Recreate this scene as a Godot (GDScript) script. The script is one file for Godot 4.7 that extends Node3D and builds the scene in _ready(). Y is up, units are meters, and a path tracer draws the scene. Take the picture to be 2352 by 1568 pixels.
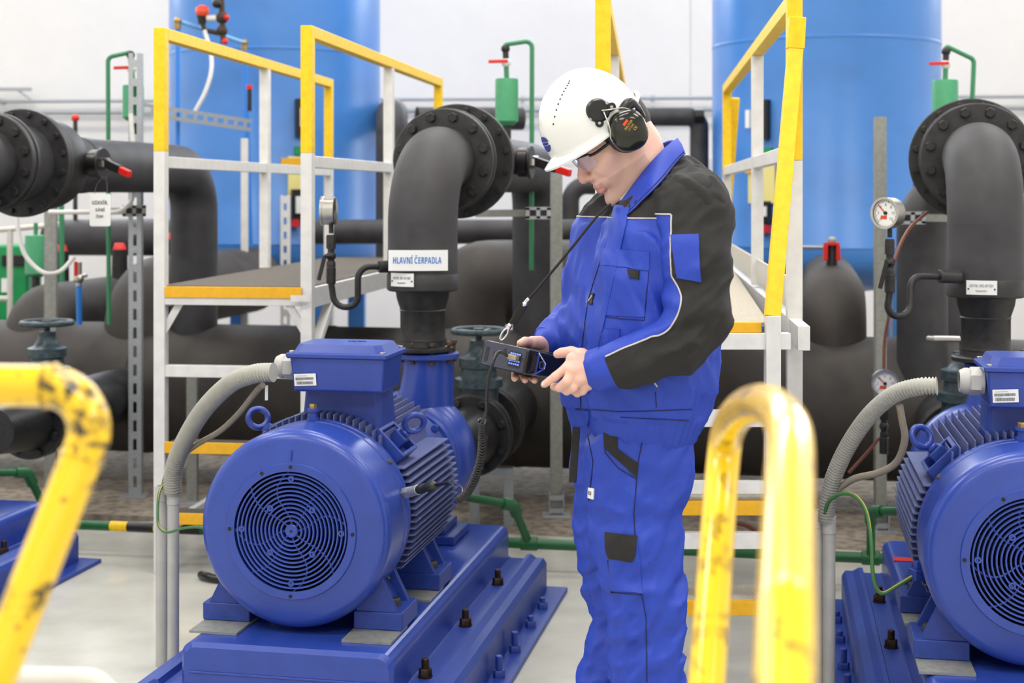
extends Node3D
# The photograph is 2352 x 1568; a pixel and a depth (metres from the lens plane) give a place.
const F := 3360.0
const CX := 1176.0
const HY := 445.0
const EYE := 1.5
var used := {}
var M := {}

func P(px: float, py: float, d: float) -> Vector3:
	return Vector3((px - CX) * d / F, EYE - (py - HY) * d / F, -d)
func FL(px: float, d: float) -> Vector3:          # a point on the floor
	return Vector3((px - CX) * d / F, 0.0, -d)

class Geo:
	var v := PackedVector3Array()
	var n := PackedVector3Array()
	func tri(a: Vector3, b: Vector3, c: Vector3, na: Vector3, nb: Vector3, nc: Vector3) -> void:
		var g := (b - a).cross(c - a)
		if g.length_squared() < 1e-20:
			return
		v.push_back(a); n.push_back(na)
		if g.dot(na + nb + nc) > 0.0:
			v.push_back(c); n.push_back(nc); v.push_back(b); n.push_back(nb)
		else:
			v.push_back(b); n.push_back(nb); v.push_back(c); n.push_back(nc)
	func quad(a: Vector3, b: Vector3, c: Vector3, d: Vector3, na: Vector3, nb: Vector3, nc: Vector3, nd: Vector3) -> void:
		tri(a, b, c, na, nb, nc); tri(a, c, d, na, nc, nd)
	func fquad(a: Vector3, b: Vector3, c: Vector3, d: Vector3, hint: Vector3) -> void:
		var g := (c - a).cross(d - b).normalized()
		if g.dot(hint) < 0.0: g = -g
		quad(a, b, c, d, g, g, g, g)
	func ftri(a: Vector3, b: Vector3, c: Vector3, hint: Vector3) -> void:
		var g := (b - a).cross(c - a).normalized()
		if g.dot(hint) < 0.0: g = -g
		tri(a, b, c, g, g, g)
	func box(c: Vector3, size: Vector3, bs := Basis.IDENTITY, bev := 0.0) -> Geo:
		var h := size * 0.5
		var b := minf(bev, minf(h.x, minf(h.y, h.z)) * 0.9)
		var ax := [bs.x, bs.y, bs.z]
		for i in 3:
			var j := (i + 1) % 3
			var k := (i + 2) % 3
			for s in [-1.0, 1.0]:
				var o: Vector3 = c + ax[i] * (h[i] * s)
				var u: Vector3 = ax[j] * (h[j] - b)
				var w: Vector3 = ax[k] * (h[k] - b)
				var nn: Vector3 = ax[i] * s
				quad(o - u - w, o + u - w, o + u + w, o - u + w, nn, nn, nn, nn)
				if b > 0.0:
					for t in [-1.0, 1.0]:
						var nj: Vector3 = ax[j] * t
						var A: Vector3 = c + nn * h[i] + nj * (h[j] - b)
						var B: Vector3 = c + nn * (h[i] - b) + nj * h[j]
						quad(A - w, A + w, B + w, B - w, nn, nn, nj, nj)
		if b > 0.0:
			for sx in [-1.0, 1.0]:
				for sy in [-1.0, 1.0]:
					for sz in [-1.0, 1.0]:
						var X: Vector3 = ax[0] * sx
						var Y: Vector3 = ax[1] * sy
						var Z: Vector3 = ax[2] * sz
						tri(c + X * h.x + Y * (h.y - b) + Z * (h.z - b), c + X * (h.x - b) + Y * h.y + Z * (h.z - b), c + X * (h.x - b) + Y * (h.y - b) + Z * h.z, X, Y, Z)
		return self
	# a straight bar of rectangular section between two points; up chooses the turn of the section
	func bar(a: Vector3, b: Vector3, w: float, t: float, up := Vector3.UP, bev := 0.002) -> Geo:
		var z := (b - a).normalized()
		if absf(z.dot(up)) > 0.99: up = Vector3.BACK if absf(z.z) < 0.9 else Vector3.RIGHT
		var x := up.cross(z).normalized()
		var y := z.cross(x)
		return box((a + b) * 0.5, Vector3(w, t, a.distance_to(b)), Basis(x, y, z), bev)
	func lathe(pr: Array, xf: Transform3D, seg := 24, a0 := 0.0, a1 := TAU, flat := false) -> Geo:
		var m := pr.size()
		var sn := []
		for i in m - 1:
			var d: Vector2 = pr[i + 1] - pr[i]
			sn.append(Vector2(d.y, -d.x).normalized())
		for i in m - 1:
			var p0: Vector2 = pr[i]
			var p1: Vector2 = pr[i + 1]
			var n0: Vector2 = sn[i]
			var n1: Vector2 = sn[i]
			if i > 0 and sn[i - 1].dot(sn[i]) > 0.75: n0 = (sn[i - 1] + sn[i]).normalized()
			if i < m - 2 and sn[i + 1].dot(sn[i]) > 0.75: n1 = (sn[i + 1] + sn[i]).normalized()
			for k in seg:
				var t0 := a0 + (a1 - a0) * k / seg
				var t1 := a0 + (a1 - a0) * (k + 1) / seg
				var c0 := Vector3(cos(t0), 0, sin(t0))
				var c1 := Vector3(cos(t1), 0, sin(t1))
				var f0 := c0
				var f1 := c1
				if flat:
					f0 = (c0 + c1).normalized(); f1 = f0
				var A := xf * (c0 * p0.x + Vector3(0, p0.y, 0))
				var B := xf * (c1 * p0.x + Vector3(0, p0.y, 0))
				var C := xf * (c1 * p1.x + Vector3(0, p1.y, 0))
				var D := xf * (c0 * p1.x + Vector3(0, p1.y, 0))
				var bs := xf.basis
				var nA := (bs * (f0 * n0.x + Vector3(0, n0.y, 0))).normalized()
				var nB := (bs * (f1 * n0.x + Vector3(0, n0.y, 0))).normalized()
				var nC := (bs * (f1 * n1.x + Vector3(0, n1.y, 0))).normalized()
				var nD := (bs * (f0 * n1.x + Vector3(0, n1.y, 0))).normalized()
				quad(A, B, C, D, nA, nB, nC, nD)
		return self
	static func ax(pos: Vector3, dir: Vector3, ref := Vector3(0.123, 0.0, 1.0)) -> Transform3D:
		var y := dir.normalized()
		if absf(y.dot(ref.normalized())) > 0.98: ref = Vector3.RIGHT
		var x := ref.cross(y).normalized()
		return Transform3D(Basis(x, y, x.cross(y)), pos)
	func cyl(a: Vector3, b: Vector3, r0: float, r1 := -1.0, seg := 16, bev := 0.0) -> Geo:
		if r1 < 0.0: r1 = r0
		var L := a.distance_to(b)
		var pr := [Vector2(0, 0), Vector2(r0, 0), Vector2(r1, L), Vector2(0, L)]
		if bev > 0.0:
			pr = [Vector2(0, 0), Vector2(r0 - bev, 0), Vector2(r0, bev), Vector2(r1, L - bev), Vector2(r1 - bev, L), Vector2(0, L)]
		return lathe(pr, ax(a, b - a), seg)
	func hexa(a: Vector3, dir: Vector3, r: float, L: float) -> Geo:
		return lathe([Vector2(0, 0), Vector2(r, 0), Vector2(r, L * 0.85), Vector2(r * 0.88, L), Vector2(0, L)], ax(a, dir), 6, 0.0, TAU, true)
	func ball(c: Vector3, r: float, seg := 12) -> Geo:
		var pr := []
		for i in seg + 1:
			var t := -PI / 2 + PI * i / seg
			pr.append(Vector2(cos(t) * r, sin(t) * r))
		return lathe(pr, Transform3D(Basis.IDENTITY, c), seg * 2)
	func tube(path: Array, r, seg := 12, caps := true, closed := false) -> Geo:
		var m := path.size()
		if m < 2: return self
		var tang := []
		for i in m:
			var a: Vector3 = path[(i - 1 + m) % m] if closed else path[maxi(i - 1, 0)]
			var b: Vector3 = path[(i + 1) % m] if closed else path[mini(i + 1, m - 1)]
			tang.append((b - a).normalized())
		var up := Vector3.UP
		if absf(tang[0].dot(up)) > 0.95: up = Vector3.BACK
		var rings := []
		var nor := []
		for i in m:
			var t: Vector3 = tang[i]
			up = (up - t * up.dot(t)).normalized()
			var sd := t.cross(up)
			var rr: float = r[i] if r is Array or r is PackedFloat32Array else r
			var ring := PackedVector3Array()
			var rn := PackedVector3Array()
			for k in seg:
				var q := TAU * k / seg
				var d := up * cos(q) + sd * sin(q)
				rn.push_back(d); ring.push_back(path[i] + d * rr)
			rings.append(ring); nor.append(rn)
		var last := m if closed else m - 1
		for i in last:
			var j := (i + 1) % m
			var off := 0
			if closed and j == 0:
				var best := 1e9
				for k in seg:
					var dd: float = rings[i][0].distance_to(rings[0][k])
					if dd < best: best = dd; off = k
			for k in seg:
				var k2 := (k + 1) % seg
				quad(rings[i][k], rings[i][k2], rings[j][(k2 + off) % seg], rings[j][(k + off) % seg], nor[i][k], nor[i][k2], nor[j][(k2 + off) % seg], nor[j][(k + off) % seg])
		if caps and not closed:
			for e in [0, m - 1]:
				var nn: Vector3 = tang[e] * (-1.0 if e == 0 else 1.0)
				for k in seg:
					tri(path[e], rings[e][k], rings[e][(k + 1) % seg], nn, nn, nn)
		return self
	func ext(poly: PackedVector2Array, xf: Transform3D, depth: float) -> Geo:
		var ids := Geometry2D.triangulate_polygon(poly)
		var nz := (xf.basis * Vector3(0, 0, 1)).normalized()
		for i in range(0, ids.size(), 3):
			var q := []
			for k in 3: q.append(poly[ids[i + k]])
			tri(xf * Vector3(q[0].x, q[0].y, 0), xf * Vector3(q[1].x, q[1].y, 0), xf * Vector3(q[2].x, q[2].y, 0), -nz, -nz, -nz)
			tri(xf * Vector3(q[0].x, q[0].y, depth), xf * Vector3(q[1].x, q[1].y, depth), xf * Vector3(q[2].x, q[2].y, depth), nz, nz, nz)
		var area := 0.0
		for i in poly.size():
			area += poly[i].cross(poly[(i + 1) % poly.size()])
		for i in poly.size():
			var a := poly[i]
			var b := poly[(i + 1) % poly.size()]
			var e := (b - a).normalized()
			var o := Vector2(e.y, -e.x) * signf(area)
			var w := (xf.basis * Vector3(o.x, o.y, 0)).normalized()
			quad(xf * Vector3(a.x, a.y, 0), xf * Vector3(b.x, b.y, 0), xf * Vector3(b.x, b.y, depth), xf * Vector3(a.x, a.y, depth), w, w, w, w)
		return self
	# grid of points (rows of equal length) as a smooth sheet or a closed skin
	func grid(rows: Array, wrap := false, hint_center := Vector3.INF) -> Geo:
		var R := rows.size()
		var C: int = rows[0].size()
		var nr := []
		var flip := 1.0
		var acc := 0.0
		for i in R:
			var line := PackedVector3Array()
			for k in C:
				var a: Vector3 = rows[maxi(i - 1, 0)][k]
				var b: Vector3 = rows[mini(i + 1, R - 1)][k]
				var c: Vector3 = rows[i][(k - 1 + C) % C if wrap else maxi(k - 1, 0)]
				var d: Vector3 = rows[i][(k + 1) % C if wrap else mini(k + 1, C - 1)]
				var g := (b - a).cross(d - c).normalized()
				line.push_back(g)
				if hint_center != Vector3.INF: acc += g.dot((rows[i][k] - hint_center).normalized())
			nr.append(line)
		if acc < 0.0: flip = -1.0
		for i in R - 1:
			for k in (C if wrap else C - 1):
				var k2 := (k + 1) % C
				quad(rows[i][k], rows[i][k2], rows[i + 1][k2], rows[i + 1][k], nr[i][k] * flip, nr[i][k2] * flip, nr[i + 1][k2] * flip, nr[i + 1][k] * flip)
		return self
	func add(o: Geo, xf := Transform3D.IDENTITY) -> Geo:
		for i in o.v.size():
			v.push_back(xf * o.v[i]); n.push_back((xf.basis * o.n[i]).normalized())
		return self
	func mesh(inv := Transform3D.IDENTITY) -> ArrayMesh:
		var arr := []
		arr.resize(Mesh.ARRAY_MAX)
		arr[Mesh.ARRAY_VERTEX] = inv * v
		var nn := n
		if inv.basis != Basis.IDENTITY:
			nn = Transform3D(inv.basis, Vector3.ZERO) * n
		arr[Mesh.ARRAY_NORMAL] = nn
		var me := ArrayMesh.new()
		me.add_surface_from_arrays(Mesh.PRIMITIVE_TRIANGLES, arr)
		return me

func G() -> Geo: return Geo.new()

# rounds the corners of a polyline
func fil(pts: Array, r: float, k := 8) -> Array:
	var o := [pts[0]]
	for i in range(1, pts.size() - 1):
		var a: Vector3 = pts[i - 1]
		var b: Vector3 = pts[i]
		var c: Vector3 = pts[i + 1]
		var u := (a - b).normalized()
		var w := (c - b).normalized()
		var half := acos(clampf(u.dot(w), -1, 1)) * 0.5
		if half > 1.55: continue
		var t := minf(r / tan(half), minf(a.distance_to(b), b.distance_to(c)) * 0.49)
		var rr := t * tan(half)
		var cen := b + (u + w).normalized() * (rr / sin(half))
		var s := b + u * t - cen
		var e := b + w * t - cen
		var an := s.angle_to(e)
		for q in k + 1:
			var f := float(q) / k
			o.append(cen + (s * sin((1 - f) * an) + e * sin(f * an)) / maxf(sin(an), 1e-5))
	o.append(pts[-1])
	return o
# smooth curve through points
func spl(pts: Array, k := 8) -> Array:
	var o := []
	for i in pts.size() - 1:
		var a: Vector3 = pts[maxi(i - 1, 0)]
		var b: Vector3 = pts[i]
		var c: Vector3 = pts[i + 1]
		var d: Vector3 = pts[mini(i + 2, pts.size() - 1)]
		for q in k:
			o.append(b.cubic_interpolate(c, a, d, float(q) / k))
	o.append(pts[-1])
	return o

func numbered(s: String) -> String:
	var k: int = used.get(s, 0)
	used[s] = k + 1
	return s if k == 0 else "%s_%03d" % [s, k]
func tag(o: Node, label: String, cat: String, group := "") -> void:
	o.set_meta("label", label); o.set_meta("category", cat)
	if group != "": o.set_meta("group", group)
func thing(called: String, label: String, cat: String, at := Vector3.ZERO, turn := 0.0, group := "") -> Node3D:
	var o := Node3D.new()
	o.name = numbered(called); add_child(o)
	o.position = at; o.rotation.y = turn
	tag(o, label, cat, group)
	return o
# a part: geometry given in the world frame, kept in the frame of its thing
func obj(called: String, g: Geo, m: Material, parent: Node3D, label := "") -> MeshInstance3D:
	var o := MeshInstance3D.new()
	o.name = called
	var q: Node = parent
	while q.get_parent() != self: q = q.get_parent()
	var inv := (q as Node3D).transform.affine_inverse()
	o.mesh = g.mesh(inv)
	o.material_override = m
	parent.add_child(o, true)
	if label != "": o.set_meta("label", label)
	return o
func part(called: String, g: Geo, m: Material, parent: Node3D) -> MeshInstance3D:   # geometry already in the thing's frame
	var o := MeshInstance3D.new()
	o.name = called; o.mesh = g.mesh(); o.material_override = m
	parent.add_child(o, true)
	return o
func again(o: Node3D, called: String, at: Vector3, turn: float, label := "", group := "") -> Node3D:
	var c: Node3D = o.duplicate()
	c.name = numbered(called); add_child(c); c.position = at; c.rotation.y = turn
	if label != "": c.set_meta("label", label)
	if group != "": c.set_meta("group", group)
	return c
func struct(called: String, g: Geo, m: Material, parent: Node3D = null) -> MeshInstance3D:
	var o := MeshInstance3D.new()
	o.name = called; o.mesh = g.mesh(); o.material_override = m
	if parent: parent.add_child(o, true)
	else:
		add_child(o); o.set_meta("kind", "structure")
	return o
func words(s: String, size: float, depth: float, bold := false) -> Geo:
	var tm := TextMesh.new()
	var f := SystemFont.new()
	f.font_names = PackedStringArray(["Droid Sans"])
	if bold: f.font_weight = 700
	tm.font = f; tm.text = s; tm.font_size = 32; tm.pixel_size = size / 32.0; tm.depth = depth; tm.curve_step = 2.0
	var g := G()
	var a := tm.get_mesh_arrays()
	var idx: PackedInt32Array = a[Mesh.ARRAY_INDEX] if a[Mesh.ARRAY_INDEX] != null else PackedInt32Array(range(a[Mesh.ARRAY_VERTEX].size()))
	for i in idx:
		g.v.push_back(a[Mesh.ARRAY_VERTEX][i]); g.n.push_back(a[Mesh.ARRAY_NORMAL][i])
	return g

func noise_tex(seed_: int, freq: float, lo: float, hi: float, octv := 4, size := 512, tint := Color.WHITE) -> ImageTexture:
	var nz := FastNoiseLite.new()
	nz.seed = seed_; nz.frequency = freq; nz.fractal_octaves = octv
	nz.noise_type = FastNoiseLite.TYPE_SIMPLEX_SMOOTH
	var im := nz.get_seamless_image(size, size)
	im.convert(Image.FORMAT_RGB8)
	var dat := im.get_data()
	for i in range(0, dat.size(), 3):
		var x := lo + (hi - lo) * dat[i] / 255.0
		dat[i] = int(clampf(x * tint.r, 0, 1) * 255); dat[i + 1] = int(clampf(x * tint.g, 0, 1) * 255); dat[i + 2] = int(clampf(x * tint.b, 0, 1) * 255)
	im = Image.create_from_data(size, size, false, Image.FORMAT_RGB8, dat)
	return ImageTexture.create_from_image(im)
func mat(col: Color, rough: float, metal := 0.0, tex: Texture2D = null, scale := 2.0, bump: Texture2D = null, bump_cm := 0.05, world := false) -> StandardMaterial3D:
	var m := StandardMaterial3D.new()
	m.albedo_color = col; m.roughness = rough; m.metallic = metal
	if tex or bump:
		m.uv1_triplanar = true; m.uv1_world_triplanar = world; m.uv1_scale = Vector3.ONE * scale
	if tex: m.albedo_texture = tex
	if bump:
		m.heightmap_enabled = true; m.heightmap_texture = bump; m.heightmap_scale = bump_cm
	return m

func _ready() -> void:
	# camera
	var cam := Camera3D.new()
	cam.name = "camera"
	cam.projection = Camera3D.PROJECTION_FRUSTUM
	cam.near = 0.1; cam.far = 60.0
	cam.size = 1568.0 / F * 0.1
	cam.frustum_offset = Vector2(0.0, -(784.0 - HY) / F * 0.1)
	cam.position = Vector3(0, EYE, 0)
	var at := CameraAttributesPhysical.new()
	at.frustum_focal_length = 50.0; at.frustum_focus_distance = 3.75; at.exposure_aperture = 3.8
	at.frustum_near = 0.1; at.frustum_far = 60.0
	cam.attributes = at
	add_child(cam)
	# sky and exposure
	var we := WorldEnvironment.new()
	we.name = "environment"
	var e := Environment.new()
	e.background_mode = Environment.BG_COLOR
	e.background_color = Color(0.75, 0.83, 0.95)
	e.background_energy_multiplier = 1.2
	e.tonemap_mode = Environment.TONE_MAPPER_LINEAR
	e.tonemap_exposure = 0.93
	e.sdfgi_enabled = true; e.ssao_enabled = true; e.ssil_enabled = true
	we.environment = e
	add_child(we)
	textures()
	lights()
	room()
	platforms()
	tanks()
	pipework()
	pumps()
	discharges()
	services()
	background()
	handrails()
	person()
	instrument()

func lights() -> void:
	# rows of fluorescent panels under the ceiling
	M.lamp = mat(Color.WHITE, 0.5)
	M.lamp.emission_enabled = true; M.lamp.emission = Color(1, 0.98, 0.95); M.lamp.emission_energy_multiplier = 3.0
	M.lamp_case = mat(Color(0.85, 0.85, 0.85), 0.5)
	var k := 0
	for z in [2.0, -1.5, -5.0, -8.8]:
		for x in [-4.2, 0.0, 4.2]:
			var t := thing("ceiling_light", "white fluorescent panel light under the hall ceiling", "light", Vector3(x, 5.85, z), 0.0, "ceiling panel lights")
			part("housing", G().box(Vector3(0, 0.06, 0), Vector3(2.3, 0.1, 0.72), Basis.IDENTITY, 0.01), M.lamp_case, t)
			part("lamp_panel", G().box(Vector3(0, 0.0, 0), Vector3(2.2, 0.02, 0.62)), M.lamp, t)
			var l := AreaLight3D.new()
			l.name = "panel_lamp"
			l.area_size = Vector2(2.2, 0.62)
			l.light_energy = PANEL
			l.light_color = Color(1, 0.98, 0.955)
			l.shadow_enabled = true
			l.area_range = 30.0
			l.rotation_degrees = Vector3(-90, 0, 0)
			l.position = Vector3(0, -0.03, 0)
			t.add_child(l)
			k += 1
const PANEL := 11.0

func textures() -> void:
	var mot := noise_tex(3, 0.012, 0.94, 1.03, 5)
	var fine := noise_tex(5, 0.06, 0.3, 0.7, 3)
	var grime := noise_tex(8, 0.02, 0.55, 1.25, 5)
	var dust2 := noise_tex(12, 0.02, 0.9, 1.05, 5)
	var dust := noise_tex(11, 0.03, 0.75, 1.15, 5)
	M.t_mot = mot; M.t_fine = fine; M.t_grime = grime
	M.blue = mat(Color(0.165, 0.265, 0.61), 0.28, 0.0, mot, 1.5)
	M.blue_cast = mat(Color(0.14, 0.245, 0.58), 0.42, 0.0, dust2, 3.0)
	M.fin = mat(Color(0.36, 0.40, 0.60), 0.5, 0.0, dust, 6.0)
	M.dark = mat(Color(0.05, 0.05, 0.055), 0.6)
	M.rubber = mat(Color(0.205, 0.205, 0.222), 0.6, 0.0, noise_tex(21, 0.01, 0.7, 1.2, 5), 1.1)
	M.rubber2 = mat(Color(0.155, 0.155, 0.165), 0.5, 0.0, grime, 1.3)
	M.rubber_dusty = mat(Color(0.225, 0.208, 0.198), 0.7, 0.0, noise_tex(22, 0.008, 0.6, 1.3, 6), 0.8)
	M.iron = mat(Color(0.15, 0.15, 0.155), 0.45, 0.2, grime, 3.0)
	M.rust = mat(Color(0.30, 0.23, 0.18), 0.6, 0.4, grime, 8.0)
	M.bolt_brown = mat(Color(0.27, 0.21, 0.17), 0.45, 0.7, grime, 9.0)
	M.bolt = mat(Color(0.36, 0.35, 0.34), 0.42, 0.8)
	M.steel = mat(Color(0.72, 0.71, 0.69), 0.28, 1.0, mot, 6.0)
	M.galv = mat(Color(0.68, 0.70, 0.72), 0.42, 0.55, noise_tex(31, 0.04, 0.9, 1.05, 3), 3.0)
	M.galv_old = mat(Color(0.58, 0.59, 0.57), 0.5, 0.35, dust2, 3.0)
	M.chrome = mat(Color(0.85, 0.84, 0.84), 0.12, 1.0)
	M.white = mat(Color(0.86, 0.86, 0.855), 0.42, 0.0, mot, 2.0)
	M.offwhite = mat(Color(0.80, 0.79, 0.76), 0.5, 0.0, mot, 2.0)
	M.yellow = mat(Color(0.96, 0.79, 0.05), 0.5, 0.0, noise_tex(41, 0.02, 0.92, 1.04, 4), 2.5)
	M.yellow_step = mat(Color(0.90, 0.68, 0.08), 0.55, 0.0, mot, 4.0)
	M.tank = mat(Color(0.255, 0.485, 0.77), 0.30, 0.0, noise_tex(51, 0.006, 0.93, 1.05, 3), 0.8)
	M.pipe_blue = mat(Color(0.16, 0.48, 0.84), 0.35)
	M.green = mat(Color(0.08, 0.36, 0.19), 0.42, 0.0, mot, 3.0)
	M.green_pot = mat(Color(0.27, 0.60, 0.43), 0.45, 0.0, mot, 3.0)
	M.green_pipe = mat(Color(0.20, 0.50, 0.34), 0.45, 0.0, mot, 5.0)
	M.green_bright = mat(Color(0.02, 0.55, 0.30), 0.4)
	M.conduit = mat(Color(0.70, 0.70, 0.69), 0.4, 0.0, mot, 2.0)
	M.hose = mat(Color(0.66, 0.66, 0.63), 0.5, 0.0, mot, 4.0)
	M.hose_old = mat(Color(0.56, 0.53, 0.48), 0.6, 0.0, mot, 6.0)
	M.plate = mat(Color(0.90, 0.91, 0.91), 0.4)
	M.ink = mat(Color(0.10, 0.10, 0.11), 0.6)
	M.ink_grey = mat(Color(0.48, 0.49, 0.52), 0.6)
	M.ink_blue = mat(Color(0.16, 0.45, 0.76), 0.6)
	M.red = mat(Color(0.80, 0.12, 0.09), 0.4)
	M.orange = mat(Color(0.85, 0.28, 0.12), 0.45)
	M.black_plastic = mat(Color(0.06, 0.06, 0.065), 0.35)
	M.copper = mat(Color(0.50, 0.32, 0.26), 0.5, 0.3)
	M.brass = mat(Color(0.62, 0.52, 0.33), 0.35, 0.9)
	M.valve_teal = mat(Color(0.24, 0.31, 0.34), 0.4, 0.2, grime, 4.0)

func room() -> void:
	M.floor = mat(Color(0.77, 0.77, 0.75), 0.17, 0.0, noise_tex(61, 0.008, 0.93, 1.03, 6, 1024, Color(1, 0.998, 0.985)), 0.45, noise_tex(62, 0.02, 0.3, 0.7, 4), 0.10, true)
	M.floor.heightmap_scale = 0.06
	M.floor_rear = mat(Color(0.58, 0.54, 0.49), 0.8, 0.0, noise_tex(63, 0.02, 0.6, 1.2, 6, 1024), 0.7, noise_tex(64, 0.05, 0.2, 0.8, 5), 0.5, true)
	M.wall = mat(Color(0.92, 0.912, 0.90), 0.6, 0.0, noise_tex(65, 0.01, 0.99, 1.005, 3), 0.5)
	M.ceiling = mat(Color(0.84, 0.84, 0.84), 0.8)
	struct("floor", G().box(Vector3(0, -0.1, -0.1), Vector3(16, 0.2, 13.2)), M.floor)
	var u := Vector3(1.0, 0, 0.2).normalized()
	var mid := Vector3(0, 0, -6.45)
	var nrm := Vector3(-0.2, 0, 1.0).normalized() * -1.0
	var a := mid - u * 9.0
	var b := mid + u * 9.0
	# rear strip of bare dusty concrete behind the painted floor
	var poly := PackedVector2Array([Vector2(-8, 6.45 + 1.6), Vector2(8, 6.45 - 1.6), Vector2(8, 13.2), Vector2(-8, 13.2)])
	struct("floor_rear", G().ext(poly, Transform3D(Basis(Vector3(1, 0, 0), Vector3(0, 0, -1), Vector3(0, 1, 0)), Vector3(0, -0.06, 0)), 0.064), M.floor_rear)
	struct("floor_slab", G().box(Vector3(0, -0.16, -9.9), Vector3(16, 0.2, 6.6)), M.floor_rear)
	struct("ceiling", G().box(Vector3(0, 6.1, -3.9), Vector3(16.4, 0.2, 19.0)), M.ceiling)
	struct("wall_left", G().box(Vector3(-8.1, 3.0, -3.9), Vector3(0.2, 6.4, 19.0)), M.wall)
	struct("wall_right", G().box(Vector3(8.1, 3.0, -3.9), Vector3(0.2, 6.4, 19.0)), M.wall)
	struct("floor_front", G().box(Vector3(0, -0.1, 5.0), Vector3(16, 0.2, 0.6)), M.floor)
	struct("wall_front", G().box(Vector3(0, 3.0, 5.4), Vector3(16.4, 6.4, 0.2)), M.wall)
	# back wall of insulated panels with recessed joints, a strip of frosted windows above
	var w := struct("wall_back", G().box(Vector3(0, 1.75, -13.3), Vector3(16.4, 3.9, 0.2)).box(Vector3(0, 5.75, -13.3), Vector3(16.4, 0.9, 0.2)), M.ceiling)
	var cut := [-0.05, 1.75, 3.62]
	for i in 2:
		var y0: float = cut[i]
		var y1: float = cut[i + 1]
		for c in 5:
			struct("wall_panel", G().box(Vector3(-6.4 + c * 3.2, (y0 + y1) * 0.5, -13.16), Vector3(3.197, y1 - y0 - 0.003, 0.09), Basis.IDENTITY, 0.0015), M.wall, w)
	M.glazing = mat(Color(0.92, 0.95, 0.98), 0.4)
	M.glazing.emission_enabled = true; M.glazing.emission = Color(0.93, 0.97, 1.0); M.glazing.emission_energy_multiplier = 5.0
	for k in 4:
		var x := -6.0 + k * 4.0
		var fg := G()
		for sx in [-1.95, -0.65, 0.65, 1.95]: fg.box(Vector3(x + sx, 4.5, -13.25), Vector3(0.1, 1.6, 0.16), Basis.IDENTITY, 0.006)
		for sy in [3.74, 5.26]: fg.box(Vector3(x, sy, -13.25), Vector3(4.0, 0.09, 0.16), Basis.IDENTITY, 0.006)
		var wn := struct("window_%d" % (k + 1), fg, M.white)
		for c in 3:
			struct("window_pane", G().box(Vector3(x - 1.3 + c * 1.3, 4.5, -13.27), Vector3(1.22, 1.44, 0.02)), M.glazing, wn)
		var l := AreaLight3D.new()
		l.name = "window_light"
		l.area_size = Vector2(3.8, 1.44)
		l.light_energy = WINDOW
		l.light_color = Color(0.98, 0.99, 1.0)
		l.shadow_enabled = true
		l.area_range = 30.0
		l.position = Vector3(x, 4.5, -13.14)
		l.rotation_degrees = Vector3(0, 180, 0)
		add_child(l)
const WINDOW := 12.0

func rrect(w: float, h: float, r: float, k := 5) -> PackedVector2Array:
	var p := PackedVector2Array()
	for c in [[1, 1, 0.0], [-1, 1, PI / 2], [-1, -1, PI], [1, -1, PI * 1.5]]:
		for i in k + 1:
			var t: float = c[2] + PI / 2 * i / k
			p.push_back(Vector2(c[0] * (w / 2 - r) + cos(t) * r, c[1] * (h / 2 - r) + sin(t) * r))
	return p

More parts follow.
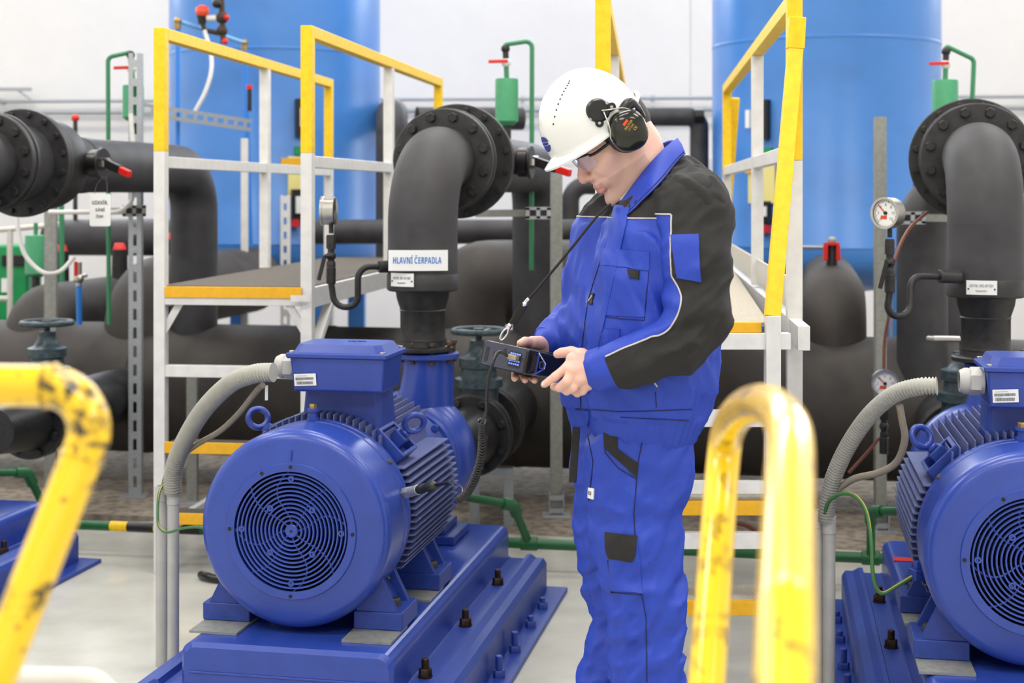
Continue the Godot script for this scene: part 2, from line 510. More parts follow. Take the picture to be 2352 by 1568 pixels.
func make_base(called: String, label: String) -> Node3D:
	var t := thing(called, label, "machine base", Vector3.ZERO, 0.0, "blue pump base frames")
	var L := 1.57
	# hump block with rounded shoulders
	var top := 0.258
	var hw := 0.305
	var sec := PackedVector2Array([Vector2(-hw, 0.04)])
	for i in 7:
		var a := PI - PI / 2 * i / 6
		sec.push_back(Vector2(-hw + 0.035 + cos(a) * 0.035, top - 0.035 + sin(a) * 0.035))
	for i in 7:
		var a := PI / 2 - PI / 2 * i / 6
		sec.push_back(Vector2(hw - 0.035 + cos(a) * 0.035, top - 0.035 + sin(a) * 0.035))
	sec.push_back(Vector2(hw, 0.04))
	var g := G()
	var rows := []
	var ys := [[0.02, 0.985, -0.004], [0.008, 0.995, 0.0], [0.0, 1.0, 0.0]]
	g.ext(sec, Transform3D(Basis.IDENTITY, Vector3(0.02, 0, -L)), L - 0.012)
	# chamfered front lip of the block
	for i in sec.size() - 1:
		var p0 := sec[i]
		var p1 := sec[i + 1]
		var s0 := Vector2(p0.x * 0.965, p0.y - (0.012 if p0.y > 0.1 else 0.0))
		var s1 := Vector2(p1.x * 0.965, p1.y - (0.012 if p1.y > 0.1 else 0.0))
		g.fquad(Vector3(p0.x + 0.02, p0.y, -0.012), Vector3(p1.x + 0.02, p1.y, -0.012), Vector3(s1.x + 0.02, s1.y, 0), Vector3(s0.x + 0.02, s0.y, 0), Vector3(p0.x, 0.1, 0.3))
	var fr := PackedVector2Array()
	for p in sec: fr.push_back(Vector2(p.x * 0.965, p.y - (0.012 if p.y > 0.1 else 0.0)))
	g.ext(fr, Transform3D(Basis.IDENTITY, Vector3(0.02, 0, -0.01)), 0.01)
	g.bar(Vector3(-0.26, 0.178, 0.001), Vector3(0.30, 0.178, 0.001), 0.006, 0.007)
	var blk := part("block", g, M.blue, t)
	for s in [-1.0, 1.0]:
		var r := G()
		var prof := PackedVector2Array([Vector2(0.28, 0.012), Vector2(0.445, 0.012), Vector2(0.445, 0.118), Vector2(0.432, 0.137), Vector2(0.405, 0.137), Vector2(0.385, 0.150), Vector2(0.372, 0.150), Vector2(0.366, 0.132), Vector2(0.310, 0.132), Vector2(0.28, 0.15)])
		var q := PackedVector2Array()
		for p in prof: q.push_back(Vector2(p.x * s, p.y))
		r.ext(q, Transform3D(Basis.IDENTITY, Vector3(0.02, 0, -L - 0.03)), L + 0.03)
		part("side_rail", r, M.blue_cast, t)
		var pl := G().box(Vector3(0.02 + s * 0.40, 0.008, -L / 2 - 0.03), Vector3(0.23, 0.016, L + 0.12), Basis.IDENTITY, 0.002)
		part("floor_plate", pl, M.blue_cast, t)
		for z in [-0.22, -0.72, -1.22]:
			var b := G()
			b.cyl(Vector3(0.02 + s * 0.338, 0.128, z), Vector3(0.02 + s * 0.338, 0.136, z), 0.022)
			b.hexa(Vector3(0.02 + s * 0.338, 0.135, z), Vector3.UP, 0.019, 0.022)
			b.cyl(Vector3(0.02 + s * 0.338, 0.155, z), Vector3(0.02 + s * 0.338, 0.185, z), 0.011, -1.0, 12, 0.002)
			part("anchor_bolt", b, M.bolt_brown, t).set_meta("label", "rusty brown anchor bolt with nut")
		for z in [-0.10, -0.36, -0.60, -0.85, -1.13, -1.36]:
			var b := G()
			var tall: float = 0.045 if z in [-0.60, -0.85] else 0.018
			b.hexa(Vector3(0.02 + s * 0.472, 0.015, z), Vector3.UP, 0.019, 0.024)
			b.cyl(Vector3(0.02 + s * 0.472, 0.038, z), Vector3(0.02 + s * 0.472, 0.038 + tall, z), 0.011, -1.0, 10, 0.002)
			part("floor_bolt", b, M.blue_cast, t)
	for s in [-1.0, 1.0]:
		for z in [-0.17, -0.60]:
			part("shim", G().box(Vector3(0.0 + s * 0.225, 0.262, z), Vector3(0.142, 0.007, 0.172)), M.galv_old, t).set_meta("label", "bare grey metal shim")
	part("pump_pad", G().box(Vector3(0.05, 0.2745, -1.34), Vector3(0.30, 0.031, 0.24), Basis.IDENTITY, 0.004), M.blue_cast, t)
	return t

const AXH := 0.554
func make_motor(called: String, label: String) -> Node3D:
	var t := thing(called, label, "electric motor", Vector3.ZERO, 0.0, "blue electric motors")
	var z0 := -0.10
	var back := Geo.ax(Vector3(0, AXH, z0), Vector3(0, 0, -1))      # lathe axis runs backwards from the fan end
	var R := 0.281
	# fan cover
	var pr := [Vector2(0.172, 0.030), Vector2(0.168, 0.0), Vector2(0.190, -0.001), Vector2(0.1925, 0.005), Vector2(0.205, 0.007)]
	for i in 9:
		var a := -PI / 2 + PI / 2 * i / 8
		pr.append(Vector2(R - 0.036 + cos(a) * 0.036, 0.052 + sin(a) * 0.036))
	pr.append(Vector2(R, 0.176)); pr.append(Vector2(R - 0.009, 0.180)); pr.append(Vector2(R - 0.009, 0.190)); pr.append(Vector2(R - 0.001, 0.194))
	pr.append(Vector2(R - 0.001, 0.221)); pr.append(Vector2(R - 0.010, 0.225)); pr.append(Vector2(R - 0.010, 0.233)); pr.append(Vector2(R - 0.003, 0.238)); pr.append(Vector2(R - 0.003, 0.258)); pr.append(Vector2(R - 0.02, 0.262)); pr.append(Vector2(0.2, 0.262))
	var rp := []
	for p in pr: rp.append(p)
	# the profile is ordered from the front backwards, outside on the right-hand side
	var cover := G().lathe(rp, back, 72)
	cover.bar(Vector3(0, AXH + 0.197, z0 - 0.003), Vector3(0, AXH + 0.228, z0 - 0.006), 0.003, 0.004)
	var cv := part("fan_cover", cover, M.blue, t)
	for d in [[0.181, 0.0], [0.181, 90.0], [0.181, 180.0], [0.181, 270.0], [0.181, 118.0]]:
		var a := deg_to_rad(d[1])
		var c := Vector3(cos(a) * d[0], AXH + sin(a) * d[0], z0 + 0.002)
		part("screw", G().cyl(c, c + Vector3(0, 0, -0.006), 0.0055, -1.0, 10), M.dark, cv)
	for d in [[36.0, -0.208], [-38.0, -0.208], [142.0, -0.208]]:
		var a := deg_to_rad(d[0])
		var dir := Vector3(cos(a), sin(a), 0)
		part("cover_screw", G().hexa(Vector3(0, AXH, z0 + d[1]) + dir * (R - 0.002), dir, 0.0075, 0.009), M.bolt, cv)
	# grille
	var gu := part("fan_guard", G().cyl(Vector3(0, AXH, z0 - 0.014), Vector3(0, AXH, z0 - 0.004), 0.019, -1.0, 24, 0.002), M.blue, t)
	part("hub_hole", G().cyl(Vector3(0, AXH, z0 - 0.006), Vector3(0, AXH, z0 - 0.0035), 0.004, -1.0, 12), M.dark, gu)
	for i in 12:
		var r := 0.0305 + i * 0.0118
		var ring := G().lathe([Vector2(r - 0.0028, -0.004), Vector2(r + 0.0016, -0.005), Vector2(r + 0.0028, 0.0), Vector2(r + 0.0016, 0.006), Vector2(r - 0.0028, 0.006), Vector2(r - 0.0028, -0.004)], Transform3D(back.basis, Vector3(0, AXH, z0 - 0.009)), 56)
		part("grille_ring", ring, M.blue, gu)
	for i in 8:
		var a := TAU * i / 8 + 0.02
		var path := []
		for k in 9:
			var f := k / 8.0
			var r := 0.018 + f * 0.153
			var q := a + 0.42 * sin(f * PI) * (1.0 if i % 2 == 0 else 0.45)
			path.append(Vector3(cos(q) * r, AXH + sin(q) * r, z0 - 0.014))
		part("grille_spoke", G().tube(path, 0.0032, 6), M.blue, gu)
	for i in 8:
		var a := TAU * i / 8 + PI / 2
		var r := 0.147 if i % 2 == 0 else 0.088
		var c := Vector3(cos(a) * r, AXH + sin(a) * r, z0 - 0.012)
		var bs := G().lathe([Vector2(0.0042, 0.010), Vector2(0.0042, 0.0), Vector2(0.009, 0.0), Vector2(0.009, 0.010)], Geo.ax(c + Vector3(0, 0, 0.009), Vector3(0, 0, -1)), 14)
		part("grille_boss", bs, M.blue, gu)
	# fan behind the grille
	var fan := part("fan", G().cyl(Vector3(0, AXH, z0 - 0.17), Vector3(0, AXH, z0 - 0.06), 0.05, 0.035, 24), M.dark, t)
	part("fan_plate", G().cyl(Vector3(0, AXH, z0 - 0.178), Vector3(0, AXH, z0 - 0.170), 0.215, -1.0, 40), M.dark, fan)
	for i in 9:
		var a := TAU * i / 9
		var d := Vector3(cos(a), sin(a), 0)
		part("fan_blade", G().bar(Vector3(0, AXH, z0 - 0.115) + d * 0.03, Vector3(0, AXH, z0 - 0.115) + d * 0.20, 0.09, 0.006, d.cross(Vector3.BACK)), M.dark, fan)
	# finned body
	var body := part("housing", G().lathe([Vector2(0.0, 0.22), Vector2(0.228, 0.22), Vector2(0.232, 0.25), Vector2(0.232, 0.80), Vector2(0.20, 0.83), Vector2(0.0, 0.83)], back, 48), M.blue_cast, t)
	var RT := 0.293
	var zf := z0 - 0.262
	var zb := z0 - 0.80
	for i in 21:
		var x := -0.20 + i * 0.02
		if absf(x) > 0.198: continue
		for sy in [1.0, -1.0]:
			if sy > 0 and absf(x - 0.03) < 0.0: continue
			var y1 := sqrt(RT * RT - x * x)
			var y0 := sqrt(0.225 * 0.225 - x * x)
			if sy < 0.0 and absf(x) > 0.17: continue
			var q := PackedVector2Array([Vector2(x - 0.0035, y0), Vector2(x + 0.0035, y0), Vector2(x + 0.0019, y1), Vector2(x - 0.0019, y1)])
			var pts := PackedVector2Array()
			for p in q: pts.push_back(Vector2(p.x, AXH + p.y * sy))
			part("cooling_fin", G().ext(pts, Transform3D(Basis.IDENTITY, Vector3(0, 0, zb)), zf - zb), M.fin, body)
	for i in 17:
		var y := -0.155 + i * 0.0195
		if y > 0.145: continue
		for sx in [1.0, -1.0]:
			var x1 := sqrt(RT * RT - y * y)
			var x0 := sqrt(0.222 * 0.222 - y * y)
			var pts := PackedVector2Array([Vector2(sx * x0, AXH + y - 0.0035), Vector2(sx * x0, AXH + y + 0.0035), Vector2(sx * x1, AXH + y + 0.0019), Vector2(sx * x1, AXH + y - 0.0019)])
			part("cooling_fin", G().ext(pts, Transform3D(Basis.IDENTITY, Vector3(0, 0, zb)), zf - zb), M.fin, body)
	# lifting pads and eyebolts at the shoulders
	for s in [1.0, -1.0]:
		var pad := G()
		var bx := Basis(Vector3(s * 0.707, 0.707, 0), Vector3(-s * 0.707, 0.707, 0), Vector3(0, 0, 1))
		var c := Vector3(s * 0.186, AXH + 0.186, z0 - 0.37)
		for zz in [-0.075, 0.075, 0.0]:
			if zz == 0.0: continue
			pad.box(c + Vector3(0, 0, zz) + bx.x * 0.0, Vector3(0.066, 0.105, 0.014), bx, 0.002)
		for yy in [-0.05, 0.05]:
			pad.box(c + bx.y * yy, Vector3(0.066, 0.012, 0.16), bx, 0.002)
		pad.box(c - bx.x * 0.012, Vector3(0.03, 0.10, 0.15), bx, 0.002)
		pad.box(c + bx.x * 0.02 + Vector3(0, 0, -0.03), Vector3(0.05, 0.05, 0.05), bx, 0.006)
		part("lifting_pad", pad, M.blue_cast, t)
		var e0 := c + bx.x * 0.045 + Vector3(0, 0, -0.03)
		var eye := G()
		eye.cyl(e0, e0 + bx.x * 0.012, 0.018, -1.0, 16, 0.003)
		var path := []
		for k in 20:
			var a := TAU * k / 20
			path.append(e0 + bx.x * 0.046 + bx.x * (cos(a) * 0.030) + (bx.y * 0.8 + Vector3(0, 0, s * 0.6)).normalized() * (sin(a) * 0.030))
		eye.tube(path, 0.0095, 10, false, true)
		part("eyebolt", eye, M.blue, t)
	# grease nipple at the crown of the cover
	var nip := G()
	var nb := Vector3(-0.006, AXH + 0.276, z0 - 0.207)
	nip.cyl(nb, nb + Vector3(0, 0.014, 0), 0.018, -1.0, 16).cyl(nb + Vector3(0, 0.01, 0), nb + Vector3(0, 0.034, 0), 0.013, -1.0, 16).cyl(nb + Vector3(0, 0.032, 0), nb + Vector3(0, 0.040, 0), 0.0185, -1.0, 16)
	var np := part("grease_nipple", nip, M.blue, t)
	part("nipple_cap", G().hexa(nb + Vector3(0, 0.040, 0), Vector3.UP, 0.011, 0.013), M.brass, np)
	# feet
	for s in [1.0, -1.0]:
		for zc in [-0.27, -0.70]:
			var f := G()
			f.box(Vector3(s * 0.228, 0.291, zc), Vector3(0.145, 0.052, 0.165), Basis.IDENTITY, 0.004)
			var web := PackedVector2Array([Vector2(0.168, 0.30), Vector2(0.288, 0.30), Vector2(0.272, 0.335), Vector2(0.225, 0.43), Vector2(0.14, 0.42)])
			var wq := PackedVector2Array()
			for p in web: wq.push_back(Vector2(p.x * s, p.y))
			for zz in [-0.068, 0.055]:
				f.ext(wq, Transform3D(Basis.IDENTITY, Vector3(0, 0, zc + zz)), 0.022)
			f.fquad(Vector3(s * 0.172, 0.30, zc - 0.07), Vector3(s * 0.172, 0.30, zc + 0.07), Vector3(s * 0.16, 0.425, zc + 0.07), Vector3(s * 0.16, 0.425, zc - 0.07), Vector3(s, 0, 0))
			f.fquad(Vector3(s * 0.262, 0.31, zc - 0.06), Vector3(s * 0.262, 0.31, zc + 0.005), Vector3(s * 0.19, 0.43, zc + 0.005), Vector3(s * 0.19, 0.43, zc - 0.06), Vector3(s, 0.5, 0))
			var ft := part("foot", f, M.blue_cast, t)
			var bz: float = zc + 0.0
			part("foot_bolt", G().cyl(Vector3(s * 0.252, 0.316, bz), Vector3(s * 0.252, 0.321, bz), 0.022).hexa(Vector3(s * 0.252, 0.320, bz), Vector3.UP, 0.0185, 0.017), M.bolt, ft)
	# terminal box
	var bc := Vector3(0.055, 0, z0 - 0.345)
	var neck := G()
	var rows := []
	for q in [[0.765, 0.262, 0.175], [0.83, 0.25, 0.165], [0.915, 0.238, 0.155]]:
		var line := []
		for p in rrect(q[1], q[2], 0.02, 3): line.append(bc + Vector3(p.x - 0.012, q[0], p.y - 0.062))
		rows.append(line)
	neck.grid(rows, true, bc + Vector3(0, 0.84, 0))
	var nk := part("terminal_neck", neck, M.blue_cast, t)
	var bx := G()
	rows = []
	for q in [[0.912, 0.26, 0.17], [0.913, 0.272, 0.185], [0.92, 0.275, 0.188], [1.012, 0.292, 0.205], [1.014, 0.29, 0.20]]:
		var line := []
		for p in rrect(q[1], q[2], 0.008, 3): line.append(bc + Vector3(p.x, q[0], p.y))
		rows.append(line)
	bx.grid(rows, true, bc + Vector3(0, 0.97, 0))
	var cap := PackedVector2Array(rrect(0.26, 0.17, 0.008, 3))
	bx.ext(cap, Transform3D(Basis(Vector3.RIGHT, Vector3(0, 0, -1), Vector3.UP), bc + Vector3(0, 0.911, 0)), 0.003)
	var tb := part("terminal_box", bx, M.blue, t)
	var lid := G().box(bc + Vector3(0, 1.020, 0), Vector3(0.312, 0.017, 0.225), Basis.IDENTITY, 0.005)
	var oct := func(w: float, h: float, c: float) -> PackedVector2Array:
		return PackedVector2Array([Vector2(w - c, -h), Vector2(w, -h + c), Vector2(w, h - c), Vector2(w - c, h), Vector2(-w + c, h), Vector2(-w, h - c), Vector2(-w, -h + c), Vector2(-w + c, -h)])
	var o0: PackedVector2Array = oct.call(0.142, 0.100, 0.022)
	var o1: PackedVector2Array = oct.call(0.128, 0.086, 0.020)
	for i in 8:
		var j := (i + 1) % 8
		lid.fquad(bc + Vector3(o0[i].x, 1.026, o0[i].y), bc + Vector3(o0[j].x, 1.026, o0[j].y), bc + Vector3(o1[j].x, 1.052, o1[j].y), bc + Vector3(o1[i].x, 1.052, o1[i].y), Vector3(o0[i].x + o0[j].x, 0.05, o0[i].y + o0[j].y))
	lid.ext(o1, Transform3D(Basis(Vector3.RIGHT, Vector3(0, 0, -1), Vector3.UP), bc + Vector3(0, 1.046, 0)), 0.006)
	var ld := part("lid", lid, M.blue, t)
	for sx in [-1.0, 1.0]:
		for sz in [-1.0, 1.0]:
			var c := bc + Vector3(sx * 0.140, 1.027, sz * 0.098)
			part("lid_screw", G().cyl(c, c + Vector3(0, 0.007, 0), 0.008, -1.0, 12, 0.001), M.steel, ld)
	# raised lettering strip on the lid, worn and painted over
	var lt := G()
	for i in 7:
		var x := 0.0 + i * 0.0085
		lt.box(bc + Vector3(x, 1.0525, -0.02), Vector3(0.0025, 0.003, 0.016))
		lt.box(bc + Vector3(x + 0.0025, 1.0525, -0.02 + (0.007 if i % 2 == 0 else -0.007)), Vector3(0.005, 0.003, 0.0025))
		if i % 3 == 1: lt.box(bc + Vector3(x + 0.003, 1.0525, -0.02), Vector3(0.004, 0.003, 0.0025))
	part("raised_mark", lt, M.blue, ld)
	# cable gland
	var gx := bc + Vector3(-0.146, 0.978, 0.03)
	var gl := G()
	gl.cyl(gx, gx + Vector3(-0.012, 0, 0), 0.036, -1.0, 20)
	gl.hexa(gx + Vector3(-0.010, 0, 0), Vector3(-1, 0, 0), 0.040, 0.030)
	gl.lathe([Vector2(0.034, 0.038), Vector2(0.037, 0.042), Vector2(0.037, 0.052), Vector2(0.030, 0.066), Vector2(0.026, 0.066)], Geo.ax(gx, Vector3(-1, 0, 0)), 20)
	part("cable_gland", gl, M.conduit, t).set_meta("label", "light grey plastic cable gland")
	# barcode sticker on the front of the box
	var st := Basis(Vector3(0.999, 0.05, 0).normalized(), Vector3(-0.05, 0.999, 0.07).normalized(), Vector3(0, -0.07, 1).normalized()).orthonormalized()
	var sc := bc + Vector3(-0.098, 0.948, 0.1005)
	var sk := part("barcode_sticker", G().box(sc, Vector3(0.068, 0.036, 0.0012), st, 0.0003), M.plate, tb)
	var bars := G()
	var rng := RandomNumberGenerator.new()
	rng.seed = 77
	for row in [[0.0035, 0.0075, -0.029, 0.026], [-0.0095, 0.009, -0.027, 0.024]]:
		var x: float = row[2]
		while x < row[3]:
			var w := rng.randf_range(0.0004, 0.0013)
			bars.box(sc + st * Vector3(x, row[0], 0.0008), Vector3(w, row[1], 0.0004), st)
			x += w + rng.randf_range(0.0005, 0.0012)
	bars.box(sc + st * Vector3(-0.010, 0.0118, 0.0008), Vector3(0.034, 0.0008, 0.0004), st)
	bars.box(sc + st * Vector3(-0.018, -0.0022, 0.0008), Vector3(0.018, 0.0007, 0.0004), st)
	part("barcode_print", bars, M.ink, sk)
	return t

func make_pump(called: String, label: String) -> Node3D:
	var t := thing(called, label, "pump", Vector3.ZERO, 0.0, "blue centrifugal pumps")
	var zc := -1.32
	# lantern between motor and casing
	var back := Geo.ax(Vector3(0, AXH, -0.90), Vector3(0, 0, -1))
	var lan := G().lathe([Vector2(0.0, 0.0), Vector2(0.235, 0.0), Vector2(0.24, 0.01), Vector2(0.235, 0.03), Vector2(0.17, 0.05), Vector2(0.12, 0.16), Vector2(0.13, 0.26), Vector2(0.20, 0.32), Vector2(0.0, 0.34)], back, 40)
	part("lantern", lan, M.blue_cast, t)
	part("coupling_guard", G().lathe([Vector2(0.0, 0.06), Vector2(0.145, 0.06), Vector2(0.15, 0.10), Vector2(0.14, 0.22), Vector2(0.0, 0.22)], back, 24), M.iron, t)
	# volute: a disc that grows towards the outlet
	var vol := G()
	var rows := []
	var SEG := 56
	for i in SEG + 1:
		var a := TAU * i / SEG
		var grow := 0.19 + 0.045 * fposmod(a - PI * 0.5, TAU) / TAU
		grow = 0.228 + 0.016 * sin(a * 0.5)
		var line := []
		for k in 13:
			var q := -PI / 2 + PI * k / 12
			var r := grow - 0.062 + cos(q) * 0.062
			line.append(Vector3(0.025 + cos(a) * r, AXH + sin(a) * r, zc - sin(q) * 0.088))
		rows.append(line)
	vol.grid(rows, false, Vector3(0, AXH, zc))
	part("casing", vol, M.blue, t)
	var cb := Geo.ax(Vector3(0.025, AXH, zc + 0.10), Vector3(0, 0, -1))
	var plate := part("casing_cover", G().lathe([Vector2(0.0, -0.012), Vector2(0.18, -0.012), Vector2(0.185, -0.006), Vector2(0.185, 0.03), Vector2(0.0, 0.04)], cb, 40), M.blue_cast, t)
	for i in 10:
		var a := TAU * i / 10 + 0.2
		part("casing_bolt", G().hexa(Vector3(0.025 + cos(a) * 0.165, AXH + sin(a) * 0.165, zc + 0.111), Vector3(0, 0, 1), 0.014, 0.018), M.blue_cast, plate)
	# outlet neck
	var neck := G()
	rows = []
	for q in [[0.60, 0.03, 0.135, 0.07], [0.70, 0.05, 0.118, 0.085], [0.80, 0.072, 0.095, 0.09], [0.87, 0.08, 0.09, 0.09], [0.915, 0.08, 0.092, 0.092]]:
		var line := []
		for k in 32:
			var a := TAU * k / 32
			line.append(Vector3(q[1] + cos(a) * q[2], q[0], zc + sin(a) * q[3]))
		rows.append(line)
	neck.grid(rows, true, Vector3(0.06, 0.75, zc))
	neck.bar(Vector3(0.165, 0.68, zc), Vector3(0.165, 0.90, zc), 0.016, 0.03)
	var nk := part("outlet_neck", neck, M.blue, t)
	var fl := part("outlet_flange", G().lathe([Vector2(0.06, 0.0), Vector2(0.108, 0.0), Vector2(0.112, 0.004), Vector2(0.112, 0.019), Vector2(0.108, 0.022), Vector2(0.06, 0.022)], Transform3D(Basis.IDENTITY, Vector3(0.08, 0.908, zc)), 44), M.blue_cast, t)
	for i in 8:
		var a := TAU * (i + 0.5) / 8
		var c := Vector3(0.08 + cos(a) * 0.094, 0.895, zc + sin(a) * 0.094)
		part("flange_stud", G().hexa(c, Vector3.UP, 0.012, 0.013).cyl(c, c + Vector3(0, 0.07, 0), 0.0065, -1.0, 8).hexa(c + Vector3(0, 0.064, 0), Vector3.UP, 0.012, 0.013), M.rust, t)
	# inlet at the back
	part("inlet_flange", G().cyl(Vector3(0.02, AXH, zc - 0.07), Vector3(0.03, AXH, zc - 0.16), 0.10).cyl(Vector3(0.03, AXH, zc - 0.15), Vector3(0.03, AXH, zc - 0.175), 0.15, -1.0, 32, 0.003), M.blue_cast, t)
	# pedestal
	var ped := G().box(Vector3(0.05, 0.305, zc - 0.02), Vector3(0.22, 0.03, 0.20), Basis.IDENTITY, 0.004)
	ped.box(Vector3(0.02, 0.35, zc - 0.02), Vector3(0.10, 0.10, 0.10), Basis.IDENTITY, 0.01)
	var pd := part("pedestal", ped, M.blue_cast, t)
	part("pedestal_bolt", G().hexa(Vector3(0.13, 0.318, zc + 0.05), Vector3.UP, 0.016, 0.02), M.bolt, pd)
	return t

func pumps() -> void:
	var yaw := -atan(0.2)
	var org := Vector3(-0.640, 0, -4.0)
	var step2 := Vector3(1.97, 0, 0.35)
	var step0 := Vector3(-1.88, 0, -0.43)
	var b := make_base("pump_base", "blue steel base frame under the motor beside the man")
	b.position = org; b.rotation.y = yaw
	again(b, "pump_base", org + step2, yaw + 0.02, "blue steel base frame with a red tape strip behind its grey conduits")
	again(b, "pump_base", org + step0, yaw, "blue steel base frame behind the chipped yellow handrail")
	var m := make_motor("electric_motor", "blue finned electric motor wired to the handheld instrument")
	m.position = org; m.rotation.y = yaw
	again(m, "electric_motor", org + step2, yaw + 0.02, "blue finned electric motor with green earth wire clipped to its foot")
	var p := make_pump("centrifugal_pump", "blue centrifugal pump below the lettered discharge pipe")
	p.position = org; p.rotation.y = yaw
	again(p, "centrifugal_pump", org + step2, yaw + 0.02, "blue centrifugal pump behind the motor with green earth wire")
	again(p, "centrifugal_pump", org + step0, yaw, "blue centrifugal pump behind the chipped yellow handrail")
	# red tape on the right-hand base
	var tc := P(2085, 1283, 4.965)
	var tp := thing("tape_strip", "short strip of red tape on blue base frame", "tape", Vector3(tc.x, 0.2585, tc.z), yaw)
	part("tape", G().box(Vector3(0, 0.001, 0), Vector3(0.095, 0.0016, 0.05)), M.red, tp)

# one side frame of an access platform: posts, top rail, middle rail
func rail_side(t: Node3D, n: Vector3, f: Vector3, mids: Array, deck: float, top: float, ylen: float, foot: float, near_down: float, far_down: float) -> void:
	var s := 0.046
	var dir := (f - n).normalized()
	var nb := Vector3(n.x, 0, n.z)
	var fb := Vector3(f.x, 0, f.z)
	var up := dir
	# near and far posts: yellow above, white below
	for e in [[nb, near_down], [fb, far_down]]:
		var b: Vector3 = e[0]
		obj("yellow_post", G().bar(b + Vector3(0, ylen, 0), b + Vector3(0, top, 0), s, s, up), M.yellow, t)
		obj("post", G().bar(b + Vector3(0, e[1], 0), b + Vector3(0, ylen, 0), s, s, up), M.white, t)
	obj("top_rail", G().bar(nb + Vector3(0, top - s / 2, 0) + dir * s / 2, fb + Vector3(0, top - s / 2, 0) - dir * s / 2, s, s), M.yellow, t)
	obj("middle_rail", G().bar(nb + Vector3(0, foot, 0) + dir * s / 2, fb + Vector3(0, foot, 0) - dir * s / 2, s * 0.8, s), M.white, t)
	for q in mids:
		var b := nb.lerp(fb, q)
		obj("post", G().bar(b + Vector3(0, deck, 0), b + Vector3(0, top - s, 0), s, s, up), M.white, t)

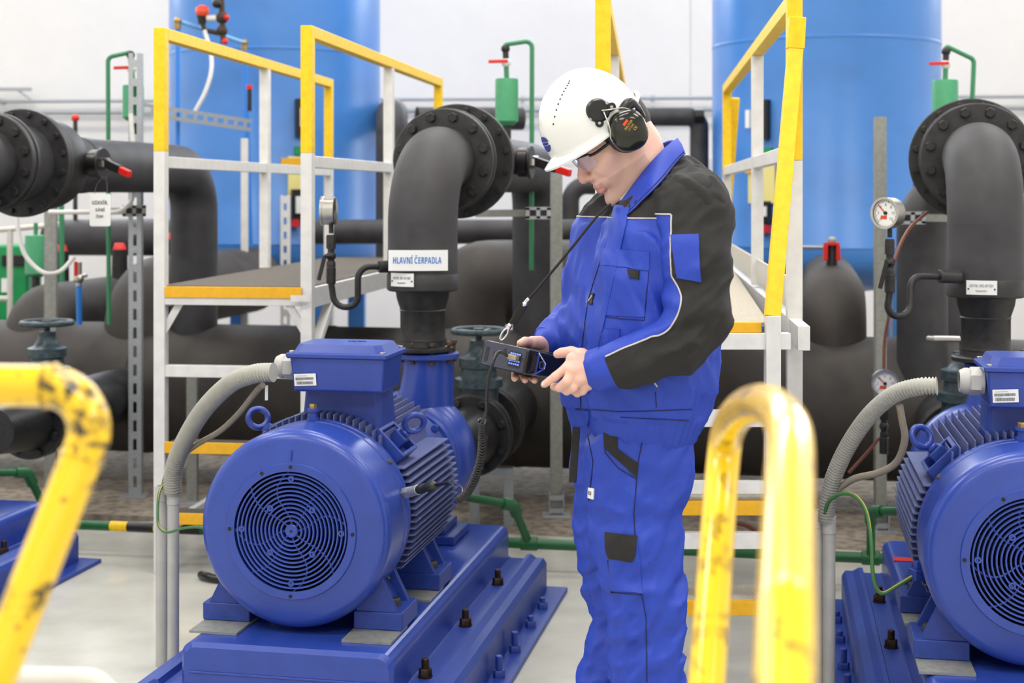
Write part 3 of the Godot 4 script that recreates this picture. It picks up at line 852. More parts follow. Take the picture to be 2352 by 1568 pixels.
func platforms() -> void:
	var s := 0.046
	M.tread = mat(Color(0.42, 0.39, 0.35), 0.75, 0.0, noise_tex(71, 0.08, 0.7, 1.2, 3), 3.0, noise_tex(72, 0.12, 0.0, 1.0, 2), 0.5)
	M.tread_light = mat(Color(0.72, 0.69, 0.63), 0.75, 0.0, noise_tex(73, 0.08, 0.8, 1.1, 4), 3.0, noise_tex(72, 0.12, 0.0, 1.0, 2), 0.3)
	# ---- platform over the header pipe, near the lettered discharge pipe
	var dk := 1.137
	var ln := P(370, 445, 5.8)
	var lf := P(755, 445, 8.40)
	var rn := P(707, 445, 5.73)
	var rf := P(1007, 445, 8.33)
	var t := thing("access_platform", "white and yellow railed access platform with dark ribbed deck over the big pipe", "platform", Vector3((ln.x + rf.x) / 2, 0, -7.0))
	rail_side(t, ln, lf, [0.53], dk, 2.157, 1.668, 1.626, 0.0, 0.0)
	rail_side(t, rn, rf, [0.53], dk, 2.157, 1.66, 1.626, 0.0, 0.0)
	var o := func(v: Vector3, y: float) -> Vector3: return Vector3(v.x, y, v.z)
	# deck and its frame
	var g := G()
	var A: Vector3 = o.call(ln, dk)
	var B: Vector3 = o.call(rn, dk)
	var C: Vector3 = o.call(rf, dk)
	var D: Vector3 = o.call(lf, dk)
	var dn := Vector3(0, -0.012, 0)
	g.fquad(A, B, C, D, Vector3.UP); g.fquad(A + dn, B + dn, C + dn, D + dn, Vector3.DOWN); g.fquad(A, B, B + dn, A + dn, Vector3.BACK)
	g.fquad(B, C, C + dn, B + dn, Vector3.RIGHT); g.fquad(A, D, D + dn, A + dn, Vector3.LEFT)
	obj("deck_plate", g, M.tread, t)
	obj("edge_strip", G().bar(A + Vector3(0.02, -0.024, 0.026), B + Vector3(-0.02, -0.024, 0.026), 0.008, 0.044), M.yellow_step, t)
	obj("deck_beam", G().bar(A + Vector3(0.02, -0.05, 0), B + Vector3(-0.02, -0.05, 0), 0.046, 0.05), M.white, t)
	obj("deck_beam", G().bar(B + Vector3(0, -0.045, -0.02), C + Vector3(0, -0.045, 0.02), 0.04, 0.08), M.white, t)
	obj("deck_beam", G().bar(A + Vector3(0, -0.045, -0.02), D + Vector3(0, -0.045, 0.02), 0.04, 0.08), M.white, t)
	obj("deck_beam", G().bar(C + Vector3(-0.02, -0.05, 0), D + Vector3(0.02, -0.05, 0), 0.046, 0.05), M.white, t)
	# rating plate at the deck corner
	obj("name_plate", G().box(P(690, 685, 5.68), Vector3(0.075, 0.024, 0.004)), M.white, t)
	# gussets under the deck
	for c in [[A, 0.075], [B, -0.075]]:
		var a: Vector3 = c[0]
		obj("gusset", G().bar(a + Vector3(0, -0.20, 0), a + Vector3(c[1], -0.07, 0), 0.03, 0.012, Vector3.BACK), M.white, t)
	obj("gusset", G().bar(B + Vector3(0, -0.32, -0.02), B + Vector3(0.05, -0.07, -0.32), 0.04, 0.03), M.white, t)
	obj("gusset", G().bar(C + Vector3(0, -0.32, 0.02), C + Vector3(-0.05, -0.07, 0.32), 0.04, 0.03), M.white, t)
	# rungs of the climb at the front
	for q in [[0.80, 0], [0.50, 1], [0.22, 1]]:
		var a: Vector3 = o.call(ln, q[0])
		var b: Vector3 = o.call(rn, q[0])
		if q[1] == 1:
			obj("step", G().bar(a + Vector3(0.02, 0, -0.05), b + Vector3(-0.02, 0, -0.05), 0.14, 0.02), M.tread, t)
			obj("step_edge", G().bar(a + Vector3(0.02, 0, 0.026), b + Vector3(-0.02, 0, 0.026), 0.008, 0.045), M.yellow_step, t)
		else:
			obj("cross_bar", G().bar(a + Vector3(0.02, 0, 0), b + Vector3(-0.02, 0, 0), 0.04, 0.046), M.white, t)
	obj("cross_bar", G().bar(o.call(lf, 0.62), o.call(rf, 0.62), 0.04, 0.046), M.white, t)
	for yy in [0.16]:
		obj("tie_bar", G().bar(o.call(rn, yy), o.call(rf, yy), 0.03, 0.04), M.white, t)
		obj("tie_bar", G().bar(o.call(ln, yy), o.call(lf, yy), 0.03, 0.04), M.white, t)

	# ---- platform behind the man
	var h := 2.096
	ln = P(1385, 445, 4.40); rn = P(1824, 445, 4.40)
	var len_ := 3.6
	var vv := Vector3(0.0908, 0, -1) * len_
	lf = ln + vv; rf = rn + vv
	t = thing("access_platform", "white and yellow railed access platform with pale deck behind the man", "platform", Vector3((ln.x + rf.x) / 2, 0, -6.0))
	rail_side(t, rn, rf, [0.40], dk, h, 1.60, 1.625, 0.0, 0.0)
	rail_side(t, ln, lf, [0.40], dk, h, 1.55, 1.625, 0.0, 0.0)
	var fr := Vector3(-0.0908, 0, 1) * 0.27
	A = o.call(ln + fr, dk); B = o.call(rn + fr + Vector3(-0.10, 0, 0), dk); C = o.call(rf, dk); D = o.call(lf, dk)
	g = G()
	g.fquad(A, B, C, D, Vector3.UP); g.fquad(A + dn, B + dn, C + dn, D + dn, Vector3.DOWN); g.fquad(A, B, B + dn, A + dn, Vector3.BACK)
	g.fquad(B, C, C + dn, B + dn, Vector3.RIGHT); g.fquad(A, D, D + dn, A + dn, Vector3.LEFT)
	obj("deck_plate", g, M.tread_light, t)
	obj("edge_strip", G().bar(A + Vector3(0, -0.014, 0.004), B + Vector3(-0.02, -0.014, 0.004), 0.008, 0.03), M.yellow_step, t)
	obj("deck_beam", G().bar(A + Vector3(0, -0.052, 0), B + Vector3(0.06, -0.052, 0), 0.04, 0.046), M.white, t)
	obj("deck_beam", G().bar(o.call(rn + fr, dk - 0.045), C + Vector3(0, -0.045, 0), 0.035, 0.07), M.white, t)
	obj("deck_beam", G().bar(A + Vector3(0, -0.045, 0), D + Vector3(0, -0.045, 0), 0.035, 0.07), M.white, t)
	# toe boards
	obj("toe_board", G().bar(o.call(rn, dk + 0.055) + vv * 0.01, C + Vector3(0, 0.055, 0), 0.008, 0.10), M.offwhite, t)
	obj("toe_board", G().bar(o.call(ln, dk + 0.055) + vv * 0.01, D + Vector3(0, 0.055, 0), 0.008, 0.10), M.offwhite, t)
	# leaning grab bars at both ends of the climb
	var gb := P(1774, 728, 4.12)
	obj("grab_bar", G().bar(P(1830, 40, 4.36), P(1826, 112, 4.36), 0.05, 0.04, Vector3.BACK), M.yellow, t)
	obj("grab_bar", G().bar(P(1827, 108, 4.36), gb, 0.044, 0.03, Vector3.BACK), M.yellow, t)
	obj("front_leg", G().bar(gb + Vector3(0, 0.004, 0), Vector3(gb.x, 0, gb.z), 0.042, 0.042, Vector3.BACK), M.white, t)
	var gl := P(1425, 728, 4.12)
	obj("front_leg", G().bar(gl, Vector3(gl.x, 0, gl.z), 0.042, 0.042, Vector3.BACK), M.white, t)
	obj("grab_bar", G().bar(P(1688, 225, 8.03), P(1661, 590, 8.22), 0.05, 0.035, Vector3.BACK), M.yellow, t)
	# steps facing us
	for q in [[960, 0, 0.046], [1118, 0, 0.035], [1165, 1, 0.04], [1240, 0, 0.045], [1395, 1, 0.04]]:
		var a := P(1425, q[0], 4.12)
		var b := P(1774, q[0], 4.12)
		a.z = gl.z - (0.0 if q[1] == 0 else 0.0); b.z = gb.z
		if q[1] == 1:
			obj("step_edge", G().bar(a, b, 0.03, q[2]), M.yellow_step, t)
			obj("step", G().bar(a + Vector3(0, 0.012, -0.09), b + Vector3(0, 0.012, -0.09), 0.16, 0.016), M.tread_light, t)
		else:
			obj("cross_bar", G().bar(a, b, 0.03, q[2]), M.white, t)

func tanks() -> void:
	for q in [["blue pressure tank with a copper-fitted blue pipe frame before it", 633.0, 10.2, 0.726], ["blue pressure tank behind the man and the pale-decked platform", 1895.0, 9.5, 0.727]]:
		var c := FL(q[1], q[2])
		var R: float = q[3]
		var t := thing("pressure_tank", q[0], "tank", c, 0.0, "tall blue tanks")
		var pr := []
		for i in 11:
			var a := -PI / 2 + PI / 2 * i / 10
			pr.append(Vector2(cos(a) * R, 1.10 + sin(a) * 0.24))
		pr.append_array([Vector2(R, 1.165), Vector2(R + 0.003, 1.168), Vector2(R + 0.003, 1.178), Vector2(R, 1.182), Vector2(R, 2.44), Vector2(R + 0.003, 2.443), Vector2(R + 0.003, 2.455), Vector2(R, 2.458), Vector2(R, 4.0)])
		for i in 10:
			var a := PI / 2 * (i + 1) / 10
			pr.append(Vector2(cos(a) * R, 4.0 + sin(a) * 0.3))
		part("shell", G().lathe(pr, Transform3D.IDENTITY, 72), M.tank, t)
		for i in 4:
			var a := TAU * (i + 0.5) / 4 + 0.2
			var d := Vector3(cos(a), 0, sin(a)) * (R - 0.09)
			part("leg", G().box(d + Vector3(0, 0.56, 0), Vector3(0.12, 1.12, 0.12), Basis.IDENTITY, 0.01), M.tank, t)
		# plates fixed to the shell
		var fr := func(px: float, py: float, w: float, hh: float, dep: float) -> Array:
			var x: float = (px - CX) * (q[2] - R) / F - c.x
			var z := sqrt(maxf(R * R - x * x, 0.01))
			var y: float = EYE - (py - HY) * (q[2] - z) / F
			x = (px - CX) * (q[2] - z) / F - c.x
			z = sqrt(maxf(R * R - x * x, 0.01))
			var nn := Vector3(x, 0, z).normalized()
			return [Vector3(x, y, z) + nn * dep * 0.5, Vector3(w, hh, dep), Basis(Vector3.UP.cross(nn), Vector3.UP, nn)]
		var off := 0.0 if q[1] < 1000 else 1070.0
		var a1: Array
		if off == 0.0:
			a1 = fr.call(684, 405, 0.13, 0.26, 0.012); part("notice", G().box(a1[0], a1[1], a1[2]), mat(Color(0.88, 0.84, 0.55), 0.5), t)
			a1 = fr.call(672, 372, 0.15, 0.05, 0.02); part("notice_head", G().box(a1[0], a1[1], a1[2]), M.yellow_step, t)
			a1 = fr.call(686, 346, 0.055, 0.055, 0.02); part("green_tag", G().box(a1[0], a1[1], a1[2]), M.green_bright, t)
			a1 = fr.call(688, 270, 0.06, 0.24, 0.05); part("level_switch", G().box(a1[0], a1[1], a1[2]), M.black_plastic, t)
			a1 = fr.call(690, 270, 0.03, 0.12, 0.09); part("switch_label", G().box(a1[0], a1[1], a1[2]), M.plate, t)
			a1 = fr.call(683, 470, 0.09, 0.20, 0.05); part("gauge_box", G().box(a1[0], a1[1], a1[2]), M.black_plastic, t)
			a1 = fr.call(684, 470, 0.05, 0.11, 0.08); part("gauge_label", G().box(a1[0], a1[1], a1[2]), M.plate, t)
			a1 = fr.call(676, 512, 0.04, 0.05, 0.07); part("red_cock", G().box(a1[0], a1[1], a1[2]), M.red, t)
		else:
			a1 = fr.call(1748, 418, 0.19, 0.26, 0.012); part("notice", G().box(a1[0], a1[1], a1[2]), mat(Color(0.88, 0.84, 0.55), 0.5), t)
			a1 = fr.call(1722, 385, 0.05, 0.07, 0.03); part("notice_head", G().box(a1[0], a1[1], a1[2]), M.yellow_step, t)
			a1 = fr.call(1755, 350, 0.11, 0.055, 0.02); part("green_tag", G().box(a1[0], a1[1], a1[2]), M.green_bright, t)
			a1 = fr.call(1760, 275, 0.05, 0.24, 0.05); part("level_switch", G().box(a1[0], a1[1], a1[2]), M.black_plastic, t)
			a1 = fr.call(1724, 275, 0.03, 0.11, 0.05); part("switch_label", G().box(a1[0], a1[1], a1[2]), M.plate, t)
			a1 = fr.call(1763, 488, 0.05, 0.14, 0.05); part("gauge_box", G().box(a1[0], a1[1], a1[2]), M.black_plastic, t)
			a1 = fr.call(1763, 485, 0.035, 0.06, 0.07); part("gauge_label", G().box(a1[0], a1[1], a1[2]), M.plate, t)
			a1 = fr.call(1760, 525, 0.05, 0.05, 0.07); part("red_cock", G().box(a1[0], a1[1], a1[2]), M.red, t)

func header_d(x: float) -> float: return 7.75 - 0.21 * (x + 1.86)     # depth of the header's axis at x

func pipework() -> void:
	# header pipe lying along the hall
	var a := Vector3(-4.4, 0.475, -header_d(-4.4))
	var b := Vector3(4.6, 0.475, -header_d(4.6))
	var t := thing("header_pipe", "very large black insulated pipe lying along the hall behind the pumps", "pipe", Vector3(0, 0, a.lerp(b, 0.49).z))
	var dir := (b - a).normalized()
	obj("insulation", G().cyl(a, b, 0.34, -1.0, 56), M.rubber_dusty, t)
	for k in 9:
		var c := a + dir * (0.5 + k * 1.0)
		obj("joint_band", G().lathe([Vector2(0.33, 0), Vector2(0.344, 0.002), Vector2(0.344, 0.05), Vector2(0.33, 0.052)], Geo.ax(c, dir), 48), M.rubber_dusty, t)
	for k in 4:
		var c := a + dir * (1.35 + k * 2.1)
		var sd := Vector3(-dir.z, 0, dir.x)
		var g := G()
		g.bar(c + sd * 0.22 + Vector3(0, -0.472, 0), c + sd * 0.22 + Vector3(0, -0.10, 0), 0.04, 0.04, dir).bar(c - sd * 0.22 + Vector3(0, -0.472, 0), c - sd * 0.22 + Vector3(0, -0.10, 0), 0.04, 0.04, dir)
		g.bar(c + sd * 0.36 + Vector3(0, -0.36, 0), c - sd * 0.36 + Vector3(0, -0.36, 0), 0.05, 0.05)
		obj("saddle", g, M.galv_old, t)
	# suction lines with gate valves, one to each pump
	var lab := ["black suction pipe with handwheel gate valve beside the man's instrument", "black suction pipe with handwheel gate valve behind the chipped yellow handrail", "black suction pipe with handwheel gate valve behind the twin-gauge strut"]
	var at := [[1100.0, 6.35, 0.0], [108.0, 6.75, 0.0], [2212.0, 5.90, 1.0]]
	for i in 3:
		var c := P(at[i][0], 445, at[i][1])
		c.y = 0.475
		var u := Vector3(0.2, 0, -1).normalized()
		var s := thing("suction_line", lab[i], "pipe", Vector3(c.x, 0, c.z), 0.0, "suction lines with handwheel valves")
		var e := c + u * (0.95)
		obj("pipe", G().cyl(c + u * 0.12, e - u * 0.2, 0.135, -1.0, 32), M.rubber2, s)
		obj("reducer", G().cyl(c - u * 0.46, c - u * 0.17, 0.10, 0.13, 32), M.iron, s)
		for q in [-0.17, -0.115, 0.09, 0.145]:
			var f := obj("flange", G().lathe([Vector2(0, 0), Vector2(0.168, 0), Vector2(0.172, 0.004), Vector2(0.172, 0.026), Vector2(0.168, 0.03), Vector2(0, 0.03)], Geo.ax(c + u * q, u), 40), M.iron, s)
			if q == -0.17 or q == -0.115:
				for k in 8:
					var an := TAU * (k + 0.5) / 8
					var sd := Vector3(-u.z, 0, u.x)
					var bp: Vector3 = c + u * q + sd * cos(an) * 0.147 + Vector3(0, sin(an) * 0.147, 0)
					obj("bolt", G().hexa(bp, -u, 0.017, 0.018), M.iron, f)
		obj("valve_body", G().lathe([Vector2(0.10, -0.11), Vector2(0.14, -0.06), Vector2(0.15, 0.0), Vector2(0.14, 0.05), Vector2(0.10, 0.10)], Geo.ax(c, u), 32), M.iron, s)
		var bn := G()
		var v0 := Vector3(c.x, 0.60, c.z)
		bn.lathe([Vector2(0.085, 0.0), Vector2(0.085, 0.06), Vector2(0.105, 0.065), Vector2(0.105, 0.10), Vector2(0.08, 0.105), Vector2(0.075, 0.145), Vector2(0.088, 0.15), Vector2(0.088, 0.19), Vector2(0.06, 0.20), Vector2(0.04, 0.235), Vector2(0.04, 0.265), Vector2(0.0, 0.27)], Transform3D(Basis.IDENTITY, v0), 24)
		obj("bonnet", bn, M.valve_teal, s)
		var wy: float = 0.905 if i != 2 else 0.93
		obj("stem", G().cyl(Vector3(c.x, 0.86, c.z), Vector3(c.x, wy + 0.01, c.z), 0.014), M.iron, s)
		var ring := []
		for k in 36:
			var an := TAU * k / 36
			ring.append(Vector3(c.x + cos(an) * 0.112, wy, c.z + sin(an) * 0.112))
		var wheel := G().tube(ring, 0.013, 10, false, true)
		for k in 4:
			var an := TAU * k / 4 + 0.5
			wheel.bar(Vector3(c.x, wy - 0.008, c.z), Vector3(c.x + cos(an) * 0.108, wy, c.z + sin(an) * 0.108), 0.02, 0.01)
		wheel.cyl(Vector3(c.x, wy - 0.02, c.z), Vector3(c.x, wy + 0.012, c.z), 0.024)
		if i == 2:
			wheel = G().bar(P(2135, 777, 5.75), P(2200, 778, 5.85), 0.045, 0.022, Vector3.UP, 0.008)
		obj("handwheel" if i != 2 else "lever", wheel, M.valve_teal if i != 2 else M.steel, s)

func make_discharge(called: String, label: String, full: bool) -> Node3D:
	# frame: origin on the floor below the riser; -z runs back along the pipe
	var t := thing(called, label, "pipe", Vector3.ZERO, 0.0, "black discharge pipes with elbows")
	var I := Transform3D.IDENTITY
	var H := 1.628
	part("loose_flange", G().lathe([Vector2(0.05, 0.935), Vector2(0.108, 0.935), Vector2(0.112, 0.939), Vector2(0.112, 0.949), Vector2(0.108, 0.953), Vector2(0.085, 0.955), Vector2(0.079, 0.985), Vector2(0.079, 1.0)], I, 44), M.iron, t)
	part("stub", G().lathe([Vector2(0.075, 0.97), Vector2(0.084, 0.975), Vector2(0.081, 0.985), Vector2(0.081, 1.078), Vector2(0.084, 1.082), Vector2(0.081, 1.086), Vector2(0.086, 1.10), Vector2(0.094, 1.125), Vector2(0.100, 1.165)], I, 44), M.iron, t)
	part("collar", G().lathe([Vector2(0.08, 1.152), Vector2(0.122, 1.152), Vector2(0.1295, 1.158), Vector2(0.1295, 1.21), Vector2(0.127, 1.213)], I, 48), M.rubber2, t)
	part("riser", G().lathe([Vector2(0.1265, 1.20), Vector2(0.1265, 1.298), Vector2(0.1255, 1.302), Vector2(0.1255, 1.40)], I, 48), M.rubber, t)
	# elbow
	var path := []
	for k in 17:
		var q := PI / 2 * k / 16
		path.append(Vector3(0, 1.388 + sin(q) * 0.24, -0.24 + cos(q) * 0.24))
	path.append(Vector3(0, H, -0.31))
	part("elbow", G().tube(path, 0.1255, 48, false), M.rubber, t)
	var bk := Geo.ax(Vector3(0, H, 0), Vector3(0, 0, -1))
	var ring := func(r: float, s0: float, s1: float) -> Geo:
		return G().lathe([Vector2(0.05, s0), Vector2(r - 0.004, s0), Vector2(r, s0 + 0.004), Vector2(r, s1 - 0.004), Vector2(r - 0.004, s1), Vector2(0.05, s1)], bk, 56)
	var f1 := part("flange", ring.call(0.196, 0.275, 0.305), M.rubber2, t)
	for k in 12:
		var q := TAU * (k + 0.5) / 12
		part("bolt", G().hexa(Vector3(cos(q) * 0.166, H + sin(q) * 0.166, -0.276), Vector3(0, 0, 1), 0.019, 0.018), M.iron, f1)
	part("flange_lip", ring.call(0.200, 0.309, 0.330), M.rubber2, t)
	part("spool", G().lathe([Vector2(0.16, 0.32), Vector2(0.163, 0.345), Vector2(0.158, 0.40), Vector2(0.158, 0.51)], bk, 48), M.rubber, t)
	var f2 := part("flange", ring.call(0.226, 0.495, 0.518), M.rubber2, t)
	for k in 16:
		var q := TAU * (k + 0.5) / 16
		part("bolt", G().hexa(Vector3(cos(q) * 0.203, H + sin(q) * 0.203, -0.496), Vector3(0, 0, 1), 0.0125, 0.016), M.iron, f2)
	part("flange_lip", ring.call(0.222, 0.522, 0.545), M.rubber2, t)
	part("valve_body", G().lathe([Vector2(0.19, 0.54), Vector2(0.195, 0.55), Vector2(0.195, 0.69), Vector2(0.188, 0.72), Vector2(0.165, 0.76), Vector2(0.13, 0.80), Vector2(0.122, 0.83)], bk, 48), M.rubber2, t)
	# side neck and lever of the butterfly valve
	var nk := G()
	nk.cyl(Vector3(0.12, H, -0.72), Vector3(0.205, H, -0.72), 0.045, -1.0, 20)
	nk.cyl(Vector3(0.20, H, -0.72), Vector3(0.245, H, -0.72), 0.060, -1.0, 20, 0.004).cyl(Vector3(0.244, H, -0.72), Vector3(0.258, H, -0.72), 0.07, -1.0, 20, 0.004)
	part("valve_neck", nk, M.black_plastic, t)
	part("neck_ring", G().cyl(Vector3(0.185, H, -0.72), Vector3(0.197, H, -0.72), 0.05, -1.0, 20), M.rust, t)
	part("lever_nut", G().hexa(Vector3(0.257, H, -0.72), Vector3(1, 0, 0), 0.026, 0.03), M.steel, t)
	var lv := part("lever", G().bar(Vector3(0.262, H + 0.006, -0.715), Vector3(0.372, H - 0.028, -0.655), 0.022, 0.036), M.iron, t)
	part("lever_grip", G().bar(Vector3(0.370, H - 0.0275, -0.656), Vector3(0.432, H - 0.047, -0.622), 0.022, 0.03, Vector3.UP, 0.004), M.red, lv)
	# back run and drop into the header
	var tail := []
	for p in fil([Vector3(0, H, -0.81), Vector3(0, H, -2.12), Vector3(0, 0.70, -2.12)], 0.22, 10): tail.append(p)
	part("back_run", G().tube(tail, 0.122, 36, false), M.rubber, t)
	part("sleeve", G().lathe([Vector2(0.12, 0.93), Vector2(0.1265, 0.935), Vector2(0.1265, 0.99), Vector2(0.12, 0.995)], bk, 36), M.rubber2, t)
	return t

func sign_plate(t: Node3D, c: Vector3, bs: Basis, w: float, h: float, txt: Array, m: Material, rivets: bool, bend_r := 0.0) -> void:
	# a plate, bent round a pipe of radius bend_r when that is given
	var g := G()
	if bend_r > 0.0:
		var rows := []
		for j in 2:
			var line := []
			for i in 15:
				var x := -w / 2 + w * i / 14
				line.append(c + bs.x * (sin(x / bend_r) * bend_r) + bs.z * ((cos(x / bend_r) - 1.0) * bend_r) + bs.y * (h * (j - 0.5)))
			rows.append(line)
		var back := []
		for line in rows:
			var l2 := []
			for p in line: l2.append(p - bs.z * 0.002)
			back.append(l2)
		g.grid(rows, false, c - bs.z); g.grid(back, false, c + bs.z)
		for j in 2:
			for i in 14: g.fquad(rows[j][i], rows[j][i + 1], back[j][i + 1], back[j][i], bs.y * (j - 0.5))
	else:
		g.ext(rrect(w, h, minf(w, h) * 0.1, 3), Transform3D(bs, c - bs.z * 0.0015), 0.0015)
	obj("plate", g, M.plate, t)
	for q in txt:
		var wd := words(q[0], q[1], 0.0012, q[3] if q.size() > 3 else false)
		var tg := G()
		for i in wd.v.size():
			var p := wd.v[i]
			var x: float = p.x * (q[4] if q.size() > 4 else 1.0) + (q[5] if q.size() > 5 else 0.0)
			var y: float = p.y + q[2]
			var o: Vector3
			if bend_r > 0.0: o = c + bs.x * (sin(x / bend_r) * bend_r) + bs.z * ((cos(x / bend_r) - 1.0) * bend_r + p.z + 0.0004) + bs.y * y
			else: o = c + bs * Vector3(x, y, p.z + 0.0004)
			tg.v.push_back(o); tg.n.push_back(bs * wd.n[i])
		obj("lettering", tg, m, t)
	if rivets:
		for s in [-1.0, 1.0]:
			var p: Vector3 = c + bs.x * (s * w * 0.43) - bs.y * h * 0.1
			if bend_r > 0.0: p = c + bs.x * (sin(s * w * 0.43 / bend_r) * bend_r) + bs.z * ((cos(w * 0.43 / bend_r) - 1.0) * bend_r) - bs.y * h * 0.1
			obj("rivet", G().cyl(p, p + bs.z * 0.002, 0.003, -1.0, 8), M.ink, t)

func gauge(called: String, label: String, c: Vector3, face: Vector3, stem: Array, r: float, lever: bool) -> void:
	var t := thing(called, label, "gauge", stem[0] + Vector3(0, -0.02, 0), 0.0, "round pressure gauges")
	var f := face.normalized()
	var xf := Geo.ax(c - f * 0.02, f)
	obj("case", G().lathe([Vector2(0, 0), Vector2(r * 0.9, 0), Vector2(r, 0.004), Vector2(r, 0.042), Vector2(r * 1.04, 0.044), Vector2(r * 1.04, 0.052), Vector2(r * 0.9, 0.052), Vector2(r * 0.88, 0.047)], xf, 40), M.steel, t)
	var dl := obj("dial", G().cyl(c + f * 0.018, c + f * 0.022, r * 0.9, -1.0, 36), M.plate, t)
	var sx := Vector3.UP.cross(f).normalized()
	var sy := f.cross(sx)
	var tk := G()
	for k in 28:
		var a := deg_to_rad(-45 + 270.0 * k / 27)
		var d := sx * cos(a) + sy * sin(a)
		tk.bar(c + f * 0.0225 + d * r * (0.68 if k % 3 == 0 else 0.74), c + f * 0.0225 + d * r * 0.82, 0.0016, 0.0008, f, 0.0)
	for k in 7:
		var a := deg_to_rad(225 - 270.0 * k / 6)
		var d := sx * cos(a) + sy * sin(a)
		tk.add(words(str(k * 2), 0.012, 0.0006), Transform3D(Basis(sx, sy, f), c + f * 0.0222 + d * r * 0.54))
	obj("scale", tk, M.ink, dl)
	obj("needle", G().bar(c + f * 0.025, c + f * 0.025 + (sx * -0.62 + sy * 0.6) * r * 0.8, 0.003, 0.0012, f, 0.0), M.red, dl)
	obj("orange_mark", G().box(c + f * 0.0225 + (-sx * 0.15 - sy * 0.28) * r, Vector3(0.022, 0.012, 0.0008), Basis(sx, sy, f)), M.orange, dl)
	obj("hub", G().cyl(c + f * 0.022, c + f * 0.027, 0.006, -1.0, 12), M.ink, dl)
	# stem, cock and siphon
	var top := c - Vector3(0, r, 0) - f * 0.002
	obj("stem", G().cyl(top + Vector3(0, 0.004, 0), top + Vector3(0, -0.03, 0), 0.008, -1.0, 12).hexa(top + Vector3(0, -0.085, 0), Vector3.UP, 0.017, 0.05), M.iron, t)
	obj("cock", G().cyl(top + Vector3(0, -0.085, 0), top + Vector3(0, -0.135, 0), 0.012, -1.0, 12).hexa(top + Vector3(0, -0.15, 0), Vector3.UP, 0.016, 0.02).ball(top + Vector3(0, -0.11, 0), 0.018, 8), M.iron, t)
	if lever:
		var lp := top + Vector3(0, -0.11, 0.02)
		obj("cock_lever", G().cyl(lp, lp + Vector3(-0.02, 0, 0.01), 0.007, -1.0, 10).bar(lp + Vector3(-0.018, 0.002, 0.01), lp + Vector3(-0.04, -0.085, 0.01), 0.008, 0.014), M.black_plastic, t)
	obj("adapter", G().cyl(top + Vector3(0, -0.15, 0), top + Vector3(0, -0.21, 0), 0.017, -1.0, 14, 0.002), M.iron, t)
	if stem.size() > 1:
		var path := fil([top + Vector3(0, -0.2, 0)] + stem.slice(1), 0.045, 8)
		obj("siphon", G().tube(path, 0.0115, 12), M.iron, t)
		var e: Vector3 = stem[-1]
		var d2: Vector3 = (stem[-1] - stem[-2]).normalized()
		obj("boss", G().cyl(e - d2 * 0.03, e + d2 * 0.045, 0.022, -1.0, 16, 0.002), M.rubber2, t)

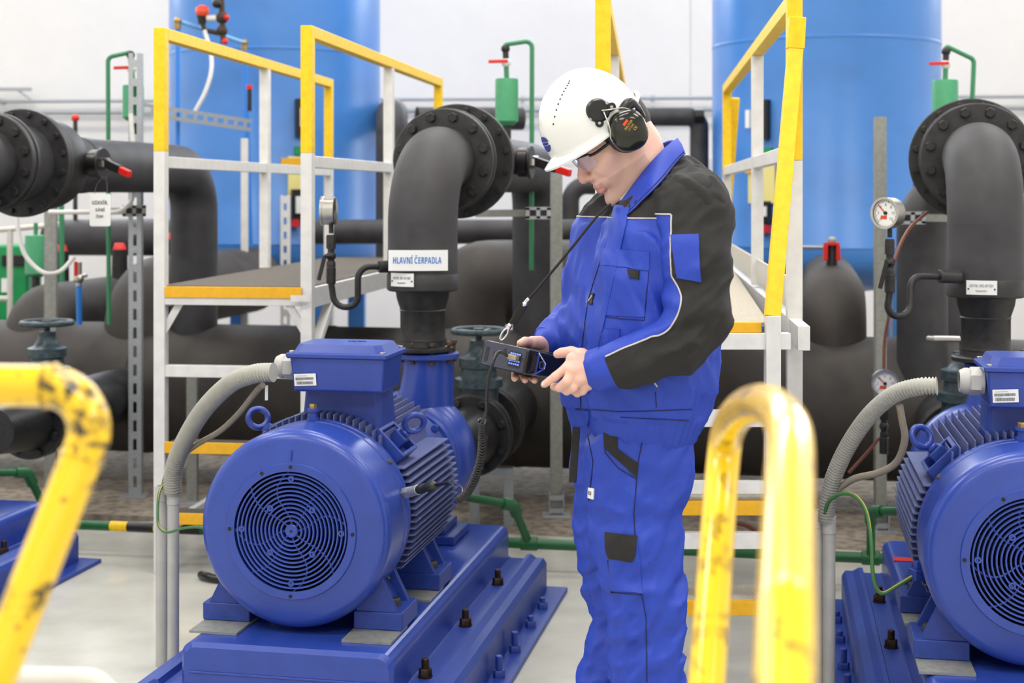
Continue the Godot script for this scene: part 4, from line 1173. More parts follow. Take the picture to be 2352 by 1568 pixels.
func discharges() -> void:
	var yaw := -atan(0.215)
	var r1 := P(971, 445, 5.27); r1.y = 0
	var t := make_discharge("discharge_pipe", "black insulated discharge elbow pipe carrying the HLAVNÍ ČERPADLA sign", true)
	t.position = r1; t.rotation.y = yaw
	var r0 := Vector3(-2.16, 0, -5.60)
	again(t, "discharge_pipe", r0, -atan(0.24), "black insulated discharge pipe with hanging white tag on its valve")
	var r2 := P(2264, 445, 4.95); r2.y = 0
	again(t, "discharge_pipe", r2, yaw, "black insulated discharge elbow pipe with only one small white tag")
	# signs on the risers
	var R := 0.128
	var out := Vector3(0.02, 0, 1).normalized()
	out = (Vector3(0, 0, 0) - r1).normalized(); out.y = 0; out = out.normalized()
	var bs := Basis(Vector3.UP.cross(out), Vector3.UP, out)
	var sg := thing("pipe_sign", "white plate lettered HLAVNÍ ČERPADLA in blue on black pipe", "sign", Vector3(r1.x, 1.2, r1.z) + out * 0.13)
	var c1 := Vector3(r1.x, 1.5 - (598 - 445) * 5.14 / F, r1.z) + out * (R + 0.008) + bs.x * (-0.016)
	sign_plate(sg, c1, bs, 0.212, 0.073, [["HLAVNÍ ČERPADLA", 0.0315, 0.0, true, 0.62, -0.004]], M.ink_blue, false, 0.36)
	# small plates
	var a1 := -0.62
	for q in [[r1, -0.60, 643.0, 5.15, "small white riveted tag below the HLAVNÍ ČERPADLA sign", "G0 PAC 001 AP 001"], [r2, -0.10, 661.0, 4.82, "small white riveted tag on discharge pipe beside the upper gauge", "G0 PAC 003 AP 001"]]:
		var o := (-(q[0] as Vector3)); o.y = 0; o = o.normalized().rotated(Vector3.UP, q[1])
		var b2 := Basis(Vector3.UP.cross(o), Vector3.UP, o)
		var c2 := Vector3(q[0].x, 1.5 - (q[2] - 445) * q[3] / F, q[0].z) + o * (R + 0.005)
		var tg := thing("pipe_tag", q[4], "tag", c2 - Vector3(0, 0.03, 0))
		sign_plate(tg, c2, b2, 0.098, 0.047, [[q[5], 0.0125, 0.006, false, 0.72], ["Čerpadlo KSB 1", 0.007, -0.011, false, 0.8]], M.ink_grey, true, 0.24)
	# hanging tag on the left-hand valve
	var ht := thing("hanging_tag", "white plate with black lettering hanging by wire from black valve", "tag", P(230, 520, 6.1))
	var hb := Basis(Vector3.UP, 0.12)
	sign_plate(ht, P(230, 482, 6.1), hb, 0.085, 0.136, [["UZAVÍR.", 0.022, 0.03, true, 0.8], ["SÁNÍ", 0.018, 0.0, true, 0.9], ["ČERP.", 0.016, -0.028, true, 0.8]], M.ink, false)
	obj("wire", G().tube(spl([P(217, 446, 6.1), P(222, 425, 6.13), P(240, 405, 6.2), P(246, 425, 6.15), P(245, 446, 6.1)]), 0.0012, 6), M.bolt, ht)
	# gauges
	gauge("pressure_gauge", "round steel pressure gauge seen from its side beside the lettered pipe", P(759, 484, 5.2), Vector3(-1, 0, -0.05), [P(770, 700, 5.2), P(768, 704, 5.2), P(822, 706, 5.2), P(822, 612, 5.2), P(888, 612, 5.24)], 0.050, true)
	gauge("pressure_gauge", "round steel pressure gauge with tilted dial on a curled siphon pipe", P(2043, 489, 4.78), Vector3(-0.72, 0, 0.69), [P(2040, 725, 4.78), P(2036, 727, 4.78), P(2090, 725, 4.8), P(2092, 633, 4.84), P(2176, 635, 4.86)], 0.050, true)
	gauge("pressure_gauge", "round steel pressure gauge on the strut behind the corrugated conduit", P(2031, 879, 5.35), Vector3(-0.12, 0, 0.99), [P(2031, 985, 5.35)], 0.049, false)
	var cp := thing("capillary_line", "thin brown copper line curving down behind the tilted-dial gauge", "pipe", P(1990, 1090, 5.5))
	obj("tube", G().tube(spl([P(2132, 486, 5.5), P(2085, 530, 5.4), P(2052, 610, 5.35), P(2042, 720, 5.35), P(2031, 800, 5.38), P(2030, 980, 5.4), P(2012, 1015, 5.45), P(1950, 1085, 5.5)]), 0.006, 8), M.copper, cp)

func corrugated(path: Array, r: float, pitch: float, amp: float, seg := 14) -> Geo:
	# resample evenly and swell the radius rib by rib
	var L := 0.0
	for i in path.size() - 1: L += path[i].distance_to(path[i + 1])
	var n := int(L / pitch) * 4
	var pts := []
	var rad := []
	var i := 0
	var acc := 0.0
	for k in n + 1:
		var s := L * k / n
		while i < path.size() - 2 and acc + path[i].distance_to(path[i + 1]) < s:
			acc += path[i].distance_to(path[i + 1]); i += 1
		var f: float = (s - acc) / path[i].distance_to(path[i + 1])
		pts.append((path[i] as Vector3).lerp(path[i + 1], clampf(f, 0, 1)))
		rad.append(r + [amp, amp, -amp, -amp][k % 4])
	return G().tube(pts, rad, seg)

# a slotted steel strut: front web with real slots, two side flanges
func strut(a: Vector3, b: Vector3, w: float, dep: float, pitch: float, slot: float, sw: float, face := Vector3.BACK) -> Geo:
	var g := G()
	var y := (b - a).normalized()
	var x := y.cross(face).normalized()
	var z := x.cross(y).normalized()
	var bs := Basis(x, y, z)
	var L := a.distance_to(b)
	var th := 0.003
	var m := (a + b) * 0.5
	for s in [-1.0, 1.0]:
		g.box(m + x * (s * (w / 2 - th / 2)) - z * dep / 2, Vector3(th, L, dep), bs)
		if slot > 0.0:
			var sd := (w - sw) / 2
			g.box(m + x * (s * (w / 2 - sd / 2)), Vector3(sd, L, th), bs)
	if slot > 0.0:
		var q := 0.0
		while q < L:
			var e := minf(q + pitch - slot, L)
			g.box(a + y * ((q + e) / 2), Vector3(sw, e - q, th), bs)
			q += pitch
	else:
		g.box(m, Vector3(w, L, th), bs)
		for s in [-1.0, 1.0]:
			g.box(m + x * (s * (w * 0.36)) - z * dep, Vector3(w * 0.28, L, th), bs)
	return g

func services() -> void:
	# ---- conduits, flexible hoses and earth wires
	M.earth_green = mat(Color(0.22, 0.42, 0.22), 0.5)
	M.earth_yellow = mat(Color(0.72, 0.62, 0.22), 0.5)
	var sets := [
		{"d": 4.62, "x": [371.0, 398.0], "top": [1115.0, 1122.0], "lab": "beside the man's motor"},
		{"d": 4.22, "x": [1879.0, 1904.0], "top": [1172.0, 1185.0], "lab": "beside the motor with green earth wire"},
	]
	for q in sets:
		for i in 2:
			var b := FL(q.x[i], q.d + 0.03 * (1 - i))
			var top := P(q.x[i], q.top[i], q.d + 0.03 * (1 - i))
			var t := thing("conduit_post", "light grey upright plastic conduit, %s one of the pair standing on the floor %s" % [["wire-carrying", "hose-carrying"][i], ["near the man's motor", "before the pale-decked platform legs"][sets.find(q)]], "conduit", b, 0.0, "grey conduit uprights")
			t.set_meta("label", ["grey plastic conduit post with a taller rim, beside the motor wired to the instrument", "grey plastic conduit post holding the corrugated hose of the instrumented motor", "grey plastic conduit post with green earth wire, behind the bent yellow rail", "grey plastic conduit post holding the corrugated hose below the twin gauges"][sets.find(q) * 2 + i])
			var r := 0.0182
			obj("tube", G().lathe([Vector2(r - 0.003, 0), Vector2(r, 0), Vector2(r, top.y - 0.05), Vector2(r + 0.002, top.y - 0.048), Vector2(r + 0.002, top.y), Vector2(r - 0.002, top.y), Vector2(r - 0.002, 0.1)], Transform3D(Basis.IDENTITY, b), 28), M.conduit, t)
	var f1 := spl([P(628, 855, 4.29), P(585, 858, 4.31), P(530, 880, 4.36), P(470, 938, 4.45), P(425, 1010, 4.54), P(400, 1075, 4.6), P(396, 1130, 4.62)], 10)
	var h1 := thing("flexible_conduit", "thick grey corrugated hose arching to the instrumented motor's terminal box", "hose", f1[-1], 0.0, "grey corrugated hoses")
	obj("hose", corrugated(f1, 0.0262, 0.0092, 0.0024), M.hose, h1)
	var f2 := spl([P(604, 884, 4.33), P(588, 900, 4.36), P(548, 950, 4.42), P(505, 990, 4.5), P(450, 1022, 4.56), P(400, 1062, 4.61), P(380, 1098, 4.64), P(376, 1130, 4.66)], 10)
	var h2 := thing("flexible_conduit", "thin dull corrugated hose hanging below the thick one near the white cable tag", "hose", f2[-1], 0.0, "grey corrugated hoses")
	obj("hose", corrugated(f2, 0.0085, 0.005, 0.0008, 10), M.hose_old, h2)
	obj("cable_tag", G().box(P(612, 902, 4.34), Vector3(0.009, 0.044, 0.002), Basis(Vector3.UP, 0.3), 0.0005), M.plate, h2, "white cable tag")
	var f3 := spl([P(2152, 886, 3.93), P(2110, 888, 3.95), P(2055, 905, 4.0), P(2000, 950, 4.07), P(1950, 1020, 4.14), P(1915, 1095, 4.19), P(1900, 1160, 4.21), P(1898, 1195, 4.22)], 10)
	var h3 := thing("flexible_conduit", "thick grey corrugated hose arching past the lower gauge to a terminal box", "hose", f3[-1], 0.0, "grey corrugated hoses")
	obj("hose", corrugated(f3, 0.0222, 0.0088, 0.0022), M.hose, h3)
	var f4 := spl([P(2066, 930, 3.99), P(2072, 965, 4.0), P(2078, 1010, 4.02), P(2060, 1060, 4.06), P(2020, 1085, 4.1), P(1960, 1100, 4.16), P(1920, 1130, 4.2), P(1904, 1165, 4.22), P(1902, 1195, 4.23)], 10)
	var h4 := thing("flexible_conduit", "thin grey corrugated hose curling below the thick one behind the bent rail", "hose", f4[-1], 0.0, "grey corrugated hoses")
	obj("hose", corrugated(f4, 0.0095, 0.005, 0.0008, 10), M.hose_old, h4)
	var e1 := spl([P(377, 1112, 4.64), P(366, 1130, 4.60), P(362, 1175, 4.57), P(366, 1210, 4.55), P(385, 1222, 4.52), P(415, 1214, 4.46), P(445, 1210, 4.4), P(470, 1212, 4.36)], 8)
	var w1 := thing("earth_wire", "green and yellow earth wire looping from conduit to the instrumented motor", "wire", e1[3], 0.0, "green and yellow earth wires")
	var e2 := spl([P(1894, 1180, 4.2), P(1905, 1150, 4.17), P(1932, 1134, 4.13), P(1965, 1140, 4.08), P(1990, 1175, 4.04), P(2001, 1240, 4.0), P(2004, 1310, 3.98), P(2012, 1348, 3.97), P(2028, 1362, 3.97), P(2060, 1345, 3.98), P(2105, 1318, 4.0)], 8)
	var w2 := thing("earth_wire", "green and yellow earth wire looping down past the red tape strip", "wire", e2[60], 0.0, "green and yellow earth wires")
	for q in [[w1, e1, 0.0042], [w2, e2, 0.0055]]:
		obj("green_strand", G().tube(q[1], q[2], 10), M.earth_green, q[0])
		var off := []
		for p in q[1]: off.append(p + Vector3(0.3, 0.85, 0.35).normalized() * q[2] * 0.62)
		obj("yellow_stripe", G().tube(off, q[2] * 0.50, 8), M.earth_yellow, q[0])
	var lug := thing("earth_clamp", "small dark blue earth clamp at the lower end of the looping earth wire", "clamp", P(2108, 1322, 4.0))
	obj("clamp", G().box(P(2106, 1318, 4.0), Vector3(0.035, 0.03, 0.04), Basis(Vector3.UP, 0.3), 0.004).hexa(P(2108, 1305, 4.0), Vector3.UP, 0.013, 0.02), M.blue_cast, lug)
	# ---- green drain line along the floor
	var gl := thing("drain_pipe", "dark green pipe running along the floor behind the pumps", "pipe", FL(800, 6.0))
	var ga := P(-300, 1186, 6.32)
	var gb := P(2600, 1302, 5.42)
	ga.y = 0.11; gb.y = 0.11
	obj("main", G().cyl(ga, gb, 0.0205, -1.0, 20), M.green, gl)
	var gx := func(px: float) -> Vector3:
		var k := (px - CX) / F                      # point of the line under that pixel column
		var f: float = (k * -ga.z - ga.x) / ((gb.x - ga.x) + k * (gb.z - ga.z))
		return ga.lerp(gb, f)
	var dirg := (gb - ga).normalized()
	var j := 0
	for q in [[255, 294, 0], [294, 356, 1], [356, 410, 0], [410, 462, 1]]:
		obj("warning_tape", G().cyl(gx.call(q[0]), gx.call(q[1]), 0.0212, -1.0, 20), M.yellow if q[2] == 0 else M.black_plastic, gl)
	for q in [[1215.0, 1160.0, 1178.0, 1040.0, 1136.0], [2000.0, 1175.0, 2001.0, 2100.0, 1172.0], [120.0, 1085.0, 62.0, -60.0, 1085.0]]:
		var b: Vector3 = gx.call(q[0])
		var d0: float = -b.z
		var br := thing("drain_branch", ["green drain branch pipe rising to the pump beside the man", "green drain branch pipe rising beside the looping earth wire and red tape", "green drain branch pipe behind the chipped yellow handrail"][j], "pipe", b, 0.0, "green drain branches")
		var mid := P(q[2], q[1], d0 - 0.10)
		var end := P(q[3], q[4], d0 - 0.25)
		var pth := fil([b, mid, end], 0.03, 8)
		obj("branch", G().tube(pth, 0.0165, 14), M.green, br)
		obj("tee", G().cyl(b - dirg * 0.035, b + dirg * 0.035, 0.027, -1.0, 18, 0.004), M.green, br)
		var dd := (end - mid).normalized()
		obj("elbow", G().tube(fil([mid.lerp(b, 0.22), mid, mid + dd * 0.05], 0.025, 6), 0.024, 16), M.green, br)
		j += 1
	# ---- steel struts
	var st := [
		[[310.0, 122.0, 7.25], 7.25, 0.064, 0.04, 0.092, 0.055, 0.018, M.galv, "tall galvanised slotted strut standing between header pipe and white platform post"],
		[[115.0, 470.0, 7.25], 7.25, 0.058, 0.03, 0.0, 0.0, 0.0, M.galv_old, "dull steel channel upright rising behind a handwheel, beside the white cable"],
		[[1278.0, 396.0, 6.81], 6.81, 0.056, 0.04, 0.0, 0.0, 0.0, M.galv_old, "dull steel channel upright between the man and the lettered pipe"],
		[[2024.0, 268.0, 6.5], 6.5, 0.048, 0.04, 0.0, 0.0, 0.0, M.galv_old, "dull steel channel upright carrying the lower pressure gauge"],
		[[440.0, 866.0, 7.1], 7.1, 0.05, 0.04, 0.0, 0.0, 0.0, M.galv_old, "short steel channel upright under the ribbed deck of the platform"],
	]
	for q in st:
		var top := P(q[0][0], q[0][1], q[0][2])
		var b := Vector3(top.x, 0.0, top.z)
		var t := thing("strut_upright", q[8], "strut", b)
		obj("channel", strut(b + Vector3(0, 0.01, 0), top, q[2], q[3], q[4], q[5], q[6]), q[7], t)
		obj("base_plate", G().box(b + Vector3(0, 0.006, 0.01), Vector3(0.13, 0.012, 0.11), Basis.IDENTITY, 0.002), M.galv, t)
		if q[0][0] > 1200:
			var ft := G()
			for s in [-1.0, 1.0]: ft.box(b + Vector3(s * (q[2] / 2 + 0.004), 0.06, 0.0), Vector3(0.006, 0.11, 0.06))
			ft.box(b + Vector3(0, 0.09, 0.022), Vector3(q[2] + 0.014, 0.022, 0.005)).box(b + Vector3(0, 0.03, 0.022), Vector3(q[2] + 0.014, 0.022, 0.005))
			obj("foot_bracket", ft, M.galv, t)
	# cantilever arms under the discharge pipes
	for q in [[1236.0, 489.0, 6.76, 1095.0, "slotted bracket arm under the discharge pipe beside the man"], [312.0, 484.0, 7.2, 250.0, "dark slotted bracket arm on the tall galvanised strut"], [2092.0, 500.0, 6.45, 2190.0, "slotted bracket arm behind the tilted-dial gauge"]]:
		var c := P(q[0], q[1], q[2])
		var t := thing("bracket_arm", q[4], "bracket", c - Vector3(0, 0.03, 0))
		var w := 0.115
		var g := G()
		for yy in [-0.021, 0.021]: g.box(c + Vector3(0, yy, 0.03), Vector3(w, 0.014, 0.006))
		for xx in [-0.5, 0.0, 0.5]: g.box(c + Vector3(xx * (w - 0.018), 0, 0.03), Vector3(0.018, 0.05, 0.006))
		obj("back_plate", G().box(c + Vector3(0, 0, 0.022), Vector3(w - 0.004, 0.05, 0.006)), M.iron, t)
		obj("end_plate", g, M.galv if q[0] > 1000 else M.galv_old, t)
		obj("arm", G().bar(c, P(q[3], q[1] + 1, q[2] + 0.1), 0.04, 0.034), M.galv_old, t)
	# pipe stand beside the pump
	var ps := thing("pipe_stand", "small galvanised frame stand beside the pump and green branch", "stand", FL(1165, 6.6))
	obj("top_beam", G().bar(P(1080, 1080, 6.6), P(1180, 1080, 6.6), 0.05, 0.03), M.galv, ps)
	obj("leg", G().bar(P(1168, 1085, 6.6), FL(1168, 6.6), 0.045, 0.045), M.galv, ps)
	obj("leg", G().bar(P(1090, 1085, 6.6), FL(1090, 6.6), 0.045, 0.045), M.galv, ps)
	# black cable end lying behind the motor
	var ce := thing("cable_stub", "short black cable piece lying on the floor behind the motor", "cable", FL(480, 5.66))
	obj("cable", G().tube(spl([FL(462, 5.70) + Vector3(0, 0.016, 0), FL(474, 5.66) + Vector3(0, 0.022, 0), FL(492, 5.64) + Vector3(0, 0.018, 0), FL(540, 5.62) + Vector3(0, 0.016, 0)]), 0.016, 10), M.black_plastic, ce)
	# brown cable on the floor behind the man
	var bc := thing("floor_cable", "brown cable lying on the floor behind the platform steps", "cable", FL(1700, 6.6))
	obj("cable", G().tube(spl([FL(1590, 6.3) + Vector3(0, 0.012, 0), FL(1660, 6.6) + Vector3(0, 0.012, 0), FL(1720, 6.55) + Vector3(0, 0.012, 0), FL(1800, 6.15) + Vector3(0, 0.012, 0), FL(1950, 6.0) + Vector3(0, 0.012, 0)]), 0.011, 8), M.copper, bc)

func vessel(label: String, px: float, y0: float, y1: float, d: float, w: float, loop: Array, lever: bool) -> void:
	# small green air-release vessel with its vent loop
	var top := P(px, y0, d)
	var bot := P(px, y1, d)
	var t := thing("vent_vessel", label, "vessel", bot - Vector3(0, 0.25, 0), 0.0, "green vent vessels")
	var r := w * d / F / 2
	var h := top.y - bot.y
	obj("shell", G().lathe([Vector2(0, 0), Vector2(r * 0.6, 0.0), Vector2(r, 0.02), Vector2(r, h - 0.01), Vector2(r * 0.96, h), Vector2(0, h + 0.004)], Transform3D(Basis.IDENTITY, bot), 28), M.green_pot, t)
	obj("drain_stub", G().cyl(bot + Vector3(0, -0.25, 0), bot + Vector3(0, 0.004, 0), r * 0.38, -1.0, 14), M.rubber2, t)
	if loop.size() == 0:
		obj("vent_stub", G().cyl(top, top + Vector3(0, 0.07, 0), 0.012, -1.0, 10), M.green_pipe, t)
		return
	var pts := [top]
	for q in loop: pts.append(P(q[0], q[1], d))
	var up: Vector3 = pts[1]
	obj("vent_pipe", G().cyl(top, top.lerp(up, 0.45), 0.0125, -1.0, 12), M.green_pipe, t)
	obj("cock", G().cyl(top.lerp(up, 0.42), top.lerp(up, 0.66), 0.016, -1.0, 12).ball(top.lerp(up, 0.54), 0.024, 8), M.white, t)
	if lever:
		var c := top.lerp(up, 0.58)
		obj("cock_handle", G().bar(c + Vector3(0.01, 0, 0.02), c + Vector3(-0.085, -0.003, 0.02), 0.012, 0.016), M.red, t)
	obj("union", G().cyl(top.lerp(up, 0.66), up, 0.015, -1.0, 12).ball(up, 0.022, 8), M.iron, t)
	obj("loop_pipe", G().tube(fil([up + Vector3(0, 0.004, 0)] + pts.slice(2), 0.03, 6), 0.0115, 12), M.green_pipe, t)

func run(called: String, label: String, cat: String, pts: Array, r: float, m: Material, bend := 0.2, group := "") -> Node3D:
	var low: Vector3 = pts[0]
	for p in pts:
		if p.y < low.y: low = p
	var t := thing(called, label, cat, low, 0.0, group)
	obj("pipe", G().tube(fil(pts, bend, 9), r, 28 if r > 0.05 else 12), m, t)
	return t

func background() -> void:
	# green vent vessels
	vessel("green vent vessel with red-handled cock above the lettered pipe's valve", 1164, 181, 288, 7.1, 53, [[1161, 112], [1161, 102], [1222, 93], [1221, 620]], true)
	vessel("green vent vessel partly hidden by the tall slotted strut", 306, 196, 278, 7.35, 48, [[300, 126], [300, 120], [248, 131], [250, 745]], true)
	vessel("green vent vessel above the discharge pipe with one small tag", 2171, 184, 300, 7.05, 58, [[2173, 118], [2174, 106], [2237, 136], [2229, 330]], true)
	vessel("green vent vessel standing low behind the steel channel upright", 82, 540, 636, 8.3, 48, [], false)
	# insulated elbows that turn down into the header
	var br := [
		[1916.0, 612.0, 0.152, "dusty grey elbow topped by a red-handled valve beside the pale-decked platform", M.rubber_dusty],
		[330.0, 592.0, 0.205, "dusty grey elbow behind the tall slotted strut", M.rubber_dusty],
		[88.0, 655.0, 0.18, "brownish elbow below the low green vent vessel", M.rubber_dusty],
	]
	for q in br:
		var d := 7.9
		for k in 6: d = header_d((q[0] - CX) * d / F)
		var x: float = (q[0] - CX) * d / F
		var r: float = q[2]
		var ytop: float = EYE - (q[1] - HY) * (d - 0.05) / F
		var zz := -d - r
		var pts := [Vector3(x, 0.55, -d), Vector3(x, ytop - r, -d), Vector3(x + 0.3, ytop - r, -d - 1.5)]
		var t := run("branch_pipe", q[3], "pipe", pts, r, q[4], r * 1.25, "grey elbows on the header pipe")
		t.position.y = 0.55
	# red cock on top of the right elbow
	var rc := thing("red_valve", "red-handled ball valve on top of the dusty elbow beside the pale-decked platform", "valve", P(1910, 612, 7.2))
	obj("body", G().cyl(P(1911, 622, 7.2), P(1911, 560, 7.2), 0.03, 0.022, 14), M.iron, rc)
	obj("handle", G().bar(P(1896, 562, 7.18), P(1896, 598, 7.18), 0.02, 0.03).bar(P(1924, 562, 7.18), P(1924, 598, 7.18), 0.02, 0.03).bar(P(1893, 560, 7.18), P(1927, 560, 7.18), 0.03, 0.015), M.red, rc)
	obj("cap", G().ball(P(1911, 553, 7.2), 0.022, 8), M.galv_old, rc)
	var im := run("impulse_line", "thin steel tube from the blue tank to the red-handled valve", "tube", [P(1835, 566, 8.79), P(1840, 567, 7.4), P(1893, 568, 7.25)], 0.008, M.steel, 0.02)
	# big pipe leaving to the right behind the lettered riser
	var bg := run("branch_pipe", "thick dusty insulated pipe behind the lettered discharge pipe", "pipe", [P(1060, 800, 7.75), P(1065, 650, 7.8), P(1560, 640, 8.6)], 0.23, M.rubber_dusty, 0.3, "grey elbows on the header pipe")
	run("cross_pipe", "black insulated pipe running level behind the lettered riser", "pipe", [P(700, 532, 8.6), P(1560, 532, 8.6)], 0.072, M.rubber, 0.1)
	run("cross_pipe", "black insulated pipe with a downward elbow between the man and the tank behind him", "pipe", [P(1240, 268, 9.6), P(1606, 268, 9.6), P(1606, 860, 9.6)], 0.062, M.rubber, 0.075)
	obj("elbow_cap", G().cyl(P(1594, 266, 9.54), P(1616, 266, 9.54), 0.045, -1.0, 14), M.black_plastic, get_node("cross_pipe_001"))
	run("cross_pipe", "black insulated pipe rising between a blue tank and the lettered pipe's flange", "pipe", [P(900, 640, 9.1), P(900, 262, 9.1), P(905, 262, 10.6)], 0.10, M.rubber, 0.12)
	run("cross_pipe", "black insulated pipe behind the big flange of the lettered pipe", "pipe", [P(958, 272, 9.3), P(1200, 272, 9.5)], 0.075, M.rubber, 0.1)
	run("cross_pipe", "black insulated pipe running level behind the low green vent vessel", "pipe", [P(120, 545, 9.4), P(420, 545, 9.0)], 0.115, M.rubber, 0.1)
	run("cross_pipe", "black insulated pipe behind the man's chin", "pipe", [P(1310, 760, 9.0), P(1310, 425, 9.0), P(1640, 432, 8.9)], 0.055, M.rubber, 0.1)
	run("cross_pipe", "grey insulated pipe end behind the man's shoulder strap", "pipe", [P(1316, 600, 8.9), P(1330, 575, 8.9), P(1600, 570, 9.2)], 0.14, mat(Color(0.62, 0.62, 0.62), 0.6), 0.1)
	# upright black drop behind the right riser
	run("drop_pipe", "black insulated pipe standing behind the tilted-dial gauge and its siphon", "pipe", [P(2118, 900, 6.75), P(2118, 470, 6.75), P(2200, 440, 6.9)], 0.115, M.rubber, 0.16)
	var gb := thing("cabinet", "pale grey cabinet on the wall behind the man's shoulder", "cabinet", P(1612, 460, 13.0))
	obj("body", G().box(P(1612, 410, 13.03), Vector3(0.25, 0.34, 0.17), Basis.IDENTITY, 0.008), M.offwhite, gb)
	obj("door", G().box(P(1612, 410, 12.935), Vector3(0.23, 0.32, 0.01), Basis.IDENTITY, 0.003), M.white, gb)
	# thin service pipes along the back wall
	for q in [[236.0, 12.95, 0.016], [262.0, 12.95, 0.022]]:
		var t := thing("wall_pipe", ["thin grey pipe fixed along the back wall, upper of two", "thin grey pipe fixed along the back wall, lower of two"][0 if q[0] < 250 else 1], "pipe", P(600, q[0], q[1]))
		obj("pipe", G().cyl(P(-700, q[0], q[1]), P(3050, q[0] - 18, q[1]), q[2], -1.0, 10), M.galv, t)
		for k in 12:
			var c := P(-300 + k * 300, q[0] - 1.5 - k * 1.4, q[1])
			obj("clip", G().box(c + Vector3(0, 0, -0.05), Vector3(0.03, 0.05, 0.12)), M.galv, t)
	# shelf bracket on the left of the back wall
	var sb := thing("wall_bracket", "grey triangular bracket on the back wall above the black valve with the hanging tag", "bracket", P(30, 240, 12.9))
	obj("top_bar", G().bar(P(-40, 205, 12.95), P(72, 205, 12.95), 0.05, 0.03), M.galv, sb)
	obj("brace", G().bar(P(40, 207, 12.95), P(76, 232, 12.95), 0.02, 0.015), M.galv, sb)
	# blue pipe frame with copper corners before the left tank
	var fr := thing("blue_pipe_frame", "thin blue pipe loop with brass corners before the tank with the level gauge post", "pipe", P(408, 740, 8.9))
	var a := P(408, 745, 8.8)
	var b := P(408, 48, 8.8)
	var c := P(561, 98, 9.3)
	var dd := P(577, 660, 9.3)
	obj("left_pipe", G().cyl(a, b, 0.014, -1.0, 14), M.pipe_blue, fr)
	obj("top_pipe", G().cyl(b, c, 0.013, -1.0, 14), mat(Color(0.50, 0.72, 0.92), 0.3), fr)
	obj("right_pipe", G().cyl(c, dd, 0.017, -1.0, 14), M.pipe_blue, fr)
	for q in [b, c]: obj("corner", G().ball(q, 0.024, 8).cyl(q, q + Vector3(0, -0.05, 0), 0.02, -1.0, 12), M.brass, fr)
	# cock group with red cap
	var ck := thing("cock_group", "brass fittings with a red capped gauge above the yellow rail", "valve", P(505, 100, 8.9))
	obj("red_cap", G().ball(P(465, 27, 8.9), 0.042, 10).cyl(P(465, 27, 8.9), P(465, 16, 8.9), 0.038, -1.0, 14), M.orange, ck)
	obj("cap_base", G().cyl(P(464, 36, 8.9), P(464, 56, 8.9), 0.033, 0.022, 14), M.iron, ck)
	obj("yoke", G().tube(fil([P(466, 56, 8.9), P(470, 70, 8.9), P(505, 76, 8.9)], 0.02), 0.015, 10).cyl(P(508, -20, 8.9), P(513, 100, 8.9), 0.018, -1.0, 12).ball(P(510, 40, 8.9), 0.04, 8).ball(P(510, 70, 8.9), 0.035, 8), M.rust, ck)
	obj("union", G().cyl(P(475, 42, 8.9), P(503, 42, 8.9), 0.019, -1.0, 12), M.white, ck)
	obj("red_tag", G().ball(P(520, 40, 8.88), 0.02, 6).ball(P(517, 95, 8.88), 0.02, 6), M.red, ck)
	obj("knob", G().ball(P(498, 8, 8.88), 0.03, 8), M.iron, ck)
	var wh := run("sample_hose", "white plastic hose hanging from the brass fittings to the slotted ladder", "hose", spl([P(470, 70, 8.88), P(484, 120, 8.85), P(485, 165, 8.82), P(470, 215, 8.8), P(447, 258, 8.8)], 5), 0.013, M.white, 0.01)
	# slotted ladder strut across
	var ls := thing("cross_strut", "galvanised slotted strut lying across before the tank with the level gauge post", "strut", P(400, 265, 8.75))
	obj("channel", strut(P(322, 250, 8.5), P(578, 288, 9.1), 0.075, 0.04, 0.075, 0.05, 0.03), M.galv, ls)
	var wp := thing("tank_post", "white square post beside the red-topped rod before a tank", "post", FL(562, 9.0))
	obj("post", G().bar(P(562, 318, 9.0), FL(562, 9.0), 0.04, 0.04), M.white, wp)
	var rl := thing("red_topped_probe", "thin dark rod with a red top beside the white platform post", "probe", P(573, 250, 9.1))
	obj("rod", G().cyl(P(573, 205, 9.1), P(573, 255, 9.1), 0.014, -1.0, 10), M.black_plastic, rl)
	obj("red_top", G().cyl(P(573, 195, 9.1), P(573, 205, 9.1), 0.019, -1.0, 10), M.red, rl)
	var lg := thing("level_gauge", "white perforated level gauge post standing before a blue tank", "gauge", FL(655, 9.3))
	obj("channel", strut(FL(655, 9.3), P(655, 448, 9.3), 0.06, 0.03, 0.09, 0.045, 0.02), M.white, lg)
	# left back clutter
	var gm := thing("green_machine", "bright green machine with black band behind the white tubular stand", "machine", FL(36, 9.6))
	obj("body", G().box(P(42, 700, 9.6), Vector3(0.22, 0.80, 0.3), Basis.IDENTITY, 0.02), M.green_bright, gm)
	obj("black_band", G().box(P(42, 598, 9.44), Vector3(0.21, 0.07, 0.03), Basis.IDENTITY, 0.005), M.black_plastic, gm)
	obj("white_mark", G().box(P(14, 655, 9.43), Vector3(0.06, 0.09, 0.006)), M.plate, gm)
	var wf := thing("tube_stand", "white tubular stand before the bright green machine", "stand", FL(22, 8.9))
	obj("post", G().cyl(P(23, 530, 8.9), FL(23, 8.9), 0.018, -1.0, 12), M.offwhite, wf)
	obj("rail", G().cyl(P(-60, 533, 8.9), P(132, 516, 8.9), 0.016, -1.0, 12), M.offwhite, wf)
	obj("lower_rail", G().cyl(P(-60, 686, 8.9), P(23, 686, 8.9), 0.018, -1.0, 12), M.offwhite, wf)
	obj("end_cap", G().ball(P(133, 516, 8.9), 0.022, 8), M.white, wf)
	run("white_cable", "white cable drooping in front of the low green vessel", "cable", spl([P(38, 495, 7.1), P(42, 530, 7.1), P(55, 580, 7.1), P(80, 612, 7.1), P(108, 628, 7.1), P(140, 622, 7.15), P(170, 590, 7.2)], 5), 0.011, M.white, 0.01)
